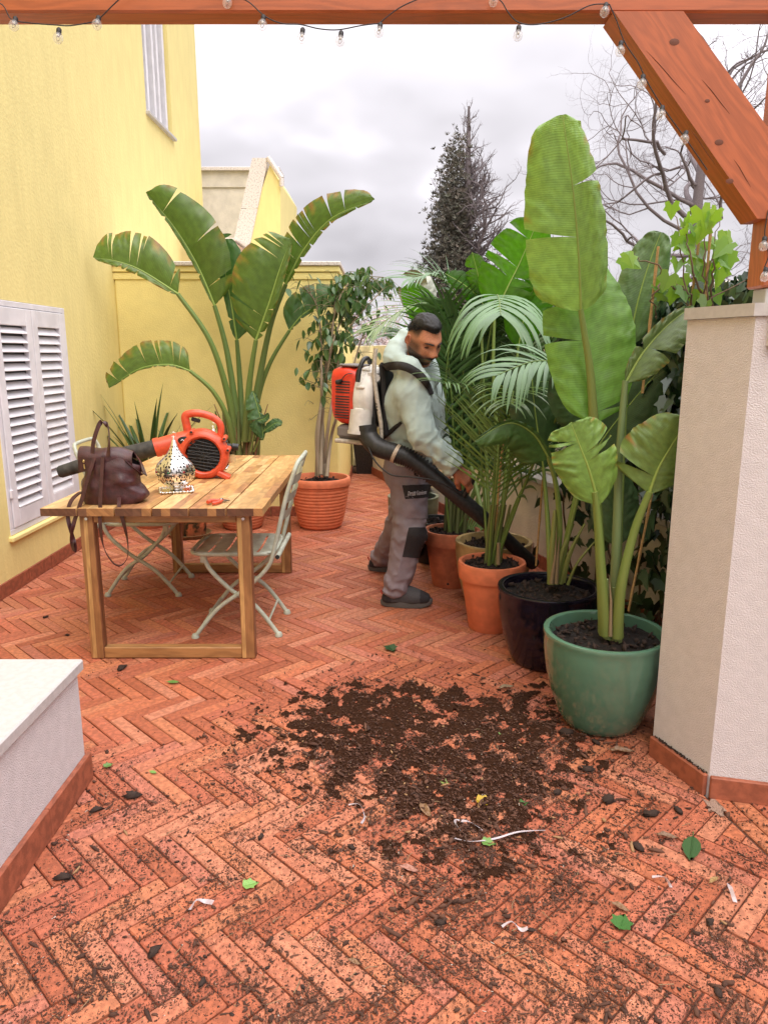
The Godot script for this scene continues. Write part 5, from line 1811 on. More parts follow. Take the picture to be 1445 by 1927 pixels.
	big_leaf(s3, trace(s3, [[940, 1010, -4.2], [960, 800, -4.3], [975, 650, -4.35]]), trace(s3, [[975, 655, -4.35], [985, 600, -4.35], [1000, 550, -4.35], [1030, 500, -4.35]]), Vector2(0.12, 0.15), fz, Vector2(0.1, 0.1), 1, Color(0.11, 0.23, 0.03), 326, 0.0, M.leaf_back, 0.015, st)
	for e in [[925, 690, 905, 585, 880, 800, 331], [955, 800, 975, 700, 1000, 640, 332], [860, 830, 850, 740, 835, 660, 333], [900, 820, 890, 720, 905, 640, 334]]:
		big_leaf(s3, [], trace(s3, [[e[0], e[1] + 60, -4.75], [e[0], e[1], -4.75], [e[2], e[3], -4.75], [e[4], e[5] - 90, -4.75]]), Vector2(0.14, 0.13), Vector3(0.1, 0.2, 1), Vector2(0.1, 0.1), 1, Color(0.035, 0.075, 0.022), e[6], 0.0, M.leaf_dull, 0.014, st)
	build_palms()
	build_ivy()


func build_palms() -> void:
	var up := Vector3(0, 1, 0.25)
	var g1 := Color(0.085, 0.165, 0.042)
	var gl := Color(0.115, 0.20, 0.035)
	var silver := Color(0.085, 0.17, 0.06)  # green with a trace of reflected sky sheen put into the colour
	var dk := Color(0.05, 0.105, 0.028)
	M.palm_sheen = painted(0.42)
	M.palm_sheen.backlight_enabled = true
	M.palm_sheen.backlight = Color(0.7, 1.0, 0.4) * 0.2
	var p1 := thing("palm", "kentia palm with a young upright frond growing in the bright terracotta pot", "plant", Vector3(0.573, 0.33, -3.8))
	frond(p1, trace(p1, [[920, 1062, -3.76], [924, 990, -3.72], [931, 925, -3.68], [937, 870, -3.64], [940, 815, -3.62]]), 0.36, 14, 0.10, Vector3(0, 0.25, 1), gl, 401, 0.0075, 0.46, -0.25)
	frond(p1, trace(p1, [[925, 1060, -3.78], [950, 940, -3.75], [968, 850, -3.7], [972, 780, -3.66]]), 0.33, 11, 0.12, Vector3(0, 0.25, 1), Color(0.09, 0.16, 0.03), 402, 0.0075, 0.5, -0.2)
	frond(p1, trace(p1, [[932, 1060, -3.8], [1000, 880, -3.7], [1066, 745, -3.5], [1058, 690, -3.35], [1005, 680, -3.28], [935, 706, -3.2]]), 0.25, 14, 0.95, Vector3(0, 1, 0.5), silver, 403, 0.0165, 0.56, 0.2, M.palm_sheen)
	frond(p1, trace(p1, [[930, 1060, -3.8], [975, 935, -3.75], [1020, 880, -3.7], [1090, 850, -3.65]]), 0.3, 12, 0.5, up, dk, 404, 0.012, 0.3, 0.3)
	frond(p1, trace(p1, [[935, 1060, -3.8], [955, 900, -3.85], [975, 800, -3.8], [1020, 750, -3.7], [1085, 760, -3.6]]), 0.28, 14, 0.6, up, g1, 405, 0.012, 0.5, 0.4)
	frond(p1, trace(p1, [[918, 1060, -3.8], [908, 900, -3.9], [900, 800, -3.85], [878, 735, -3.75], [835, 722, -3.6]]), 0.24, 14, 0.7, up, g1, 406, 0.010, 0.5, 0.4)
	frond(p1, trace(p1, [[924, 1060, -3.82], [930, 880, -3.9], [945, 760, -3.8], [965, 735, -3.6], [960, 760, -3.4]]), 0.24, 12, 0.7, up, gl, 407, 0.010, 0.55, 0.4)
	for k in 5:
		var b := MB.new()
		b.tint = Color(0.14, 0.16, 0.05)
		b.tube([at(914 + k * 6, 1068, -3.8 + 0.03 * (k % 2)) - p1.position, at(918 + k * 7, 1010, -3.79) - p1.position, at(924 + k * 9, 950, -3.78) - p1.position], [0.013, 0.010, 0.006], 7)
		put("stalk", b.mesh(), M.stalk, p1)
	var b := MB.new()
	b.tube([at(937, 1062, -3.72) - p1.position, at(938, 1022, -3.72) - p1.position], [0.011, 0.009], 8)
	put("cut_stub", b.mesh(), M.dry, p1)
	b = MB.new()
	b.tube([at(928, 1062, -3.82) - p1.position, at(938, 920, -3.82) - p1.position, at(950, 790, -3.82) - p1.position], [0.0065, 0.006, 0.0055], 7)
	put("cane", b.mesh(), M.cane, p1)
	# the larger palm behind, whose fronds hang over the man
	var p2 := thing("palm", "tall kentia palm arching over the man from the dull terracotta pot", "plant", Vector3(0.43, 0.33, -4.57))
	frond(p2, trace(p2, [[856, 1000, -4.55], [890, 800, -4.5], [920, 640, -4.35], [932, 564, -4.1], [938, 560, -3.85], [942, 592, -3.6]]), 0.37, 12, 1.35, Vector3(0, 1, 0.3), silver, 411, 0.021, 0.70, 0.12, M.palm_sheen)
	frond(p2, trace(p2, [[850, 1000, -4.6], [862, 800, -4.75], [862, 660, -4.85], [838, 588, -4.85], [775, 575, -4.8], [700, 622, -4.7]]), 0.27, 22, 0.45, Vector3(0, 1, 0.3), Color(0.17, 0.24, 0.10), 412, 0.011, 0.55, 0.25, M.palm_sheen)
	frond(p2, trace(p2, [[852, 1000, -4.6], [866, 800, -4.8], [870, 640, -4.95], [856, 555, -5.0], [820, 520, -4.95], [770, 525, -4.85]]), 0.30, 18, 0.5, Vector3(0, 1, 0.3), silver, 413, 0.013, 0.6, 0.3, M.palm_sheen)
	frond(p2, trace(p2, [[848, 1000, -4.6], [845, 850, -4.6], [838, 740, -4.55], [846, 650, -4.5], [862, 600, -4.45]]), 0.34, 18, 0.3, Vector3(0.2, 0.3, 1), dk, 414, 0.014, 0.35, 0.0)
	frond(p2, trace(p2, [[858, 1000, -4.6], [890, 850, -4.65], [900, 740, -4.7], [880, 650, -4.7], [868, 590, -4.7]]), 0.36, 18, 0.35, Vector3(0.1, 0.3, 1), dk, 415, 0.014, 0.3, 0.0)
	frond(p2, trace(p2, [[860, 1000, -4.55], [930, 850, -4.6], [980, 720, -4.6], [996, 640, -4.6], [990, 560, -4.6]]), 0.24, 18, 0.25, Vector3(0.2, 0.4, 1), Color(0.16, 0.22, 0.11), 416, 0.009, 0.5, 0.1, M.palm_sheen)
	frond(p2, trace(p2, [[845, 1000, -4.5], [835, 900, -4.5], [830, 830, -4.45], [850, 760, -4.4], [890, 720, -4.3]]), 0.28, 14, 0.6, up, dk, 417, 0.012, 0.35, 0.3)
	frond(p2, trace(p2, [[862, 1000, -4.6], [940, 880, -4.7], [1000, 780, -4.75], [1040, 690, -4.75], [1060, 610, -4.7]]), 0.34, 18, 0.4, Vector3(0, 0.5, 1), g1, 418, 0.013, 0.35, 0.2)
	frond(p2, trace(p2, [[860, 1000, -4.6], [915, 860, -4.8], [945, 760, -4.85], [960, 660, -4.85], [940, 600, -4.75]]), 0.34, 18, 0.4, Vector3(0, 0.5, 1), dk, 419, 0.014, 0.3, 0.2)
	frond(p2, trace(p2, [[850, 1000, -4.65], [840, 820, -5.0], [820, 700, -5.2], [790, 640, -5.3], [740, 630, -5.3]]), 0.34, 18, 0.5, up, g1, 420, 0.012, 0.4, 0.3)
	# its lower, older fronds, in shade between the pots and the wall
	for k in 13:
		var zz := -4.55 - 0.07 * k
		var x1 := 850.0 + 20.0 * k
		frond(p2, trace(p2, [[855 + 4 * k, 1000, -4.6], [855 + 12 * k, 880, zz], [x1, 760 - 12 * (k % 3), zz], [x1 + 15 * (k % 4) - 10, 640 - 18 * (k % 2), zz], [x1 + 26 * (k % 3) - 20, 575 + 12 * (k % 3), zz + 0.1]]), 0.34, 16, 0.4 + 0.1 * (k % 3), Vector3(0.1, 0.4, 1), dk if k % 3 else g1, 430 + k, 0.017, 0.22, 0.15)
	for k in 6:
		b = MB.new()
		b.tint = Color(0.12, 0.14, 0.05)
		b.tube([at(838 + k * 7, 1006, -4.57 + 0.04 * (k % 2)) - p2.position, at(842 + k * 8, 900, -4.57) - p2.position], [0.015, 0.010], 7)
		put("stalk", b.mesh(), M.stalk, p2)


# an ivy leaf with five shallow lobes, folded a little along its midrib
func ivy_leaf(curl: float) -> ArrayMesh:
	var out := [[0.0, 0.02], [0.020, -0.008], [0.045, 0.0], [0.040, 0.024], [0.054, 0.048], [0.032, 0.056], [0.020, 0.080], [0.0, 0.110]]
	var b := MB.new()
	for sg: float in [-1.0, 1.0]:
		var s := b.v.size()
		var pts := []
		for e in out:
			var r := absf(e[0])
			pts.append(Vector3(sg * e[0], e[1], curl * (r * 0.55 - 2.5 * e[1] * e[1])))
		pts.append(Vector3(0, 0.06, -curl * 0.008))
		var nn := Vector3(-sg * curl * 0.5, 0.0, 1.0).normalized()
		for p in pts:
			b.add(p, nn)
		for k in 7:
			b.tri(s + 8, s + k, s + k + 1)
		b.tri(s + 8, s + 7, s + 0)
	return b.mesh()


func build_ivy() -> void:
	var r := RandomNumberGenerator.new()
	r.seed = 909
	var shapes := [ivy_leaf(0.9), ivy_leaf(-0.5), ivy_leaf(0.3)]
	var dark := []
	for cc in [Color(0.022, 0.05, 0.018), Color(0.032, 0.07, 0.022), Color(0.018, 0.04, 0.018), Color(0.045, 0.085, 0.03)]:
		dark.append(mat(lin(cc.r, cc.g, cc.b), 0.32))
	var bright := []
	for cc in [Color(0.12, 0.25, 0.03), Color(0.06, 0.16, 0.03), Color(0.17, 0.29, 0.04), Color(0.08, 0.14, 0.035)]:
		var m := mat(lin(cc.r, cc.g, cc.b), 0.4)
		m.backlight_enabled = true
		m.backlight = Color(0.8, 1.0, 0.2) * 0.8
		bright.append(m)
	var n := Vector3(-0.957, 0, 0.289)      # out of the wall
	var turned := func(p: Vector3, size: float, spread: float) -> Transform3D:
		var out := (n + Vector3(r.randfn(), r.randfn() * 0.7 + 0.35, r.randfn()) * spread).normalized()
		var y := Vector3(r.randfn() * 0.5, -1, r.randfn() * 0.5)
		y = (y - out * y.dot(out)).normalized()
		return Transform3D(Basis(y.cross(out), y, out).scaled(Vector3.ONE * size), p)
	var spots := [
		["dark ivy covering the cream wall behind the green glazed pot", -2.75, -3.5, 230, 0.62],
		["dark ivy climbing the wall behind the black glazed pot", -3.5, -4.4, 150, 0.4],
	]
	for e in spots:
		var zm: float = (e[1] + e[2]) * 0.5
		var iv := thing("ivy", e[0], "ivy", Vector3(wall_x(zm), 0, zm), 0.0, "ivy along the cream wall")
		var vb := []
		for k in 9:
			var z := lerpf(e[1], e[2], (k + 0.5) / 9.0)
			var p := Vector3(wall_x(z), 0.0, z) + n * 0.06
			var pts := [p]
			for j in 9:
				p += Vector3(r.randfn() * 0.04, 0.19, r.randfn() * 0.05) + n * 0.008 * r.randfn()
				pts.append(p)
			var b := MB.new()
			var c := curve(pts, 3)
			for i in c.size():
				c[i] -= iv.position
			b.tube(c, ramp(0.007, 0.003, c.size()), 5)
			put("stem", b.mesh(), M.vine, iv)
			for q in c:
				vb.append(q)
		var cnt: int = e[3]
		for k in cnt:
			var q: Vector3 = vb[r.randi() % vb.size()]
			if q.y < 0.62 and r.randf() < 0.55:
				q.y += 0.6
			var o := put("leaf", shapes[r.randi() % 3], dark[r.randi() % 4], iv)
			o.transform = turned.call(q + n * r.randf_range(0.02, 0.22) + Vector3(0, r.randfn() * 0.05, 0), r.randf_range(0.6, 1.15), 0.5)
		var where := []
		for k in int(cnt * 5.0):
			var z := lerpf(e[1], e[2], r.randf())
			var y := 0.75 + 1.0 * pow(r.randf(), 0.8)
			if r.randf() < 0.08:
				y = r.randf_range(0.1, 0.8)
			where.append(turned.call(Vector3(wall_x(z), y, z) + n * r.randf_range(0.02, 0.30) - iv.position, r.randf_range(0.6, 1.1), 0.6))
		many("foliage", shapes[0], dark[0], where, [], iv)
	# fresh ivy over the top of the wall, lit from behind
	var z0 := -2.95
	var iy := thing("ivy", "fresh light green ivy on canes rising above the white pillar", "ivy", at(1310, 560, z0), 0.0, "ivy along the cream wall")
	for e in [[1264, 392, 0], [1318, 398, 2], [1300, 412, 0], [1350, 402, 2], [1338, 410, 0], [1283, 424, 3], [1280, 452, 1], [1298, 446, 0], [1292, 476, 2], [1296, 468, 0], [1328, 462, 0], [1352, 452, 1], [1366, 446, 2], [1374, 466, 0], [1362, 474, 2], [1370, 486, 0], [1344, 482, 1], [1340, 500, 1], [1352, 512, 1], [1300, 510, 1], [1312, 520, 1], [1330, 522, 0], [1262, 524, 3], [1256, 546, 1], [1268, 555, 1], [1322, 552, 3], [1342, 558, 1], [1280, 530, 2], [1360, 500, 0], [1180, 486, 2], [1172, 492, 0], [1310, 494, 0], [1276, 500, 0], [1322, 430, 2], [1304, 434, 0], [1286, 550, 1], [1298, 560, 1], [1332, 572, 3], [1240, 560, 3], [1228, 545, 1], [1310, 480, 3]]:
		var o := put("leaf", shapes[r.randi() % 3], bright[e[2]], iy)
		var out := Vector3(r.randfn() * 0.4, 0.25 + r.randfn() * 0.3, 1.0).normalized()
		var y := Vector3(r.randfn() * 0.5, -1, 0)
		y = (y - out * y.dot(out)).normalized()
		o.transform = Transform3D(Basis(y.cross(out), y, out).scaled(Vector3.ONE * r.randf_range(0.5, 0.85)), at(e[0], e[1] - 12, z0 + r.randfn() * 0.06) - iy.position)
	for e in [[1325, 580, 1300, 480, 1283, 425], [1320, 600, 1324, 500, 1318, 420], [1335, 575, 1345, 490, 1368, 450], [1310, 590, 1280, 540, 1245, 520], [1290, 570, 1240, 505, 1190, 480], [1305, 610, 1340, 560, 1420, 520], [1300, 600, 1290, 540, 1268, 400], [1330, 600, 1330, 540, 1352, 410], [1260, 520, 1230, 560, 1236, 600]]:
		var b := MB.new()
		var c := curve([at(e[0], e[1], z0) - iy.position, at(e[2], e[3], z0 + 0.05) - iy.position, at(e[4], e[5], z0 - 0.04) - iy.position], 7)
		for i in c.size():
			c[i] += Vector3(r.randfn(), r.randfn(), r.randfn()) * 0.006
		b.tube(c, ramp(0.005, 0.0015, c.size()), 5)
		put("stem", b.mesh(), M.vine, iy)
	# canes
	var tag_text := ["thin bamboo cane leaning in front of the greyish upright leaf", "bamboo cane standing among the fresh ivy, its tip hidden in leaf", "bamboo cane beside the fresh ivy reaching highest of the pair", "bamboo cane leaning behind the green glazed pot", "split bamboo cane among ivy behind the black pot"]
	var ends := [[1238, 464, 1208, 740, -2.98, -2.95], [1321, 402, 1296, 600, -2.98, -2.95], [1338, 416, 1322, 600, -2.93, -2.92], [1226, 930, 1182, 1150, -3.05, -3.0], [1022, 890, 1008, 1065, -3.75, -3.72]]
	for k in 5:
		var e: Array = ends[k]
		var top := at(e[0], e[1], e[4])
		var low := at(e[2], e[3], e[5])
		var b := MB.new()
		var pts := []
		var rad := []
		for j in 13:
			pts.append(low.lerp(top, j / 12.0))
			rad.append(0.0052 + (0.0016 if j % 4 == 2 else 0.0))
		b.tube(pts, rad, 8)
		tag(put("bamboo_cane", b.mesh(), M.cane), tag_text[k], "cane", "bamboo canes among the ivy")


# a distance field on a grid, for bodies and clothes; its zero surface is meshed as surface nets
class Field:
	var o: Vector3
	var cell: float
	var nx: int
	var ny: int
	var nz: int
	var k: float
	var f := PackedFloat32Array()

	func _init(lo: Vector3, hi: Vector3, cell_: float, k_: float) -> void:
		o = lo
		cell = cell_
		k = k_
		nx = int((hi.x - lo.x) / cell) + 2
		ny = int((hi.y - lo.y) / cell) + 2
		nz = int((hi.z - lo.z) / cell) + 2
		f.resize(nx * ny * nz)
		f.fill(0.0)

	# a tapered capsule, squashed along axis q by factor s if given
	func bone(a: Vector3, ra: float, b: Vector3, rb: float, q := Vector3.ZERO, s := 1.0) -> void:
		var m := maxf(ra, rb) * maxf(1.0, 1.0 / s) + 4.0 / k
		var lo := Vector3(minf(a.x, b.x), minf(a.y, b.y), minf(a.z, b.z)) - Vector3.ONE * m - o
		var hi := Vector3(maxf(a.x, b.x), maxf(a.y, b.y), maxf(a.z, b.z)) + Vector3.ONE * m - o
		var ab := b - a
		var l2 := maxf(ab.length_squared(), 1e-9)
		var dr := rb - ra
		var lim := 4.0 / k
		for z in range(maxi(0, int(lo.z / cell)), mini(nz, int(hi.z / cell) + 2)):
			for y in range(maxi(0, int(lo.y / cell)), mini(ny, int(hi.y / cell) + 2)):
				var row := (z * ny + y) * nx
				for x in range(maxi(0, int(lo.x / cell)), mini(nx, int(hi.x / cell) + 2)):
					var p := o + Vector3(x, y, z) * cell - a
					if s != 1.0:
						p += q * (p.dot(q) * (s - 1.0))
					var t := clampf(p.dot(ab) / l2, 0.0, 1.0)
					var d := (p - ab * t).length() - ra - dr * t
					if d < lim:
						f[row + x] += exp(-k * maxf(d, -0.25))

	func finish(fold: Callable) -> void:
		for z in nz:
			for y in ny:
				var row := (z * ny + y) * nx
				for x in nx:
					var v := f[row + x]
					if v <= 0.0:
						f[row + x] = 0.1
						continue
					var d := -log(v) / k
					if absf(d) < 0.035:
						d += fold.call(o + Vector3(x, y, z) * cell)
					f[row + x] = d

	func cut(p0: Vector3, n: Vector3, reach: float) -> void:
		var lo := p0 - Vector3.ONE * reach - o
		var hi := p0 + Vector3.ONE * reach - o
		for z in range(maxi(0, int(lo.z / cell)), mini(nz, int(hi.z / cell) + 1)):
			for y in range(maxi(0, int(lo.y / cell)), mini(ny, int(hi.y / cell) + 1)):
				for x in range(maxi(0, int(lo.x / cell)), mini(nx, int(hi.x / cell) + 1)):
					var p := o + Vector3(x, y, z) * cell - p0
					if p.length() < reach:
						var i := (z * ny + y) * nx + x
						f[i] = maxf(f[i], p.dot(n))

	func sample(p: Vector3) -> float:
		var g := (p - o) / cell
		var x := int(g.x)
		var y := int(g.y)
		var z := int(g.z)
		if g.x < 0 or g.y < 0 or g.z < 0 or x >= nx - 1 or y >= ny - 1 or z >= nz - 1:
			return 0.1
		var u := g.x - x
		var v := g.y - y
		var w := g.z - z
		var i := (z * ny + y) * nx + x
		var sy := nx
		var sz := nx * ny
		return lerpf(lerpf(lerpf(f[i], f[i + 1], u), lerpf(f[i + sy], f[i + sy + 1], u), v), lerpf(lerpf(f[i + sz], f[i + sz + 1], u), lerpf(f[i + sz + sy], f[i + sz + sy + 1], u), v), w)

	func normal(p: Vector3) -> Vector3:
		var e := cell * 0.6
		return Vector3(sample(p + Vector3(e, 0, 0)) - sample(p - Vector3(e, 0, 0)), sample(p + Vector3(0, e, 0)) - sample(p - Vector3(0, e, 0)), sample(p + Vector3(0, 0, e)) - sample(p - Vector3(0, 0, e))).normalized()

	# where a line from p along d first meets the surface
	func hit(p: Vector3, d: Vector3, far := 8.0) -> Vector3:
		var t := 0.0
		while t < far:
			var s := sample(p + d * t)
			if s < 0.0005:
				return p + d * t
			t += maxf(s * 0.6, 0.002)
		return p + d * t

	func mesh_into(b: MB, paint: Callable) -> void:
		var sx := 1
		var sy := nx
		var sz := nx * ny
		var idx := {}
		var off := [0, sx, sy, sx + sy, sz, sx + sz, sy + sz, sx + sy + sz]
		var cor := [Vector3(0, 0, 0), Vector3(1, 0, 0), Vector3(0, 1, 0), Vector3(1, 1, 0), Vector3(0, 0, 1), Vector3(1, 0, 1), Vector3(0, 1, 1), Vector3(1, 1, 1)]
		var edges := [[0, 1], [2, 3], [4, 5], [6, 7], [0, 2], [1, 3], [4, 6], [5, 7], [0, 4], [1, 5], [2, 6], [3, 7]]
		for z in nz - 1:
			for y in ny - 1:
				var row := (z * ny + y) * nx
				for x in nx - 1:
					var i := row + x
					var f0 := f[i]
					if f0 > 0.06 or f0 < -0.06:
						continue
					var neg := 0
					for c in 8:
						if f[i + off[c]] < 0.0:
							neg += 1
					if neg == 0 or neg == 8:
						continue
					var sum := Vector3.ZERO
					var cnt := 0
					for e in edges:
						var fa := f[i + off[e[0]]]
						var fb := f[i + off[e[1]]]
						if (fa < 0.0) != (fb < 0.0):
							sum += cor[e[0]].lerp(cor[e[1]], fa / (fa - fb))
							cnt += 1
					var p := o + (Vector3(x, y, z) + sum / cnt) * cell
					b.tint = paint.call(p)
					idx[i] = b.add(p, normal(p), Vector2(p.x, p.y))
		for i: int in idx:
			var me := f[i] < 0.0
			if (f[i + sx] < 0.0) != me and idx.has(i - sy) and idx.has(i - sz) and idx.has(i - sy - sz):
				b.quad(idx[i], idx[i - sy], idx[i - sy - sz], idx[i - sz])
			if (f[i + sy] < 0.0) != me and idx.has(i - sx) and idx.has(i - sz) and idx.has(i - sx - sz):
				b.quad(idx[i], idx[i - sx], idx[i - sx - sz], idx[i - sz])
			if (f[i + sz] < 0.0) != me and idx.has(i - sx) and idx.has(i - sy) and idx.has(i - sx - sy):
				b.quad(idx[i], idx[i - sx], idx[i - sx - sy], idx[i - sy])


func gauss(x: float, s: float) -> float:
	return exp(-x * x / (2.0 * s * s))


# the head about its centre: +z is where the face looks, +y up; d is a unit direction
func head_point(d: Vector3) -> Vector3:
	var p := d * Vector3(0.077, 0.118, 0.099)
	if p.y < 0:
		var t := clampf(-p.y / 0.118, 0, 1)
		p.x *= 1.0 - 0.16 * t * t
		if p.z < 0:
			p.z *= 1.0 - 0.28 * t
		else:
			p.z *= 1.0 + 0.06 * t
	# jaw corners and cheeks
	var fr := smoothstep(0.0, 0.05, p.z)
	var ax := absf(p.x)
	p.x += signf(p.x) * 0.006 * gauss(p.y + 0.062, 0.02) * smoothstep(0.02, 0.05, ax)
	var push := 0.0
	push += 0.010 * gauss(p.y - 0.032, 0.010) * gauss(ax - 0.024, 0.026)          # brow
	push -= 0.011 * gauss(p.y - 0.014, 0.011) * gauss(ax - 0.032, 0.014)          # sockets
	push += 0.006 * gauss(p.y + 0.020, 0.018) * gauss(ax - 0.044, 0.016)          # cheekbones
	push += 0.013 * gauss(p.x, 0.0095) * gauss(p.y - 0.008, 0.017)                 # bridge
	push += 0.026 * gauss(p.x, 0.0135) * gauss(p.y + 0.024, 0.0135)                # tip
	push += 0.013 * gauss(ax - 0.0165, 0.007) * gauss(p.y + 0.030, 0.0085)        # wings
	push += 0.0085 * gauss(p.x, 0.019) * gauss(p.y + 0.055, 0.0065)                # upper lip
	push += 0.0085 * gauss(p.x, 0.017) * gauss(p.y + 0.069, 0.0065)                # lower lip
	push -= 0.0045 * gauss(p.x, 0.022) * gauss(p.y + 0.0618, 0.0022)               # between the lips
	push -= 0.004 * gauss(p.x, 0.02) * gauss(p.y + 0.080, 0.006)
	push += 0.012 * gauss(p.x, 0.022) * gauss(p.y + 0.098, 0.014)                  # chin
	p.z += push * fr
	return p


func skin_at(p: Vector3) -> Color:
	var c := Color(0.52, 0.215, 0.115)
	var ax := absf(p.x)
	if p.z > 0.0:
		c = c.lerp(Color(0.50, 0.17, 0.09), 0.5 * gauss(p.x, 0.018) * gauss(p.y + 0.025, 0.015))
		c = c.lerp(Color(0.36, 0.115, 0.085), 0.8 * gauss(p.x, 0.018) * gauss(p.y + 0.0625, 0.009))
		c = c.lerp(Color(0.30, 0.12, 0.07), 0.5 * gauss(ax - 0.033, 0.014) * gauss(p.y - 0.008, 0.008))  # eye-socket shade painted into the skin colour
	# beard: along the jaw, round the mouth
	var jaw := smoothstep(-0.040, -0.060, p.y - 0.6 * maxf(0.0, ax - 0.03))
	var lip := gauss(p.x, 0.018) * gauss(p.y + 0.0625, 0.0095)
	var must := gauss(p.x, 0.029) * gauss(p.y + 0.0485, 0.0085) * 1.35 if p.z > 0 else 0.0
	var cheek := smoothstep(0.05, 0.068, ax) * smoothstep(0.035, 0.0, p.y) * smoothstep(-0.03, 0.01, p.z) * 0.8
	var be := clampf(maxf(maxf(jaw * (1.0 - 1.3 * lip), must), cheek), 0, 1) * smoothstep(-0.04, 0.0, p.z)
	c = c.lerp(Color(0.028, 0.016, 0.012), be * 0.93)
	# cropped sides
	var fade := smoothstep(0.012, 0.06, p.y) * smoothstep(0.052, 0.03, p.z)
	c = c.lerp(Color(0.02, 0.013, 0.011), fade * 0.92)
	return c


func hair_mask(p: Vector3) -> float:
	var line := 0.074 - 0.02 * smoothstep(0.03, 0.0, p.z) - 0.03 * smoothstep(0.0, -0.06, p.z)
	line += 0.006 * gauss(absf(p.x) - 0.045, 0.02) * smoothstep(0.02, 0.05, p.z)
	return smoothstep(line - 0.010, line + 0.016, p.y)


func build_head(body: MB, t: Transform3D) -> MB:
	var rows := []
	var nl := 92
	var nm := 112
	for a in nl + 1:
		var th := PI * a / nl
		var row := []
		for b in nm:
			var ph := TAU * b / nm
			ph -= 0.42 * sin(ph)          # more of them on the face
			row.append(head_point(Vector3(sin(th) * sin(ph), cos(th), sin(th) * cos(ph))))
		rows.append(row)
	var hb := MB.new()
	hb.sheet(rows, true)
	var base := body.v.size()
	var sub := body
	for i in hb.v.size():
		var p := hb.v[i]
		var row := i / nm
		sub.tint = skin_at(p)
		var out := hb.n[i]
		if out.dot(p) < 0:
			out = -out
		if row == 0 or row == nl:
			out = p.normalized()
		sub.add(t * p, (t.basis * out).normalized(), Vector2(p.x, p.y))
	for i in hb.ix:
		sub.ix.append(base + i)
	# ears
	for sg: float in [-1.0, 1.0]:
		var er := []
		for u in 19:
			var an := TAU * u / 18.0
			var row := []
			for v in 7:
				var r := v / 6.0
				var q := Vector3(0, sin(an) * 0.029 * (1.0 + 0.12 * sin(an)), cos(an) * 0.0165 * (1.0 - 0.22 * minf(0.0, sin(an)) * -1.0)) * r
				var h := -0.002 + 0.008 * smoothstep(0.45, 0.86, r) - 0.012 * smoothstep(0.86, 1.0, r) - 0.004 * smoothstep(0.4, 0.0, r)
				row.append(Vector3(sg * (0.0755 + h + 0.012 * smoothstep(0.2, -1.0, cos(an)) * r), q.y - 0.004, q.z - 0.016))
			er.append(row)
		var eb := MB.new()
		eb.sheet(er)
		base = sub.v.size()
		for i in eb.v.size():
			sub.tint = Color(0.47, 0.175, 0.10)
			sub.add(t * eb.v[i], (t.basis * eb.n[i]).normalized())
		for i in eb.ix:
			sub.ix.append(base + i)
	return hb


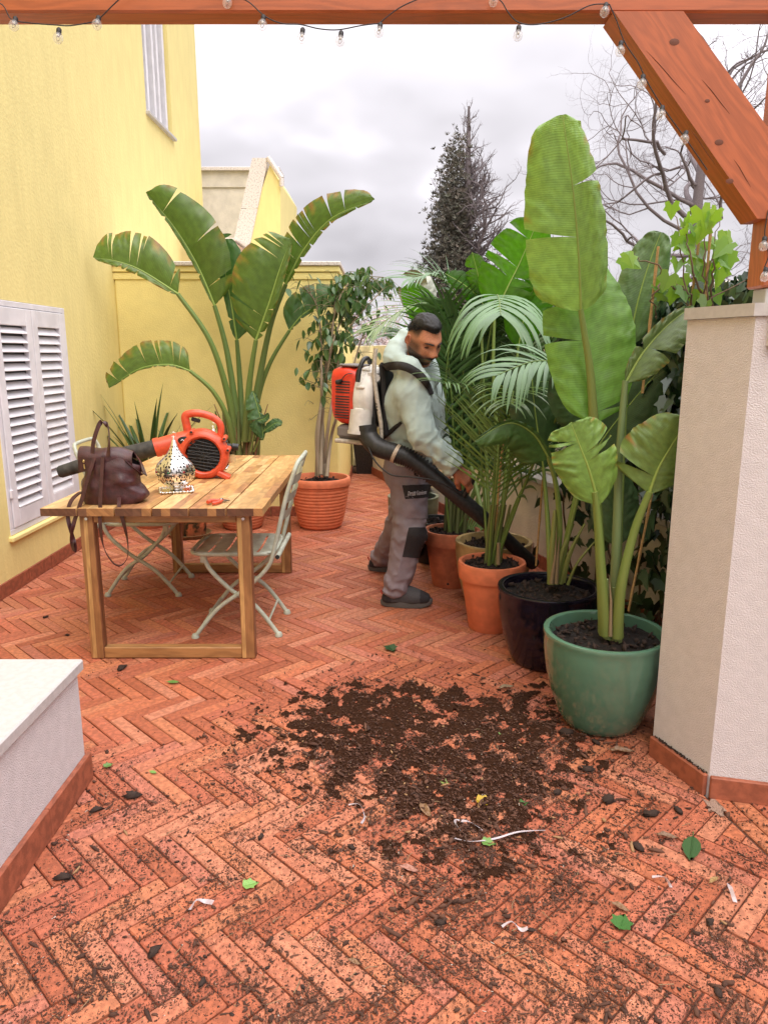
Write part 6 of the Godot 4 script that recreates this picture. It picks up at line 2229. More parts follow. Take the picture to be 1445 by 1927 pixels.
func build_man() -> void:
	var o := at(752, 1140, -4.12) * Vector3(1, 0, 1)
	var man := thing("person", "man in pale mint hoodie and grey work trousers stooping over the potted palms", "person", o)
	var a := deg_to_rad(20.0)
	var fwd := Vector3(cos(a), 0, sin(a))
	var rt := Vector3(-sin(a), 0, cos(a))
	var P := func(x: float, y: float, z: float) -> Vector3:
		return at(x, y, z)
	var pelvis := at(778, 880, -4.28)
	var hip_r := pelvis + rt * 0.09
	var hip_l := pelvis - rt * 0.09
	var knee_r := at(774, 1005, -4.14)
	var ank_r := at(744, 1110, -4.14)
	var knee_l := at(752, 995, -4.62)
	var ank_l := at(716, 1057, -4.86)
	var waist := at(780, 838, -4.24)
	var chest := at(781, 762, -4.14)
	var nape := at(784, 697, -4.05)
	var sh_r := at(775, 738, -3.95)
	var sh_l := chest - rt * 0.19 + Vector3(0, 0.06, 0)
	var el_r := at(794, 820, -3.86)
	var wr_r := at(858, 881, -3.82)
	var kn_r := at(885, 907, -3.83)
	var el_l := at(822, 832, -4.50)
	var wr_l := at(846, 868, -4.52)
	var head_c := at(797, 640, -3.96)
	var hbasis := Basis(Vector3.UP, deg_to_rad(33)) * Basis(Vector3.RIGHT, deg_to_rad(29)) * Basis(Vector3.BACK, deg_to_rad(4))
	var ht := Transform3D(hbasis.scaled(Vector3.ONE * 1.06), head_c)
	var none := func(_p: Vector3) -> float: return 0.0
	var skin := func(_p: Vector3) -> Color: return Color(0.46, 0.19, 0.105)
	# the body under the clothes
	var bf := Field.new(Vector3(-0.35, 0.0, -5.05), Vector3(0.75, 1.62, -3.65), 0.017, 60.0)
	bf.bone(hip_r, 0.085, knee_r, 0.058)
	bf.bone(knee_r, 0.055, ank_r, 0.038)
	bf.bone(hip_l, 0.085, knee_l, 0.058)
	bf.bone(knee_l, 0.055, ank_l, 0.038)
	bf.bone(hip_r, 0.09, hip_l, 0.09)
	bf.bone(pelvis, 0.11, waist, 0.11)
	bf.bone(waist + rt * 0.04, 0.11, chest + rt * 0.07, 0.115)
	bf.bone(waist - rt * 0.04, 0.11, chest - rt * 0.07, 0.115)
	bf.bone(chest, 0.12, nape, 0.07)
	bf.bone(nape, 0.062, head_c + hbasis * Vector3(0, -0.06, -0.02), 0.058)
	bf.bone(sh_r, 0.055, el_r, 0.042)
	bf.bone(el_r, 0.042, wr_r, 0.029)
	bf.bone(chest + rt * 0.1, 0.07, sh_r, 0.055)
	bf.bone(chest - rt * 0.1, 0.07, sh_l, 0.055)
	bf.bone(sh_l, 0.055, el_l, 0.042)
	bf.bone(el_l, 0.042, wr_l, 0.029)
	bf.bone(ank_r, 0.036, ank_r + Vector3(0.11, -0.055, 0.008), 0.026)
	bf.bone(ank_l, 0.036, ank_l + Vector3(0.11, -0.055, 0.008), 0.026)
	bf.finish(none)
	var body := MB.new()
	bf.mesh_into(body, skin)
	build_head(body, ht)
	hand(body, wr_r, kn_r, Vector3(0.15, 0.55, 0.8).normalized(), 1.0)
	hand(body, wr_l, wr_l + (wr_l - el_l).normalized() * 0.075, Vector3(0, 0.8, -0.4).normalized(), -1.0)
	M.skin = painted(0.5, noise_tex(111, 0.05, 0.88, 1.0, 256, 4), 9.0, T.grit, 0.006)
	M.skin.subsurf_scatter_enabled = true
	M.skin.subsurf_scatter_strength = 0.12
	for i in body.v.size():
		body.v[i] -= o
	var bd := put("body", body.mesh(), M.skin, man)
	face_details(man, ht, o)
	# hoodie
	var g := noise(121, 1.0, 3)
	var hood_fold := func(p: Vector3) -> float:
		var k := 0.004 * g.get_noise_3d(p.x * 5.0 + p.y * 3.0, p.y * 8.0, p.z * 5.0) - 0.0065 * pow(1.0 - absf(g.get_noise_3d(p.x * 5.0 + 7.0, p.y * 4.0 - p.x * 5.0, p.z * 4.0)), 7.0)
		# gathers round the forearm and elbow
		var u := (p - el_r).dot((wr_r - el_r).normalized())
		if p.z > -4.0 and p.y < el_r.y + 0.08:
			k -= 0.0085 * pow(0.5 + 0.5 * sin(u * 105.0 + 26.0 * p.y + 5.0 * g.get_noise_3d(p.x * 7, p.y * 7, p.z * 7)), 3.0) * smoothstep(-0.06, 0.06, u)
		if p.y > 1.34:
			k -= 0.004 * pow(0.5 + 0.5 * sin((p.x * 0.75 + p.y) * 62.0 + 4.0 * g.get_noise_3d(p.x * 6, p.y * 6, p.z * 6)), 4.0) * smoothstep(1.34, 1.42, p.y)
		# waist gathers
		if p.y < 1.05:
			k += 0.006 * sin(p.y * 95.0 + p.x * 26.0 + 6.0 * g.get_noise_3d(p.x * 5, p.y * 5, p.z * 5)) * smoothstep(1.06, 0.94, p.y)
		return k
	var hf := Field.new(Vector3(-0.12, 0.74, -4.62), Vector3(0.62, 1.66, -3.66), 0.0105, 62.0)
	hf.bone(waist + rt * 0.05 + Vector3(0, -0.06, 0), 0.138, chest + rt * 0.07, 0.145)
	hf.bone(waist - rt * 0.05 + Vector3(0, -0.06, 0), 0.138, chest - rt * 0.07, 0.145)
	hf.bone(chest + rt * 0.10 + Vector3(0, 0.05, 0), 0.115, sh_r, 0.092)
	hf.bone(chest - rt * 0.10 + Vector3(0, 0.05, 0), 0.115, sh_l, 0.09)
	hf.bone(sh_r, 0.088, el_r, 0.064)
	hf.bone(el_r, 0.064, wr_r - (wr_r - el_r).normalized() * 0.035, 0.050)
	hf.bone(wr_r - (wr_r - el_r).normalized() * 0.035, 0.043, wr_r, 0.042)
	hf.bone(sh_l, 0.09, el_l, 0.068)
	hf.bone(el_l, 0.068, wr_l, 0.046)
	hf.bone(chest + Vector3(0, 0.09, 0), 0.12, nape, 0.105)
	# hood lying bunched behind the neck and round the throat
	hf.bone(at(744, 668, -4.06), 0.048, at(768, 640, -4.10), 0.040)
	hf.bone(at(746, 672, -4.02), 0.046, at(770, 692, -3.90), 0.040)
	hf.bone(at(770, 690, -3.89), 0.040, at(800, 715, -3.87), 0.024)
	hf.bone(at(768, 634, -4.12), 0.045, at(800, 660, -4.16), 0.040)
	hf.bone(at(800, 665, -4.16), 0.034, at(820, 712, -4.02), 0.020)
	hf.bone(at(736, 682, -4.02), 0.040, at(750, 654, -4.1), 0.052)
	hf.finish(hood_fold)
	hf.cut(wr_r + (wr_r - el_r).normalized() * 0.012, (wr_r - el_r).normalized(), 0.09)
	hf.cut(pelvis + Vector3(0, 0.035, 0), Vector3.DOWN, 0.45)
	# the throat stays open round the head and neck
	var hole := Field.new(Vector3(0.0, 1.1, -4.3), Vector3(0.5, 1.75, -3.7), 0.0105, 62.0)
	hole.bone(head_c + hbasis * Vector3(0, 0.0, -0.005), 0.098, head_c + hbasis * Vector3(0, -0.055, 0.015), 0.088)
	hole.finish(none)
	for z in hf.nz:
		for y in hf.ny:
			for x in hf.nx:
				var p := hf.o + Vector3(x, y, z) * hf.cell
				if p.y > 1.25 and p.distance_squared_to(head_c) < 0.04:
					var i := (z * hf.ny + y) * hf.nx + x
					hf.f[i] = maxf(hf.f[i], -hole.sample(p))
	var hm := MB.new()
	hf.mesh_into(hm, func(_p: Vector3) -> Color: return Color(1, 1, 1))
	for i in hm.v.size():
		hm.v[i] -= o
	M.hoodie = mat(lin(0.385, 0.475, 0.445), 0.9, noise_tex(122, 0.02, 0.97, 1.0, 512, 4), 2.5, noise_tex(123, 0.25, 0.0, 1.0, 512, 2), 0.05, false)
	M.hoodie.rim_enabled = true
	M.hoodie.rim = 0.35
	put("hoodie", hm.mesh(), M.hoodie, man)
	# trousers
	var tro_fold := func(p: Vector3) -> float:
		var k := 0.004 * g.get_noise_3d(p.x * 5.0, p.y * 3.5 + p.x * 4.0, p.z * 5.0) - 0.011 * pow(1.0 - absf(g.get_noise_3d(p.x * 4.0 + p.y * 2.5, p.y * 4.5 - p.x * 3.0, p.z * 4.0 + 9.0)), 9.0)
		k += 0.008 * sin(p.y * 62.0 + p.x * 40.0 + 5.0 * g.get_noise_3d(p.x * 4, p.y * 4, p.z * 4)) * (gauss(p.y - 0.56, 0.07) * 0.7 + gauss(p.y - 0.12, 0.06))
		return k
	var tf := Field.new(Vector3(-0.32, 0.04, -5.05), Vector3(0.5, 1.02, -3.9), 0.0115, 62.0)
	tf.bone(hip_r + Vector3(0, 0.03, 0), 0.112, knee_r + Vector3(-0.01, 0, 0), 0.088)
	tf.bone(knee_r + Vector3(-0.01, 0, 0), 0.088, ank_r + Vector3(0.005, 0.015, 0), 0.072)
	tf.bone(hip_l + Vector3(0, 0.03, 0), 0.112, knee_l, 0.088)
	tf.bone(knee_l, 0.086, ank_l + Vector3(0, 0.015, 0), 0.07)
	tf.bone(hip_r + Vector3(-0.02, 0, 0), 0.115, hip_l + Vector3(-0.02, 0, 0), 0.115)
	tf.bone(pelvis + rt * 0.05, 0.12, pelvis + rt * 0.05 + Vector3(0, 0.10, 0), 0.122)
	tf.bone(pelvis - rt * 0.05, 0.12, pelvis - rt * 0.05 + Vector3(0, 0.10, 0), 0.122)
	tf.finish(tro_fold)
	tf.cut(ank_r + Vector3(0, -0.035, 0), Vector3(0.2, -1, 0).normalized(), 0.16)
	tf.cut(ank_l + Vector3(0, -0.035, 0), Vector3(0.2, -1, 0).normalized(), 0.16)
	var tm := MB.new()
	tf.mesh_into(tm, func(_p: Vector3) -> Color: return Color(1, 1, 1))
	for i in tm.v.size():
		tm.v[i] -= o
	M.trousers = mat(lin(0.25, 0.205, 0.225), 0.85, noise_tex(124, 0.016, 0.93, 1.0, 512, 4), 2.0, noise_tex(125, 0.3, 0.0, 1.0, 512, 2), 0.04, false)
	M.patch = mat(lin(0.032, 0.027, 0.029), 0.85, T.fine, 6.0, noise_tex(126, 0.3, 0.0, 1.0, 512, 2), 0.03, false)
	var tr := put("trousers", tm.mesh(), M.trousers, man)
	var lay := func(fl: Field, quad: Array, lift: float, nu: int, nv: int) -> MB:   # a sheet laid on the cloth
		var eye := Vector3(0, EYE, 0)
		var rows := []
		for r in nv + 1:
			var row := []
			for c in nu + 1:
				var u := float(c) / nu
				var v := float(r) / nv
				var px: Vector2 = quad[0].lerp(quad[1], u).lerp(quad[3].lerp(quad[2], u), v)
				var h: Vector3 = fl.hit(eye, (at(px.x, px.y, -4.0) - eye).normalized())
				row.append(h + fl.normal(h) * lift - o)
			rows.append(row)
		var mb := MB.new()
		mb.sheet(rows)
		return mb
	var q: MB = lay.call(tf, [Vector2(757, 913), Vector2(811, 911), Vector2(806, 936), Vector2(763, 939)], 0.006, 14, 8)
	var fp := put("pocket_flap", q.mesh(), M.patch, tr)
	q = lay.call(tf, [Vector2(769, 993), Vector2(815, 992), Vector2(799, 1051), Vector2(757, 1048)], 0.004, 14, 14)
	put("knee_pad", q.mesh(), M.patch, tr)
	q = lay.call(tf, [Vector2(760, 934), Vector2(806, 933), Vector2(806, 976), Vector2(757, 974)], 0.005, 12, 12)
	put("cargo_pocket", q.mesh(), M.trousers, tr)
	q = lay.call(tf, [Vector2(777, 880), Vector2(791, 882), Vector2(786, 897), Vector2(779, 894)], 0.004, 5, 5)
	put("side_pocket", q.mesh(), M.patch, tr)
	lettering(fp, tf, o)
	# shoes
	for k in 2:
		var an: Vector3 = ank_r if k == 0 else ank_l
		var dirn: Vector3 = Vector3(1, 0, 0.08).normalized() if k == 0 else Vector3(0.95, 0, 0.1).normalized()
		shoe(man, an * Vector3(1, 0, 1) - o, dirn)
	# shoulder straps of the blower, laid on the hoodie
	var belt := func(path: Array, w0: float, called: String, lift: float):
		var eye := Vector3(0, EYE, 0)
		var rows := []
		var pp := curve(path, 7)
		for i in pp.size():
			var d: Vector2 = (pp[mini(i + 1, pp.size() - 1)] - pp[maxi(i - 1, 0)]).normalized()
			var w := w0 * (1.0 - 0.45 * smoothstep(0.6, 1.0, float(i) / pp.size()))
			var nn := Vector2(-d.y, d.x) * w
			var row := []
			for s in 5:
				var px: Vector2 = pp[i] + nn * (s / 2.0 - 1.0)
				var h: Vector3 = hf.hit(eye, (at(px.x, px.y, -4.0) - eye).normalized())
				if h.z < -4.45:
					h = at(px.x, px.y, -4.12)
				row.append(h + hf.normal(h) * (lift + 0.004 * (1.0 - absf(s / 2.0 - 1.0))) - o)
			rows.append(row)
		var mb := MB.new()
		mb.sheet(rows)
		put(called, mb.mesh(), M.webbing, man)
	M.webbing = mat(lin(0.016, 0.014, 0.014), 0.8, null, 1.0, T.grit, 0.05, false)
	belt.call([Vector2(716, 694), Vector2(738, 688), Vector2(765, 691), Vector2(788, 705), Vector2(802, 722), Vector2(811, 742)], 7.5, "shoulder_strap", 0.004)
	belt.call([Vector2(722, 824), Vector2(735, 813), Vector2(746, 802), Vector2(757, 793)], 4.0, "lower_strap", 0.006)
	# drawstrings and pocket of the hoodie
	for e in [[829, 712, 831, 742, 830, 783], [818, 716, 822, 740, 826, 758]]:
		var eye := Vector3(0, EYE, 0)
		var pts := []
		for k in 3:
			var h: Vector3 = hf.hit(eye, (at(e[k * 2], e[k * 2 + 1], -4.0) - eye).normalized())
			pts.append((h if h.z > -4.4 else at(e[k * 2], e[k * 2 + 1], -4.05)) + Vector3(0.002, 0, 0.006) - o)
		var mb := MB.new()
		mb.tube(curve(pts, 5), 0.0028, 6)
		put("drawstring", mb.mesh(), M.hoodie, man)
	build_back_blower(chest, fwd, rt)


func hand(b: MB, wr: Vector3, kn: Vector3, back: Vector3, sg: float) -> void:
	var d := (kn - wr).normalized()
	var side := d.cross(back).normalized() * sg      # towards the thumb
	back = side.cross(d).normalized() * sg
	if back.y < 0:
		back = -back
	var c := wr + d * 0.05
	var hf := Field.new(c - Vector3.ONE * 0.15, c + Vector3.ONE * 0.15, 0.0036, 190.0)
	hf.bone(wr - d * 0.03, 0.028, wr + d * 0.012, 0.025, back, 1.25)
	for k in 4:
		var s := (1.5 - k) * 0.0195
		var base := wr + d * 0.022 + side * s * 0.55
		var l: float = [0.086, 0.09, 0.084, 0.076][k]
		var kk := wr + d * l + side * s + back * (0.004 - 0.003 * absf(k - 1.2))
		hf.bone(base, 0.0135, kk, 0.0115)
		# three phalanges curling round a grip
		var fl: Array = [[0.042, 0.026, 0.02], [0.046, 0.029, 0.021], [0.042, 0.027, 0.02], [0.033, 0.021, 0.018]][k]
		var p := kk
		var ang := 0.35 + 0.09 * k
		var rads := [0.0098, 0.0088, 0.0078, 0.0066]
		for j in 3:
			var q: Vector3 = p + (d * cos(ang) - back * sin(ang)) * fl[j]
			hf.bone(p, rads[j], q, rads[j + 1])
			p = q
			ang += 0.72 + 0.05 * k
	var t0 := wr + d * 0.025 + side * 0.022 - back * 0.006
	var t1 := t0 + (d * 0.75 + side * 0.6 - back * 0.35).normalized() * 0.042
	var t2 := t1 + (d * 0.9 + side * 0.12 - back * 0.55).normalized() * 0.032
	var t3 := t2 + (d * 0.85 - side * 0.22 - back * 0.6).normalized() * 0.026
	hf.bone(t0, 0.016, t1, 0.0115)
	hf.bone(t1, 0.0108, t2, 0.0095)
	hf.bone(t2, 0.0095, t3, 0.0075)
	hf.finish(func(_p: Vector3) -> float: return 0.0)
	hf.mesh_into(b, func(_p: Vector3) -> Color: return Color(0.40, 0.155, 0.085))


func face_details(man: Node3D, t: Transform3D, o: Vector3) -> void:
	var lt := Transform3D(t.basis, t.origin - o)
	var hair := mat(lin(0.006, 0.005, 0.005), 0.65)
	# hair: a cap that follows the skull and sinks into it past the hairline
	var g := noise(131, 34.0, 3)
	var rows := []
	for a in 60:
		var th := PI * 0.62 * a / 59.0
		var row := []
		for b in 96:
			var ph := TAU * b / 96.0
			var d := Vector3(sin(th) * sin(ph), cos(th), sin(th) * cos(ph))
			var p := head_point(d)
			var m := hair_mask(p)
			var h := -0.006 + m * (0.013 + 0.010 * smoothstep(0.05, 0.11, p.y) + 0.005 * smoothstep(0.02, 0.08, p.z) + 0.0055 * g.get_noise_3dv(p * Vector3(1, 1, 0.6)))
			row.append(lt * (p + d * h))
		rows.append(row)
	var b := MB.new()
	b.sheet(rows, true)
	var hr := put("hair", b.mesh(), hair, man)
	b = MB.new()
	b.face([Vector3(-0.0009, 0, 0), Vector3(0.0009, 0, 0), Vector3(0.0006, 0.006, 0.001), Vector3(-0.0006, 0.006, 0.001)])
	b.face([Vector3(-0.0006, 0.006, 0.001), Vector3(0.0006, 0.006, 0.001), Vector3(0.0, 0.011, 0.003)])
	var blade_ := b.mesh()
	var r := RandomNumberGenerator.new()
	r.seed = 5
	var where := []
	var short := []
	for k in 13000:
		var d := Vector3(r.randfn(), r.randfn(), r.randfn()).normalized()
		var p := head_point(d)
		var m := hair_mask(p)
		if m > 0.35 and where.size() < 3600:
			var y := (d * 0.4 + Vector3(r.randfn() * 0.25, -0.1, 0.6 + r.randfn() * 0.25)).normalized()
			var bs := along(y, Vector3(r.randfn(), r.randfn(), r.randfn()))
			where.append(lt * Transform3D(bs.scaled(Vector3(1, 0.75, 1)), p + d * 0.008 * m))
		elif m <= 0.35:
			var c := skin_at(p)
			if c.r < 0.2 and r.randf() < 1.0 - c.r * 4.0:
				var y := (d + Vector3(r.randfn() * 0.4, -0.7, r.randfn() * 0.4)).normalized()
				short.append(lt * Transform3D(along(y, Vector3(r.randfn(), r.randfn(), r.randfn())).scaled(Vector3(0.6, 0.28, 0.6)), p - d * 0.0005))
	many("hair_strands", blade_, hair, where, [], hr)
	many("beard", blade_, hair, short, [], man)
	# eyebrows, lids and lashes
	for sg: float in [-1.0, 1.0]:
		var pts := []
		for k in 7:
			var x := 0.013 + k * 0.0062
			var d := Vector3(sg * x / 0.077, (0.0265 + 0.003 * sin(k * 0.5) - 0.0012 * maxf(0, k - 4)) / 0.118, 0).limit_length(0.95)
			d.z = sqrt(maxf(0.01, 1.0 - d.x * d.x - d.y * d.y))
			pts.append(lt * (head_point(d) + Vector3(0, 0, 0.0015)))
		b = MB.new()
		b.tube(curve(pts, 3), [0.004, 0.006, 0.007, 0.0075, 0.0077, 0.0077, 0.0077, 0.0075, 0.0072, 0.0068, 0.0064, 0.006, 0.0055, 0.005, 0.0044, 0.0037, 0.003, 0.0022, 0.0012], 6, true, 0.6)
		put("eyebrow", b.mesh(), hair, man)
		var ec := Vector3(sg * 0.0325, 0.0115, 0.0725)
		b = MB.new()
		b.lump(ec, Vector3(0.0145, 0.0105, 0.0115), 3, 0.0, 12, 16)
		for i in b.v.size():
			b.v[i] = lt * b.v[i]
			b.n[i] = (lt.basis * b.n[i]).normalized()
		put("eyelid", b.mesh(), mat(lin(0.40, 0.155, 0.085), 0.5), man)
		pts = []
		for k in 9:
			var an := lerpf(-1.15, 1.15, k / 8.0)
			pts.append(lt * (ec + Vector3(sin(an) * 0.0145, -0.0035 - 0.002 * cos(an), cos(an) * 0.0115)))
		b = MB.new()
		b.tube(pts, [0.0009, 0.0022, 0.0032, 0.0038, 0.004, 0.0038, 0.0032, 0.0022, 0.0009], 6)
		put("eyelash", b.mesh(), hair, man)


func lettering(parent: Node3D, tf: Field, o: Vector3) -> void:
	var tx := TextMesh.new()
	var fo := SystemFont.new()
	fo.font_names = PackedStringArray(["Droid Serif"])
	tx.font = fo
	tx.text = "Dream Gardens"
	tx.font_size = 32
	tx.pixel_size = 0.01
	tx.depth = 0.02
	tx.curve_step = 2.0
	var ar := tx.get_mesh_arrays()
	var vs: PackedVector3Array = ar[Mesh.ARRAY_VERTEX]
	var box := AABB(vs[0], Vector3.ZERO)
	for p in vs:
		box = box.expand(p)
	var eye := Vector3(0, EYE, 0)
	var b := MB.new()
	var ns: PackedVector3Array = ar[Mesh.ARRAY_NORMAL]
	for i in vs.size():
		var q := (vs[i] - box.position) / box.size
		var u := q.x + 0.012 * (q.y - 0.5) * 3.0
		var px := Vector2(768.0, 929.0).lerp(Vector2(800.0, 926.5), u) + Vector2(0, -7.5 * (q.y - 0.4))
		var h: Vector3 = tf.hit(eye, (at(px.x, px.y, -4.0) - eye).normalized())
		b.add(h + tf.normal(h) * (0.0072 + 0.0016 * q.z) - o, tf.normal(h))
	var ii: PackedInt32Array = ar[Mesh.ARRAY_INDEX]
	for i in ii:
		b.ix.append(i)
	put("lettering", b.mesh(), M.white_paint, parent)


func shoe(man: Node3D, where: Vector3, dirn: Vector3) -> void:
	var up := Vector3.UP
	var sd := dirn.cross(up)
	var t := Transform3D(Basis(dirn, up, sd), where)
	var rows := []
	var outline := []
	for k in 28:
		var an := TAU * k / 28.0
		var x := cos(an)
		var w := 0.043 + 0.006 * smoothstep(0.0, 0.8, x) - 0.005 * smoothstep(0.0, -1.0, x)
		outline.append(Vector2(0.065 + x * 0.148, sin(an) * w * (1.0 if x < 0.6 else 1.0)))
	for h in [[0.0, 0.94], [0.008, 1.02], [0.034, 1.04], [0.042, 0.99]]:
		var row := []
		for p in outline:
			var c := Vector2(0.065, 0)
			var q: Vector2 = c + (p - c) * h[1]
			row.append(t * Vector3(q.x, h[0] + 0.012 * smoothstep(0.15, 0.215, q.x), q.y))
		rows.append(row)
	var b := MB.new()
	b.sheet(rows, true)
	b.face(rows[0], Vector3.DOWN)
	var sole := mat(lin(0.10, 0.095, 0.088), 0.8)
	var so := put("shoe", b.mesh(), sole, man)
	var f := Field.new(Vector3(-0.11, 0.015, -0.08), Vector3(0.24, 0.16, 0.08), 0.008, 95.0)
	f.bone(Vector3(-0.03, 0.055, 0), 0.042, Vector3(-0.002, 0.108, 0), 0.045)
	f.bone(Vector3(-0.035, 0.045, 0), 0.04, Vector3(0.10, 0.045, 0), 0.043, Vector3.UP, 1.1)
	f.bone(Vector3(0.02, 0.105, 0), 0.044, Vector3(0.12, 0.062, 0), 0.043)
	f.bone(Vector3(0.09, 0.056, 0), 0.046, Vector3(0.165, 0.048, 0), 0.042, Vector3.UP, 1.12)
	var g := noise(141, 24.0, 2)
	f.finish(func(p: Vector3) -> float: return 0.0022 * g.get_noise_3dv(p))
	f.cut(Vector3(0.06, 0.03, 0), Vector3.DOWN, 0.3)
	b = MB.new()
	f.mesh_into(b, func(p: Vector3) -> Color: return Color(0.028, 0.027, 0.028) if p.x < -0.02 and p.y < 0.09 or p.x > 0.145 else Color(0.085, 0.08, 0.083))
	for i in b.v.size():
		b.v[i] = t * b.v[i]
		b.n[i] = t.basis * b.n[i]
	put("upper", b.mesh(), painted(0.8, T.fine, 6.0, T.grit, 0.05), so)
	for k in 4:
		b = MB.new()
		var x := 0.045 + k * 0.02
		var y := 0.146 - k * 0.0115
		b.tube([t * Vector3(x, y - 0.016, -0.022), t * Vector3(x + 0.004, y, 0), t * Vector3(x, y - 0.016, 0.022)], 0.0032, 5)
		put("lace", b.mesh(), M.dark, so)
	b = MB.new()
	b.tube([t * Vector3(-0.078, 0.07, 0.0), t * Vector3(-0.086, 0.095, 0.0)], 0.005, 6)
	put("heel_tab", b.mesh(), mat(lin(0.4, 0.04, 0.03), 0.7), so)


func build_back_blower(chest: Vector3, fwd: Vector3, rt: Vector3) -> void:
	var o := at(697, 748, -4.18)
	var bl := thing("backpack_blower", "red and white backpack leaf blower with black hose worn by the man", "leaf blower", o)
	var red := mat(lin(0.72, 0.045, 0.018), 0.35, noise_tex(151, 0.02, 0.85, 1.0, 256, 4), 4.0, null, 0, false)
	var white := mat(lin(0.66, 0.63, 0.58), 0.5, noise_tex(152, 0.012, 0.92, 1.0, 512, 5), 3.0, null, 0, false)
	var beige := mat(lin(0.52, 0.46, 0.38), 0.6, T.worn, 3.0)
	var grey := mat(lin(0.16, 0.14, 0.135), 0.5)
	# frame of reference: x to the front of the man, y up, z to his right
	var fr := Basis(fwd, Vector3.UP, rt) * Basis(Vector3(0, 0, 1), deg_to_rad(-3.0))
	var ax := Transform3D(fr * Basis(Vector3(0, -1, 0), Vector3(1, 0, 0), Vector3(0, 0, 1)), Vector3.ZERO)   # lathe axis along x
	var b := MB.new()
	b.lathe([Vector2(0.03, -0.042), Vector2(0.155, -0.042), Vector2(0.166, -0.036), Vector2(0.17, -0.022), Vector2(0.17, -0.003), Vector2(0.1725, -0.001), Vector2(0.1725, 0.002), Vector2(0.17, 0.004), Vector2(0.17, 0.03), Vector2(0.163, 0.05), Vector2(0.145, 0.06), Vector2(0.03, 0.06)], 56, ax)
	var hs := put("fan_housing", b.mesh(), white, bl)
	for k in 9:
		var an := -0.2 + TAU * k / 9.0
		b = MB.new()
		b.box(Transform3D(fr * Basis(Vector3(1, 0, 0), an), fr * Vector3(0.001, cos(an) * 0.175, sin(an) * 0.175)), Vector3(0.05, 0.012, 0.016), 0.004)
		put("clip", b.mesh(), white, hs)
	b = MB.new()
	b.tube([fr * Vector3(0.0, -0.06, 0.13), fr * Vector3(0.0, -0.13, 0.135), fr * Vector3(0.0, -0.172, 0.138), fr * Vector3(0.0, -0.173, 0.138), fr * Vector3(0.0, -0.19, 0.139)], [0.058, 0.062, 0.062, 0.067, 0.067], 24)
	put("outlet", b.mesh(), white, hs)
	# engine cover: a rounded red box with slots
	b = MB.new()
	var sec := []
	for e in [[-0.040, 0.150, 0.128], [-0.08, 0.160, 0.135], [-0.14, 0.158, 0.132], [-0.18, 0.14, 0.12], [-0.192, 0.115, 0.10]]:
		var row := []
		for k in 40:
			var an := TAU * k / 40.0
			var c := cos(an)
			var s := sin(an)
			row.append(fr * Vector3(e[0] - 0.012 * s, signf(s) * pow(absf(s), 0.4) * e[1] + 0.008, signf(c) * pow(absf(c), 0.4) * e[2]))
		sec.append(row)
	b.sheet(sec, true)
	b.face(sec[4], fr * Vector3(-1, 0, 0))
	var cv := put("engine_cover", b.mesh(), red, bl)
	for k in 14:
		var y := 0.085 - k * 0.0145 if k < 5 else 0.005 - (k - 5) * 0.0145
		b = MB.new()
		b.box(Transform3D(fr * Basis(Vector3.UP, 0.03), fr * Vector3(-0.112, y, 0.1345)), Vector3(0.082, 0.0065, 0.006), 0.001)
		put("vent_slot", b.mesh(), M.dark, cv)
	b = MB.new()
	b.tube(curve([fr * Vector3(-0.06, 0.13, 0.136), fr * Vector3(-0.09, 0.125, 0.145), fr * Vector3(-0.125, 0.085, 0.142)], 5), 0.003, 6)
	put("starter_cord", b.mesh(), M.dark, cv)
	b = MB.new()
	b.tube([fr * Vector3(-0.115, 0.095, 0.142), fr * Vector3(-0.13, 0.082, 0.142), fr * Vector3(-0.15, 0.082, 0.142)], [0.006, 0.014, 0.010], 10)
	put("starter_grip", b.mesh(), M.dark, cv)
	b = boxes([[Vector3.ZERO, Vector3(0.1, 0.012, 0.22)]], 0.004)
	put("top_plate", b.mesh(), grey, bl, Transform3D(fr, fr * Vector3(-0.1, 0.172, 0)))
	# carrying handle
	b = MB.new()
	b.tube(curve([fr * Vector3(-0.01, 0.09, 0.172), fr * Vector3(-0.005, 0.16, 0.165), fr * Vector3(0.004, 0.205, 0.14), fr * Vector3(0.004, 0.215, 0.08), fr * Vector3(0.004, 0.19, 0.04)], 6), 0.0125, 10)
	put("handle", b.mesh(), M.black_plastic, bl)
	# tank and base
	put("fuel_tank", boxes([[Vector3.ZERO, Vector3(0.15, 0.075, 0.24)]], 0.018).mesh(), grey, bl, Transform3D(fr, fr * Vector3(-0.075, -0.19, 0.0)))
	put("base_plate", boxes([[Vector3.ZERO, Vector3(0.19, 0.022, 0.28)]], 0.006).mesh(), beige, bl, Transform3D(fr, fr * Vector3(-0.055, -0.24, 0)))
	# back frame, pad and the harness bracket
	for s: float in [-1.0, 1.0]:
		b = MB.new()
		b.tube(curve([fr * Vector3(0.062, 0.27, s * 0.115), fr * Vector3(0.060, 0.14, s * 0.12), fr * Vector3(0.085, 0.0, s * 0.12), fr * Vector3(0.115, -0.14, s * 0.12), fr * Vector3(0.11, -0.235, s * 0.12), fr * Vector3(0.02, -0.24, s * 0.12)], 5), 0.017, 8, true, 0.7)
		put("frame_bar", b.mesh(), beige, bl)
	b = MB.new()
	b.tube([fr * Vector3(0.05, 0.115, 0.09), fr * Vector3(0.075, 0.115, 0.115)], 0.02, 12)
	b.box(Transform3D(fr, fr * Vector3(0.045, 0.13, 0.09)), Vector3(0.05, 0.03, 0.05), 0.005)
	put("bracket", b.mesh(), white, bl)
	put("back_pad", boxes([[Vector3.ZERO, Vector3(0.03, 0.4, 0.2)]], 0.012).mesh(), M.webbing, bl, Transform3D(fr * Basis(Vector3(0, 0, 1), 0.12), fr * Vector3(0.112, 0.0, 0.0)))
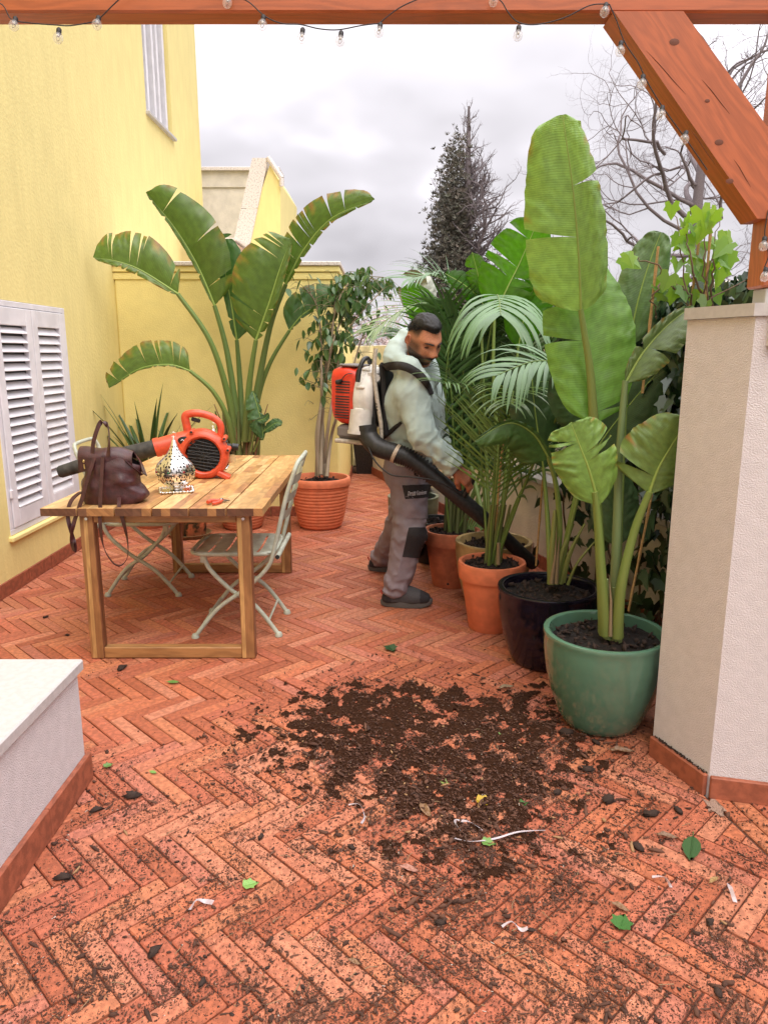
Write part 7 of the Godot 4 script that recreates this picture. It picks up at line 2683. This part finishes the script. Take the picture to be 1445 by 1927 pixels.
	put("fan_guard", boxes([[Vector3.ZERO, Vector3(0.02, 0.24, 0.2)]], 0.008).mesh(), M.black_plastic, bl, Transform3D(fr, fr * Vector3(0.068, -0.03, 0.02)))
	# small dark marks on the frame
	for k in 3:
		b = MB.new()
		b.box(Transform3D(fr, fr * Vector3(0.09 + k * 0.003, -0.02 - k * 0.016, 0.134)), Vector3(0.011, 0.010, 0.002))
		put("frame_mark", b.mesh(), M.dark, bl)
	# hose: elbow, clamp, bellows, pipe
	var h := func(x: float, y: float, z: float) -> Vector3: return at(x, y, z) - o
	b = MB.new()
	b.tube(curve([h.call(690, 800, -4.03), h.call(694, 822, -4.02), h.call(712, 842, -3.98), h.call(744, 852, -3.95)], 7), ramp(0.056, 0.05, 22), 18)
	put("elbow", b.mesh(), M.black_plastic, bl)
	b = MB.new()
	b.tube([h.call(742, 852, -3.951), h.call(748, 855, -3.947)], 0.053, 20)
	put("hose_clamp", b.mesh(), mat(lin(0.42, 0.33, 0.24), 0.4), bl)
	var pts := []
	var rad := []
	var c := curve([h.call(747, 854, -3.948), h.call(768, 862, -3.93), h.call(790, 876, -3.915), h.call(815, 896, -3.90)], 22)
	for k in c.size():
		pts.append(c[k])
		rad.append(0.0475 + 0.0062 * sin(k * PI / 2.35))
	b = MB.new()
	b.tube(pts, rad, 22)
	put("bellows", b.mesh(), M.black_plastic, bl)
	b = MB.new()
	b.tube(curve([h.call(812, 894, -3.90), h.call(850, 925, -3.885), h.call(905, 972, -3.90), h.call(960, 1022, -3.96), h.call(1004, 1062, -4.03)], 8), ramp(0.046, 0.036, 33), 20)
	put("pipe", b.mesh(), M.black_plastic, bl)
	b = MB.new()
	b.tube([h.call(868, 940, -3.87), h.call(880, 920, -3.85), h.call(888, 905, -3.845), h.call(890, 897, -3.845)], [0.017, 0.016, 0.016, 0.013], 10)
	put("control_grip", b.mesh(), M.black_plastic, bl)
	b = MB.new()
	b.tube(curve([h.call(692, 838, -3.96), h.call(706, 868, -3.93), h.call(735, 893, -3.90), h.call(775, 898, -3.86), h.call(820, 905, -3.845), h.call(868, 930, -3.84)], 8), 0.0042, 6)
	put("throttle_cable", b.mesh(), M.black_plastic, bl)


func flat(x: float, y: float) -> Vector3:   # the point of the floor that the photograph shows at a pixel
	var d := at(x, y, -1.0) - Vector3(0, EYE, 0)
	return Vector3(0, EYE, 0) + d * (EYE / -d.y)


func build_soil() -> void:
	var r := RandomNumberGenerator.new()
	r.seed = 555
	var g := noise(161, 5.0, 5)
	var g2 := noise(162, 30.0, 3)
	var outline := PackedVector2Array()
	for e in [[575, 1312], [640, 1290], [700, 1278], [770, 1276], [860, 1300], [930, 1312], [985, 1300], [1040, 1325], [1070, 1372], [1082, 1425], [1065, 1480], [1010, 1530], [940, 1600], [870, 1622], [800, 1590], [762, 1540], [690, 1490], [610, 1450], [545, 1410], [510, 1372], [550, 1345]]:
		var p := flat(e[0], e[1])
		outline.append(Vector2(p.x, p.z))
	var inside := func(p: Vector2) -> float:   # metres inside the heap's outline, less than nothing outside
		var best := 9.0
		for k in outline.size():
			best = minf(best, p.distance_to(Geometry2D.get_closest_point_to_segment(p, outline[k], outline[(k + 1) % outline.size()])))
		return best if Geometry2D.is_point_in_polygon(p, outline) else -best
	# thickness of the thin heap
	var cell := 0.0085
	var x0 := -1.0
	var z0 := -3.1
	var nx := 232
	var nz := 200
	var hs := PackedFloat32Array()
	for j in nz:
		for i in nx:
			var p := Vector2(x0 + i * cell, z0 + j * cell)
			var d: float = inside.call(p)
			var a := g.get_noise_2d(p.x * 1.6, p.y * 1.6)
			var f := g.get_noise_2d(p.x * 7.0 + 4.0, p.y * 7.0)
			var h := clampf(d * (0.06 if d > 0.0 else 0.038), -0.03, 0.0075) + 0.022 * a + 0.017 * f + 0.006 * g2.get_noise_2d(p.x * 2.0, p.y * 2.0) - 0.0035
			hs.append(h + (0.0035 * absf(g2.get_noise_2d(p.x * 5.0, p.y * 5.0)) if h > 0 else 0.0))
	var b := MB.new()
	var id := PackedInt32Array()
	id.resize(nx * nz)
	id.fill(-1)
	for j in range(1, nz - 1):
		for i in range(1, nx - 1):
			if maxf(maxf(hs[j * nx + i], hs[j * nx + i + 1]), maxf(hs[j * nx + i + nx], hs[j * nx + i - 1])) > -0.0012:
				var k := j * nx + i
				id[k] = b.add(Vector3(x0 + i * cell, minf(maxf(hs[k], -0.002), 0.019) + 0.001, z0 + j * cell), Vector3(hs[k - 1] - hs[k + 1], 2.0 * cell, hs[k - nx] - hs[k + nx]).normalized())
	for j in nz - 1:
		for i in nx - 1:
			var k := j * nx + i
			if id[k] >= 0 and id[k + 1] >= 0 and id[k + nx] >= 0 and id[k + nx + 1] >= 0 and hs[k] + hs[k + 1] + hs[k + nx] + hs[k + nx + 1] > 0.0:
				b.quad(id[k], id[k + 1], id[k + nx + 1], id[k + nx])
	M.spilt = mat(lin(0.092, 0.041, 0.024), 1.0, T.fine, 9.0, T.grit, 0.35)
	M.spilt.metallic_specular = 0.15
	var sp := Node3D.new()
	sp.name = "spilt_soil"
	add_child(sp)
	tag(sp, "dark potting soil spilt and blown across the brick floor", "soil", "", "stuff")
	put("heap", b.mesh(), M.spilt, sp)
	# crumbs: thick about the heap, thinning towards the walls
	b = MB.new()
	b.lump(Vector3.ZERO, Vector3(1, 0.62, 0.8), 9, 0.45, 4, 5)
	var crumb := b.mesh()
	var where := []
	var tints := []
	var tries := 0
	while where.size() < 100000 and tries < 700000:
		tries += 1
		var px := Vector2(r.randf_range(-40, 1480), 1090.0 + 840.0 * pow(r.randf(), 0.85))
		var w := flat(px.x, px.y)
		var p := Vector2(w.x, w.z)
		if p.x < -1.0 and p.y > -2.36 or (p.x > 1.06 and p.y < -2.2):
			continue
		var dn := 0.0
		# towards the viewer everything is peppered; behind the heap it is clean
		if px.y > 1330:
			dn = 0.24 * smoothstep(1330.0, 1480.0, px.y + 0.10 * (px.x - 600))
			dn *= 0.25 + 1.6 * pow(clampf(0.5 + 1.1 * g.get_noise_2d(p.x * 1.1 + 9.0, p.y * 1.1), 0, 1), 2.0)
		if px.x > 560 and px.y < 1330:
			dn = maxf(dn, 0.05 * smoothstep(1110.0, 1300.0, px.y) * smoothstep(560.0, 760.0, px.x))
		var heap := Geometry2D.is_point_in_polygon(p, outline)
		var near := 1.0 if heap else 0.0
		if not heap and r.randf() < 0.5:
			var c: float = inside.call(p)
			near = exp(c * 4.2)
		dn += near * 0.55 * smoothstep(-0.25, 0.2, g.get_noise_2d(p.x * 2.2, p.y * 2.2) + 0.12)
		if px.x < 520 and px.y > 1390 and px.y < 1540 and px.x > 150:
			dn += 0.05
		if px.x < 260 and px.y > 1400 and px.y < 1560 or px.x < 240 and px.y > 1235 and px.y < 1275 and px.x > 150:
			dn += 0.12
		if r.randf() > dn:
			continue
		var lift := 0.0
		var gx := int((p.x - x0) / cell)
		var gz := int((p.y - z0) / cell)
		if gx >= 0 and gz >= 0 and gx < nx and gz < nz:
			lift = clampf(hs[gz * nx + gx] + 0.001, 0.0, 0.02)
		var s := 0.00062 * exp(absf(r.randfn()) * 0.68) * (1.5 if near > 0.3 else 1.0)
		if r.randf() < 0.012:
			s *= 2.6
		s = minf(s, 0.009)
		var long := r.randf_range(1.4, 3.6) if r.randf() < 0.18 else r.randf_range(0.9, 1.6)
		where.append(Transform3D(Basis.from_euler(Vector3(r.randfn() * 0.3, r.randf() * TAU, r.randfn() * 0.3)) * Basis.from_scale(Vector3(s * long, s, s)), w + Vector3(0, s * 0.45 + lift, 0)))
		var v := r.randf_range(0.5, 1.5)
		tints.append(Color(0.50, 0.44, 0.38) if r.randf() < 0.008 and s < 0.0022 else (Color(0.30, 0.17, 0.08) if r.randf() < 0.02 else Color(0.085 * v, 0.036 * v, 0.021 * v)))
	many("crumbs", crumb, painted(0.95), where, tints, sp)
	# crumbs on the ledge of the pillar's skirting
	where = []
	for k in 160:
		var t := r.randf()
		var p := Vector2(0.995, -2.49).lerp(Vector2(1.08, -2.245), t) + Vector2(-0.0115, 0.004) * r.randf()
		var s := r.randf_range(0.0015, 0.0045)
		where.append(Transform3D(Basis.from_euler(Vector3(r.randf(), r.randf() * 6, r.randf())).scaled(Vector3.ONE * s), Vector3(p.x, 0.0765 + s * 0.5, p.y)))
	many("ledge_crumbs", crumb, M.bark, where, [], sp)
	# bark pieces large enough to be picked up
	var chips := [
		[120, 1654, 26, "dark bark piece beside the low white wall's foot, nearest to the viewer of two there"],
		[249, 1500, 28, "long bark piece right of the low white wall's skirting corner"],
		[182, 1526, 20, "bark piece close against the low white wall's terracotta skirting"],
		[661, 1596, 18, "round clod alone on the bricks below the left fringe of the soil heap"],
		[291, 1793, 26, "long bark piece on the nearest bricks, lower left"],
		[381, 1851, 20, "small bark piece at the very bottom, left of the dry brown leaf"],
		[230, 1259, 22, "bark flake beside the table's near left leg"],
		[491, 1576, 17, "bark piece above the bright light green leaf"],
		[828, 1739, 20, "pointed bark piece left of the clear plastic strip near the bottom"],
		[1224, 1534, 30, "long bark piece left of another below the white pillar's skirting"],
		[1275, 1527, 22, "bark piece lying nearest to the white pillar's mortar patch"],
		[1199, 1596, 28, "bark piece just left of the curled brown leaf"],
		[1144, 1507, 32, "longest bark piece, between soil heap and white pillar"],
		[1066, 1381, 30, "bark piece on the soil's edge at the green pot's left foot"],
		[1048, 1493, 20, "bark clod on the right edge of the soil heap"],
		[1104, 1450, 24, "bark piece in front of the green glazed pot"],
		[1335, 1737, 18, "bark piece right of the three lobed ivy leaf"],
		[1350, 1870, 22, "bark piece at the bottom right corner of the floor"],
		[998, 1752, 15, "bark crumb at the right end of the clear plastic strip near the bottom"],
		[87, 1162, 11, "small bark flake left of the table, nearest the house skirting"],
		[127, 1196, 9, "tiny bark flake left of the table's near left leg"],
		[1120, 1398, 20, "bark piece touching the green glazed pot's base"],
	]
	var cm := []
	for k in 3:
		b = MB.new()
		b.lump(Vector3.ZERO, Vector3(0.5, 0.16, 0.27), 30 + k, 0.55, 6, 9)
		cm.append(b.mesh())
	for e in chips:
		var w := flat(e[0], e[1])
		var size: float = e[2] / FPX * w.distance_to(Vector3(0, EYE, 0))
		var o := put("bark_piece", cm[r.randi() % 3], M.bark)
		o.transform = Transform3D(Basis(Vector3.UP, r.randf() * PI).scaled(Vector3.ONE * size), w + Vector3(0, size * 0.12 + 0.001, 0))
		tag(o, e[3], "bark", "bark pieces on the bricks")
	where = []
	for k in 420:
		var px := Vector2(r.randf_range(100, 1420), r.randf_range(1330, 1920))
		if px.y < 1480 and px.x < 480:
			continue
		var w := flat(px.x, px.y)
		if w.x < -0.97 or (w.x > 1.05 and w.z < -2.15):
			continue
		where.append(Transform3D(Basis.from_euler(Vector3(0, r.randf() * TAU, 0)).scaled(Vector3.ONE * 0.006 * exp(r.randfn() * 0.45)), w + Vector3(0, 0.001, 0)))
	many("bark_bits", cm[1], M.bark, where, [], sp)


func fallen_leaf(x: float, y: float, size: float, turn: float, col: Color, kind: String, label: String) -> void:
	var w := flat(x, y)
	var s := size / FPX * w.distance_to(Vector3(0, EYE, 0))
	var b := MB.new()
	var out: Array = [[0.0, 0.0], [0.10, 0.08], [0.21, 0.28], [0.23, 0.5], [0.16, 0.75], [0.0, 1.0]] if kind != "ivy" else [[0.0, 0.0], [0.16, -0.05], [0.42, 0.05], [0.36, 0.3], [0.46, 0.52], [0.26, 0.6], [0.0, 1.0]]
	var lift := 0.10 if kind == "flat" else 0.22
	if kind == "dry":
		lift = 0.42
	b.tint = col
	for sg: float in [-1.0, 1.0]:
		var rows := []
		for e in out:
			var row := []
			for k in 5:
				var q := k / 4.0
				var ex: float = e[0] * q
				row.append(Vector3(sg * ex * (1.0 if kind != "dry" else 0.75), lift * (ex * 1.1 + 0.35 * pow(e[1] - 0.5, 2.0)) + (0.05 * sin(e[1] * 11.0 + q * 4.0) if kind == "dry" else 0.0), e[1] - 0.5))
			rows.append(row)
		b.sheet(rows)
	b.tint = col * 1.2
	b.tube(curve([Vector3(0, 0.05, -0.62), Vector3(0, 0.03, -0.5), Vector3(0, 0.02, 0), Vector3(0, 0.05, 0.45)], 4), ramp(0.018, 0.006, 13), 5)
	var o := put("fallen_leaf", b.mesh(), M.fallen)
	o.transform = Transform3D(Basis(Vector3.UP, turn) * Basis.from_euler(Vector3(0.06, 0, 0.08)).scaled(Vector3.ONE * s), w + Vector3(0, 0.006 + 0.02 * s, 0))
	tag(o, label, "leaf")


func build_litter() -> void:
	M.fallen = painted(0.5, T.fine, 8.0, null, 0, true)
	var gr := Color(0.05, 0.16, 0.03)
	var lt := Color(0.24, 0.46, 0.10)
	var dry := Color(0.30, 0.165, 0.085)
	fallen_leaf(737, 1224, 27, 0.4, Color(0.03, 0.085, 0.02), "ivy", "dark green ivy leaf on clean bricks between the man's shoe and the black pot")
	fallen_leaf(327, 1286, 22, 1.6, lt * 0.7, "flat", "pale green leaf on the bricks in front of the table's leg frame")
	fallen_leaf(206, 1443, 16, 2.4, lt * 0.6, "ivy", "tiny green sprig beside the back corner of the low white wall")
	fallen_leaf(289, 1456, 15, 1.2, lt * 0.9, "flat", "small pale green leaf right of the low white wall's corner")
	fallen_leaf(474, 1668, 26, 2.0, lt, "ivy", "bright light green leaf alone on the speckled bricks, left of centre")
	fallen_leaf(939, 1390, 19, 0.6, lt * 0.9, "ivy", "light green leaf lying on top of the dark soil heap")
	fallen_leaf(836, 1475, 17, 1.2, Color(0.35, 0.45, 0.12), "ivy", "yellowish green leaf at the lower middle of the soil heap")
	fallen_leaf(914, 1512, 30, 1.5, Color(0.55, 0.36, 0.02), "ivy", "yellow leaf with green edge lying below the soil heap")
	fallen_leaf(984, 1515, 20, 1.9, gr, "ivy", "small green leaf right of the yellow leaf")
	fallen_leaf(921, 1590, 24, 1.4, lt * 0.7, "ivy", "green leaf touching the long white plastic string")
	fallen_leaf(1300, 1601, 62, -0.45, Color(0.045, 0.12, 0.032), "flat", "largest fallen leaf, long dark green and pointed, below the white pillar")
	fallen_leaf(1255, 1578, 34, 1.3, dry * 0.8, "dry", "curled brown leaf joined to the largest dark green leaf's stalk")
	fallen_leaf(1170, 1738, 38, 2.6, gr * 1.2, "ivy", "green ivy leaf with three lobes right beside a curled dry leaf")
	fallen_leaf(1167, 1712, 32, 0.9, dry, "dry", "curled dry leaf just behind the green three lobed ivy leaf")
	fallen_leaf(1342, 1660, 24, 2.2, Color(0.45, 0.29, 0.12), "dry", "tan dry leaf between two clear plastic strips near the right edge")
	fallen_leaf(1170, 1417, 42, 1.5, dry * 0.85, "dry", "brown dry leaf at the foot of the green glazed pot")
	fallen_leaf(953, 1296, 30, 1.9, Color(0.34, 0.24, 0.14), "dry", "greyish dry leaf on the far edge of the soil before the black pot")
	fallen_leaf(800, 1530, 44, 0.4, dry, "dry", "narrow twisted brown leaf standing on the lower edge of the soil heap")
	fallen_leaf(667, 1815, 24, 1.1, dry, "dry", "small dry brown leaf on the nearest bricks, bottom middle")
	fallen_leaf(770, 1640, 36, 1.2, Color(0.48, 0.22, 0.16), "dry", "thin pinkish dry leaf on speckled bricks below the soil heap")
	var film := StandardMaterial3D.new()
	film.albedo_color = Color(0.82, 0.78, 0.80, 0.62)
	film.transparency = BaseMaterial3D.TRANSPARENCY_ALPHA
	film.roughness = 0.35
	var strips := [
		["long white plastic string trailing right from a torn strip below the soil", [[850, 1580], [885, 1592], [930, 1582], [975, 1574], [1026, 1566]], 0.006],
		["looped clear plastic strip just above the long white string", [[908, 1566], [885, 1556], [862, 1548], [856, 1556], [868, 1572]], 0.010],
		["grey plastic strip curling on the bricks near the low white wall", [[358, 1716], [370, 1704], [386, 1700], [402, 1708]], 0.012],
		["clear plastic strip left of the tan dry leaf", [[1226, 1654], [1248, 1660], [1262, 1674]], 0.009],
		["straight clear plastic strip close to the right edge of the floor", [[1370, 1668], [1374, 1684], [1382, 1702]], 0.011],
		["clear plastic strip near the bottom, right of centre", [[944, 1748], [962, 1744], [980, 1754], [992, 1756]], 0.009],
		["curved plastic strip on the left lower fringe of the soil heap", [[656, 1518], [676, 1522], [686, 1540], [680, 1558]], 0.007],
	]
	for e in strips:
		var pts := []
		var sides := []
		for k in e[1].size():
			pts.append(flat(e[1][k][0], e[1][k][1]) + Vector3(0, 0.007 + 0.009 * (k % 2), 0))
			sides.append(Vector3(0.3, 0.5 * sin(k * 2.0), 1))
		tag(put("plastic_strip", strap(pts, e[2], 5, sides, 0.0005).mesh(), film), e[0], "plastic strip")
	# fine dry straws
	var b := MB.new()
	b.tube(curve([Vector3(-0.5, 0.1, 0), Vector3(0, 0.16, 0.06), Vector3(0.5, 0.08, 0)], 4), 0.03, 4)
	var st := b.mesh()
	var where := []
	var r := RandomNumberGenerator.new()
	r.seed = 71
	for k in 150:
		var w := flat(r.randf_range(150, 1300), r.randf_range(1330, 1900))
		if w.x < -0.98 or w.x > 1.05:
			continue
		where.append(Transform3D(Basis(Vector3.UP, r.randf() * TAU).scaled(Vector3.ONE * r.randf_range(0.012, 0.04)), w + Vector3(0, 0.001, 0)))
	tag(many("straw", st, M.dry, where, []), "fine dry straws among the soil on the bricks", "straw", "", "stuff")


func build_string_lights() -> void:
	var sl := thing("string_lights", "string of small clear glass bulbs on thin dark wire along the wooden pergola", "string lights")
	var glass := StandardMaterial3D.new()
	glass.albedo_color = Color(0.95, 0.95, 0.95, 0.16)
	glass.transparency = BaseMaterial3D.TRANSPARENCY_ALPHA
	glass.roughness = 0.03
	var wire := mat(lin(0.02, 0.018, 0.02), 0.6)
	var zf := -2.305
	var fil := mat(lin(0.22, 0.17, 0.11), 0.4)
	fil.metallic = 0.6
	# wire: hung across the front of the beam, down over the brace and the post
	var runs := [
		[[-60, 10], [0, 6], [22, 36], [55, 43], [105, 47], [135, 48], [183, 40]],
		[[183, 40], [250, -20], [330, -40], [410, -12], [462, 0], [498, 30], [530, 44], [565, 46], [600, 54], [636, 56], [680, 48], [713, 44]],
		[[713, 44], [760, 10], [830, -14], [905, -16], [940, 0], [955, 22], [975, 42], [1010, 46], [1060, 34], [1110, 10], [1146, 8]],
		[[1146, 8], [1160, 40], [1175, 80], [1200, 118], [1215, 150], [1245, 200], [1290, 262], [1330, 320]],
		[[1445, 395], [1438, 440], [1445, 480], [1437, 505], [1438, 520]],
	]
	for e in runs:
		var pts := []
		for q in e:
			pts.append(at(q[0], q[1], zf + 0.004))
		var b := MB.new()
		b.tube(curve(pts, 6), 0.0016, 6)
		put("cable", b.mesh(), wire, sl)
	var bulbs := [[27, 48, 36], [110, 72, 47], [183, 46, 34], [428, 5, -8], [494, 47, 26], [568, 72, 46], [640, 77, 56], [713, 60, 45], [928, 2, -12], [974, 67, 42], [1137, 22, 8], [1166, 96, 72], [1207, 158, 140], [1243, 216, 200], [1287, 262, 250], [1436, 463, 442], [1438, 521, 500]]
	for e in bulbs:
		var c := at(e[0], e[1], zf + 0.016)
		var top := at(e[0] + 3, e[2], zf + 0.005)
		var d := (top - c).normalized() if top.distance_to(c) > 0.012 else Vector3.UP
		var bs := along(d)
		var bu := Node3D.new()
		bu.name = "bulb"
		sl.add_child(bu, true)
		bu.transform = Transform3D(bs, c)
		var b := MB.new()
		b.lathe([Vector2(0.0004, -0.0145), Vector2(0.005, -0.0138), Vector2(0.0095, -0.011), Vector2(0.0125, -0.006), Vector2(0.0133, 0.0), Vector2(0.012, 0.006), Vector2(0.009, 0.011), Vector2(0.0062, 0.015)], 18)
		put("glass", b.mesh(), glass, bu)
		b = MB.new()
		b.lathe([Vector2(0.0062, 0.013), Vector2(0.007, 0.014), Vector2(0.007, 0.026), Vector2(0.004, 0.03), Vector2(0.0005, 0.031)], 12)
		put("socket", b.mesh(), wire, bu)
		b = MB.new()
		b.tube(curve([Vector3(-0.003, 0.012, 0), Vector3(-0.005, 0.0, 0), Vector3(-0.002, -0.007, 0), Vector3(0.002, -0.007, 0), Vector3(0.005, 0.0, 0), Vector3(0.003, 0.012, 0)], 4), 0.0007, 5)
		b.tube([Vector3(0, 0.013, 0), Vector3(0, 0.004, 0)], 0.003, 6)
		put("filament", b.mesh(), fil, bu)


# limbs that fork and wander; every limb goes into b, the finest ends into tips
func limb(b: MB, p: Vector3, d: Vector3, len: float, r: float, depth: int, g: RandomNumberGenerator, rise: float, wig: float, fork: int, tips: Array) -> void:
	var pts := [p]
	var q := p
	var v := d
	var n := 5 if depth > 1 else 4
	for k in n:
		v = (v + Vector3(g.randfn(), g.randfn() + rise, g.randfn()) * wig).normalized()
		q += v * (len / n)
		pts.append(q)
	b.tube(pts, ramp(r, r * 0.62, n + 1), 5 if r > 0.02 else 3, false)
	if depth <= 0:
		tips.append(q)
		return
	for k in fork:
		var f: int = n if k == 0 else g.randi_range(1, n)
		var base: Vector3 = pts[f]
		var nd := (v + Vector3(g.randfn(), g.randfn() * 0.8, g.randfn()) * (0.75 if k else 0.3)).normalized()
		limb(b, base, nd, len * g.randf_range(0.5, 0.78), r * (0.52 if k else 0.68) * g.randf_range(0.75, 1.0), depth - 1, g, rise, wig, fork, tips)


func build_trees() -> void:
	var g := RandomNumberGenerator.new()
	g.seed = 31
	var bark := mat(lin(0.26, 0.215, 0.22), 0.9, T.fine, 2.0)
	# the leafless tree behind the pergola
	var z := -12.0
	var tr := thing("bare_tree", "large leafless tree with a crooked tangle of twigs behind the pergola post", "tree", at(1320, 640, z) * Vector3(1, 0, 1))
	var o := tr.position
	var b := MB.new()
	var base := curve([at(1320, 760, z), at(1322, 600, z), at(1308, 470, z), at(1312, 380, z), at(1322, 290, z)], 6)
	for i in base.size():
		base[i] -= o
	base[0].y = -0.5
	b.tube(base, ramp(0.13, 0.06, base.size()), 9)
	put("trunk", b.mesh(), bark, tr)
	b = MB.new()
	var tips := []
	var starts := [[1310, 400, 1250, 285, 0.08], [1312, 420, 1215, 345, 0.07], [1305, 480, 1180, 460, 0.06], [1322, 300, 1370, 180, 0.075], [1318, 330, 1290, 170, 0.065], [1322, 300, 1420, 210, 0.06], [1310, 440, 1420, 350, 0.055], [1308, 500, 1400, 480, 0.045], [1306, 520, 1200, 540, 0.045], [1312, 390, 1240, 210, 0.055], [1322, 310, 1340, 100, 0.06], [1250, 290, 1170, 250, 0.045], [1308, 560, 1160, 600, 0.04], [1316, 350, 1250, 330, 0.05], [1322, 300, 1460, 120, 0.06], [1310, 450, 1130, 380, 0.05]]
	for e in starts:
		var p := at(e[0], e[1], z) - o
		var q := at(e[2], e[3], z + g.randf_range(-1.0, 1.0)) - o
		limb(b, p, (q - p).normalized(), p.distance_to(q) * 0.95, e[4] * 0.62, 6 if e[4] > 0.05 else 5, g, 0.04, 0.24, 3, tips)
	var tw := put("branches", b.mesh(), bark, tr)
	tw.set_meta("kind", "stuff")
	# the half dead cypress
	z = -24.0
	var cy := thing("cypress_tree", "tall half dead cypress, bare twigs on one side and dark foliage on the other", "tree", at(872, 640, z) * Vector3(1, 0, 1))
	o = cy.position
	b = MB.new()
	var axis := curve([at(872, 700, z), at(872, 540, z), at(876, 440, z), at(880, 330, z), at(882, 200, z)], 8)
	for i in axis.size():
		axis[i] -= o
	axis[0].y = -0.5
	b.tube(axis, ramp(0.30, 0.03, axis.size()), 8)
	put("trunk", b.mesh(), bark, cy)
	b = MB.new()
	tips = []
	var top := at(882, 195, z).y
	for k in 120:
		var t := pow(g.randf(), 0.9)
		var i := clampi(int(lerpf(7.0, axis.size() - 2, t)), 0, axis.size() - 2)
		var p: Vector3 = axis[i].lerp(axis[i + 1], g.randf())
		var an := g.randf() * TAU
		var wide := lerpf(2.0, 0.35, t)
		var dd := Vector3(cos(an), 0.9 + 0.6 * t, sin(an) * 0.8).normalized()
		if cos(an) < -0.1:
			continue
		limb(b, p, dd, wide * g.randf_range(0.5, 0.8), lerpf(0.06, 0.018, t), 3, g, 0.32, 0.2, 3, tips)
	tw = put("branches", b.mesh(), bark, cy)
	tw.set_meta("kind", "stuff")
	# foliage clumps on its left and foot
	var spray := MB.new()
	for k in 6:
		var an := TAU * k / 6.0
		var d := Vector3(cos(an), 0.9, sin(an)).normalized()
		spray.face([Vector3(-0.02, 0, 0), d * 0.12 + Vector3(0.035, 0.0, 0.02), d * 0.24, d * 0.12 - Vector3(0.035, 0, 0.02)])
	var where := []
	var tints := []
	for k in 170:
		var py := lerpf(268.0, 585.0, pow(g.randf(), 0.55))
		var t := (py - 275.0) / 310.0
		var left := 868.0 - 8.0 - lerpf(2.0, 68.0, pow(t, 0.85)) * g.randf_range(0.7, 1.1)
		var px := lerpf(left, lerpf(866.0, 880.0, t), pow(g.randf(), 0.9))
		if py > 500:
			px = lerpf(800.0, 935.0, g.randf())
		var c := at(px, py, z + g.randfn() * 0.7) - o
		var n := 44
		for j in n:
			var q := c + Vector3(g.randfn() * 0.20, g.randfn() * 0.28, g.randfn() * 0.20)
			where.append(Transform3D(Basis.from_euler(Vector3(g.randfn() * 0.5, g.randf() * TAU, g.randfn() * 0.5)).scaled(Vector3.ONE * g.randf_range(0.28, 0.6)), q))
			var v := g.randf_range(0.7, 1.3)
			tints.append(Color(0.105 * v, 0.11 * v, 0.078 * v).lerp(Color(0.17, 0.125, 0.105) * v, g.randf() * 0.7))
	many("foliage", spray.mesh(), painted(0.8), where, tints, cy)
	# pale leafless shrub beyond the end wall
	z = -15.0
	var sh := thing("pale_shrub", "pale twiggy shrub in bud beyond the far yard wall", "shrub", at(712, 640, z) * Vector3(1, 0, 1))
	b = MB.new()
	tips = []
	for k in 16:
		limb(b, Vector3(g.randfn() * 0.5, 0.6, g.randfn() * 0.3), Vector3(g.randfn() * 0.35, 1, g.randfn() * 0.3).normalized(), 0.85, 0.025, 4, g, 0.1, 0.2, 3, tips)
	put("branches", b.mesh(), mat(lin(0.36, 0.29, 0.27), 0.9), sh).set_meta("kind", "stuff")
	where = []
	for p in tips:
		where.append(Transform3D(Basis.from_euler(Vector3(g.randf() * 6, g.randf() * 6, 0)).scaled(Vector3.ONE * 0.22), p))
	many("buds", spray.mesh(), mat(lin(0.66, 0.52, 0.50), 0.9), where, [], sh)
	# green bank and bushes beyond the walls
	for e in [[760, 640, -13.0, 1.3, "low yellow green bush just beyond the far yard wall, above the blower", Color(0.14, 0.17, 0.05)], [960, 600, -11.0, 1.6, "dark bush beyond the cream wall, below the cypress", Color(0.06, 0.085, 0.03)], [1120, 590, -10.0, 1.7, "dark bush beyond the cream wall, below the bare tree", Color(0.055, 0.08, 0.03)], [1400, 520, -9.0, 1.4, "pale grassy bush beyond the wall beside the pergola post", Color(0.16, 0.19, 0.09)], [860, 610, -16.0, 2.0, "broad dark bush at the cypress's foot", Color(0.07, 0.075, 0.04)]]:
		var at0: Vector3 = at(e[0], e[1], e[2]) * Vector3(1, 0, 1)
		var bu := thing("bush", e[4], "bush", at0)
		b = MB.new()
		tips = []
		for k in 7:
			limb(b, Vector3(g.randfn() * 0.3, -0.3, g.randfn() * 0.3), Vector3(g.randfn() * 0.5, 1, g.randfn() * 0.4).normalized(), e[3] * 0.5, 0.03, 3, g, 0.1, 0.2, 3, tips)
		put("branches", b.mesh(), bark, bu).set_meta("kind", "stuff")
		where = []
		tints = []
		for p in tips:
			for j in 9:
				where.append(Transform3D(Basis.from_euler(Vector3(g.randfn() * 0.7, g.randf() * TAU, g.randfn() * 0.7)).scaled(Vector3.ONE * g.randf_range(0.5, 1.1)), p + Vector3(g.randfn(), g.randfn(), g.randfn()) * 0.17))
				tints.append(e[5] * g.randf_range(0.7, 1.4))
		many("foliage", spray.mesh(), painted(0.8), where, tints, bu)


func build_all() -> void:
	plant_materials()
	build_left()
	build_left_plants()
	build_right_plants()
	build_man()
	build_soil()
	build_litter()
	build_string_lights()
	build_trees()
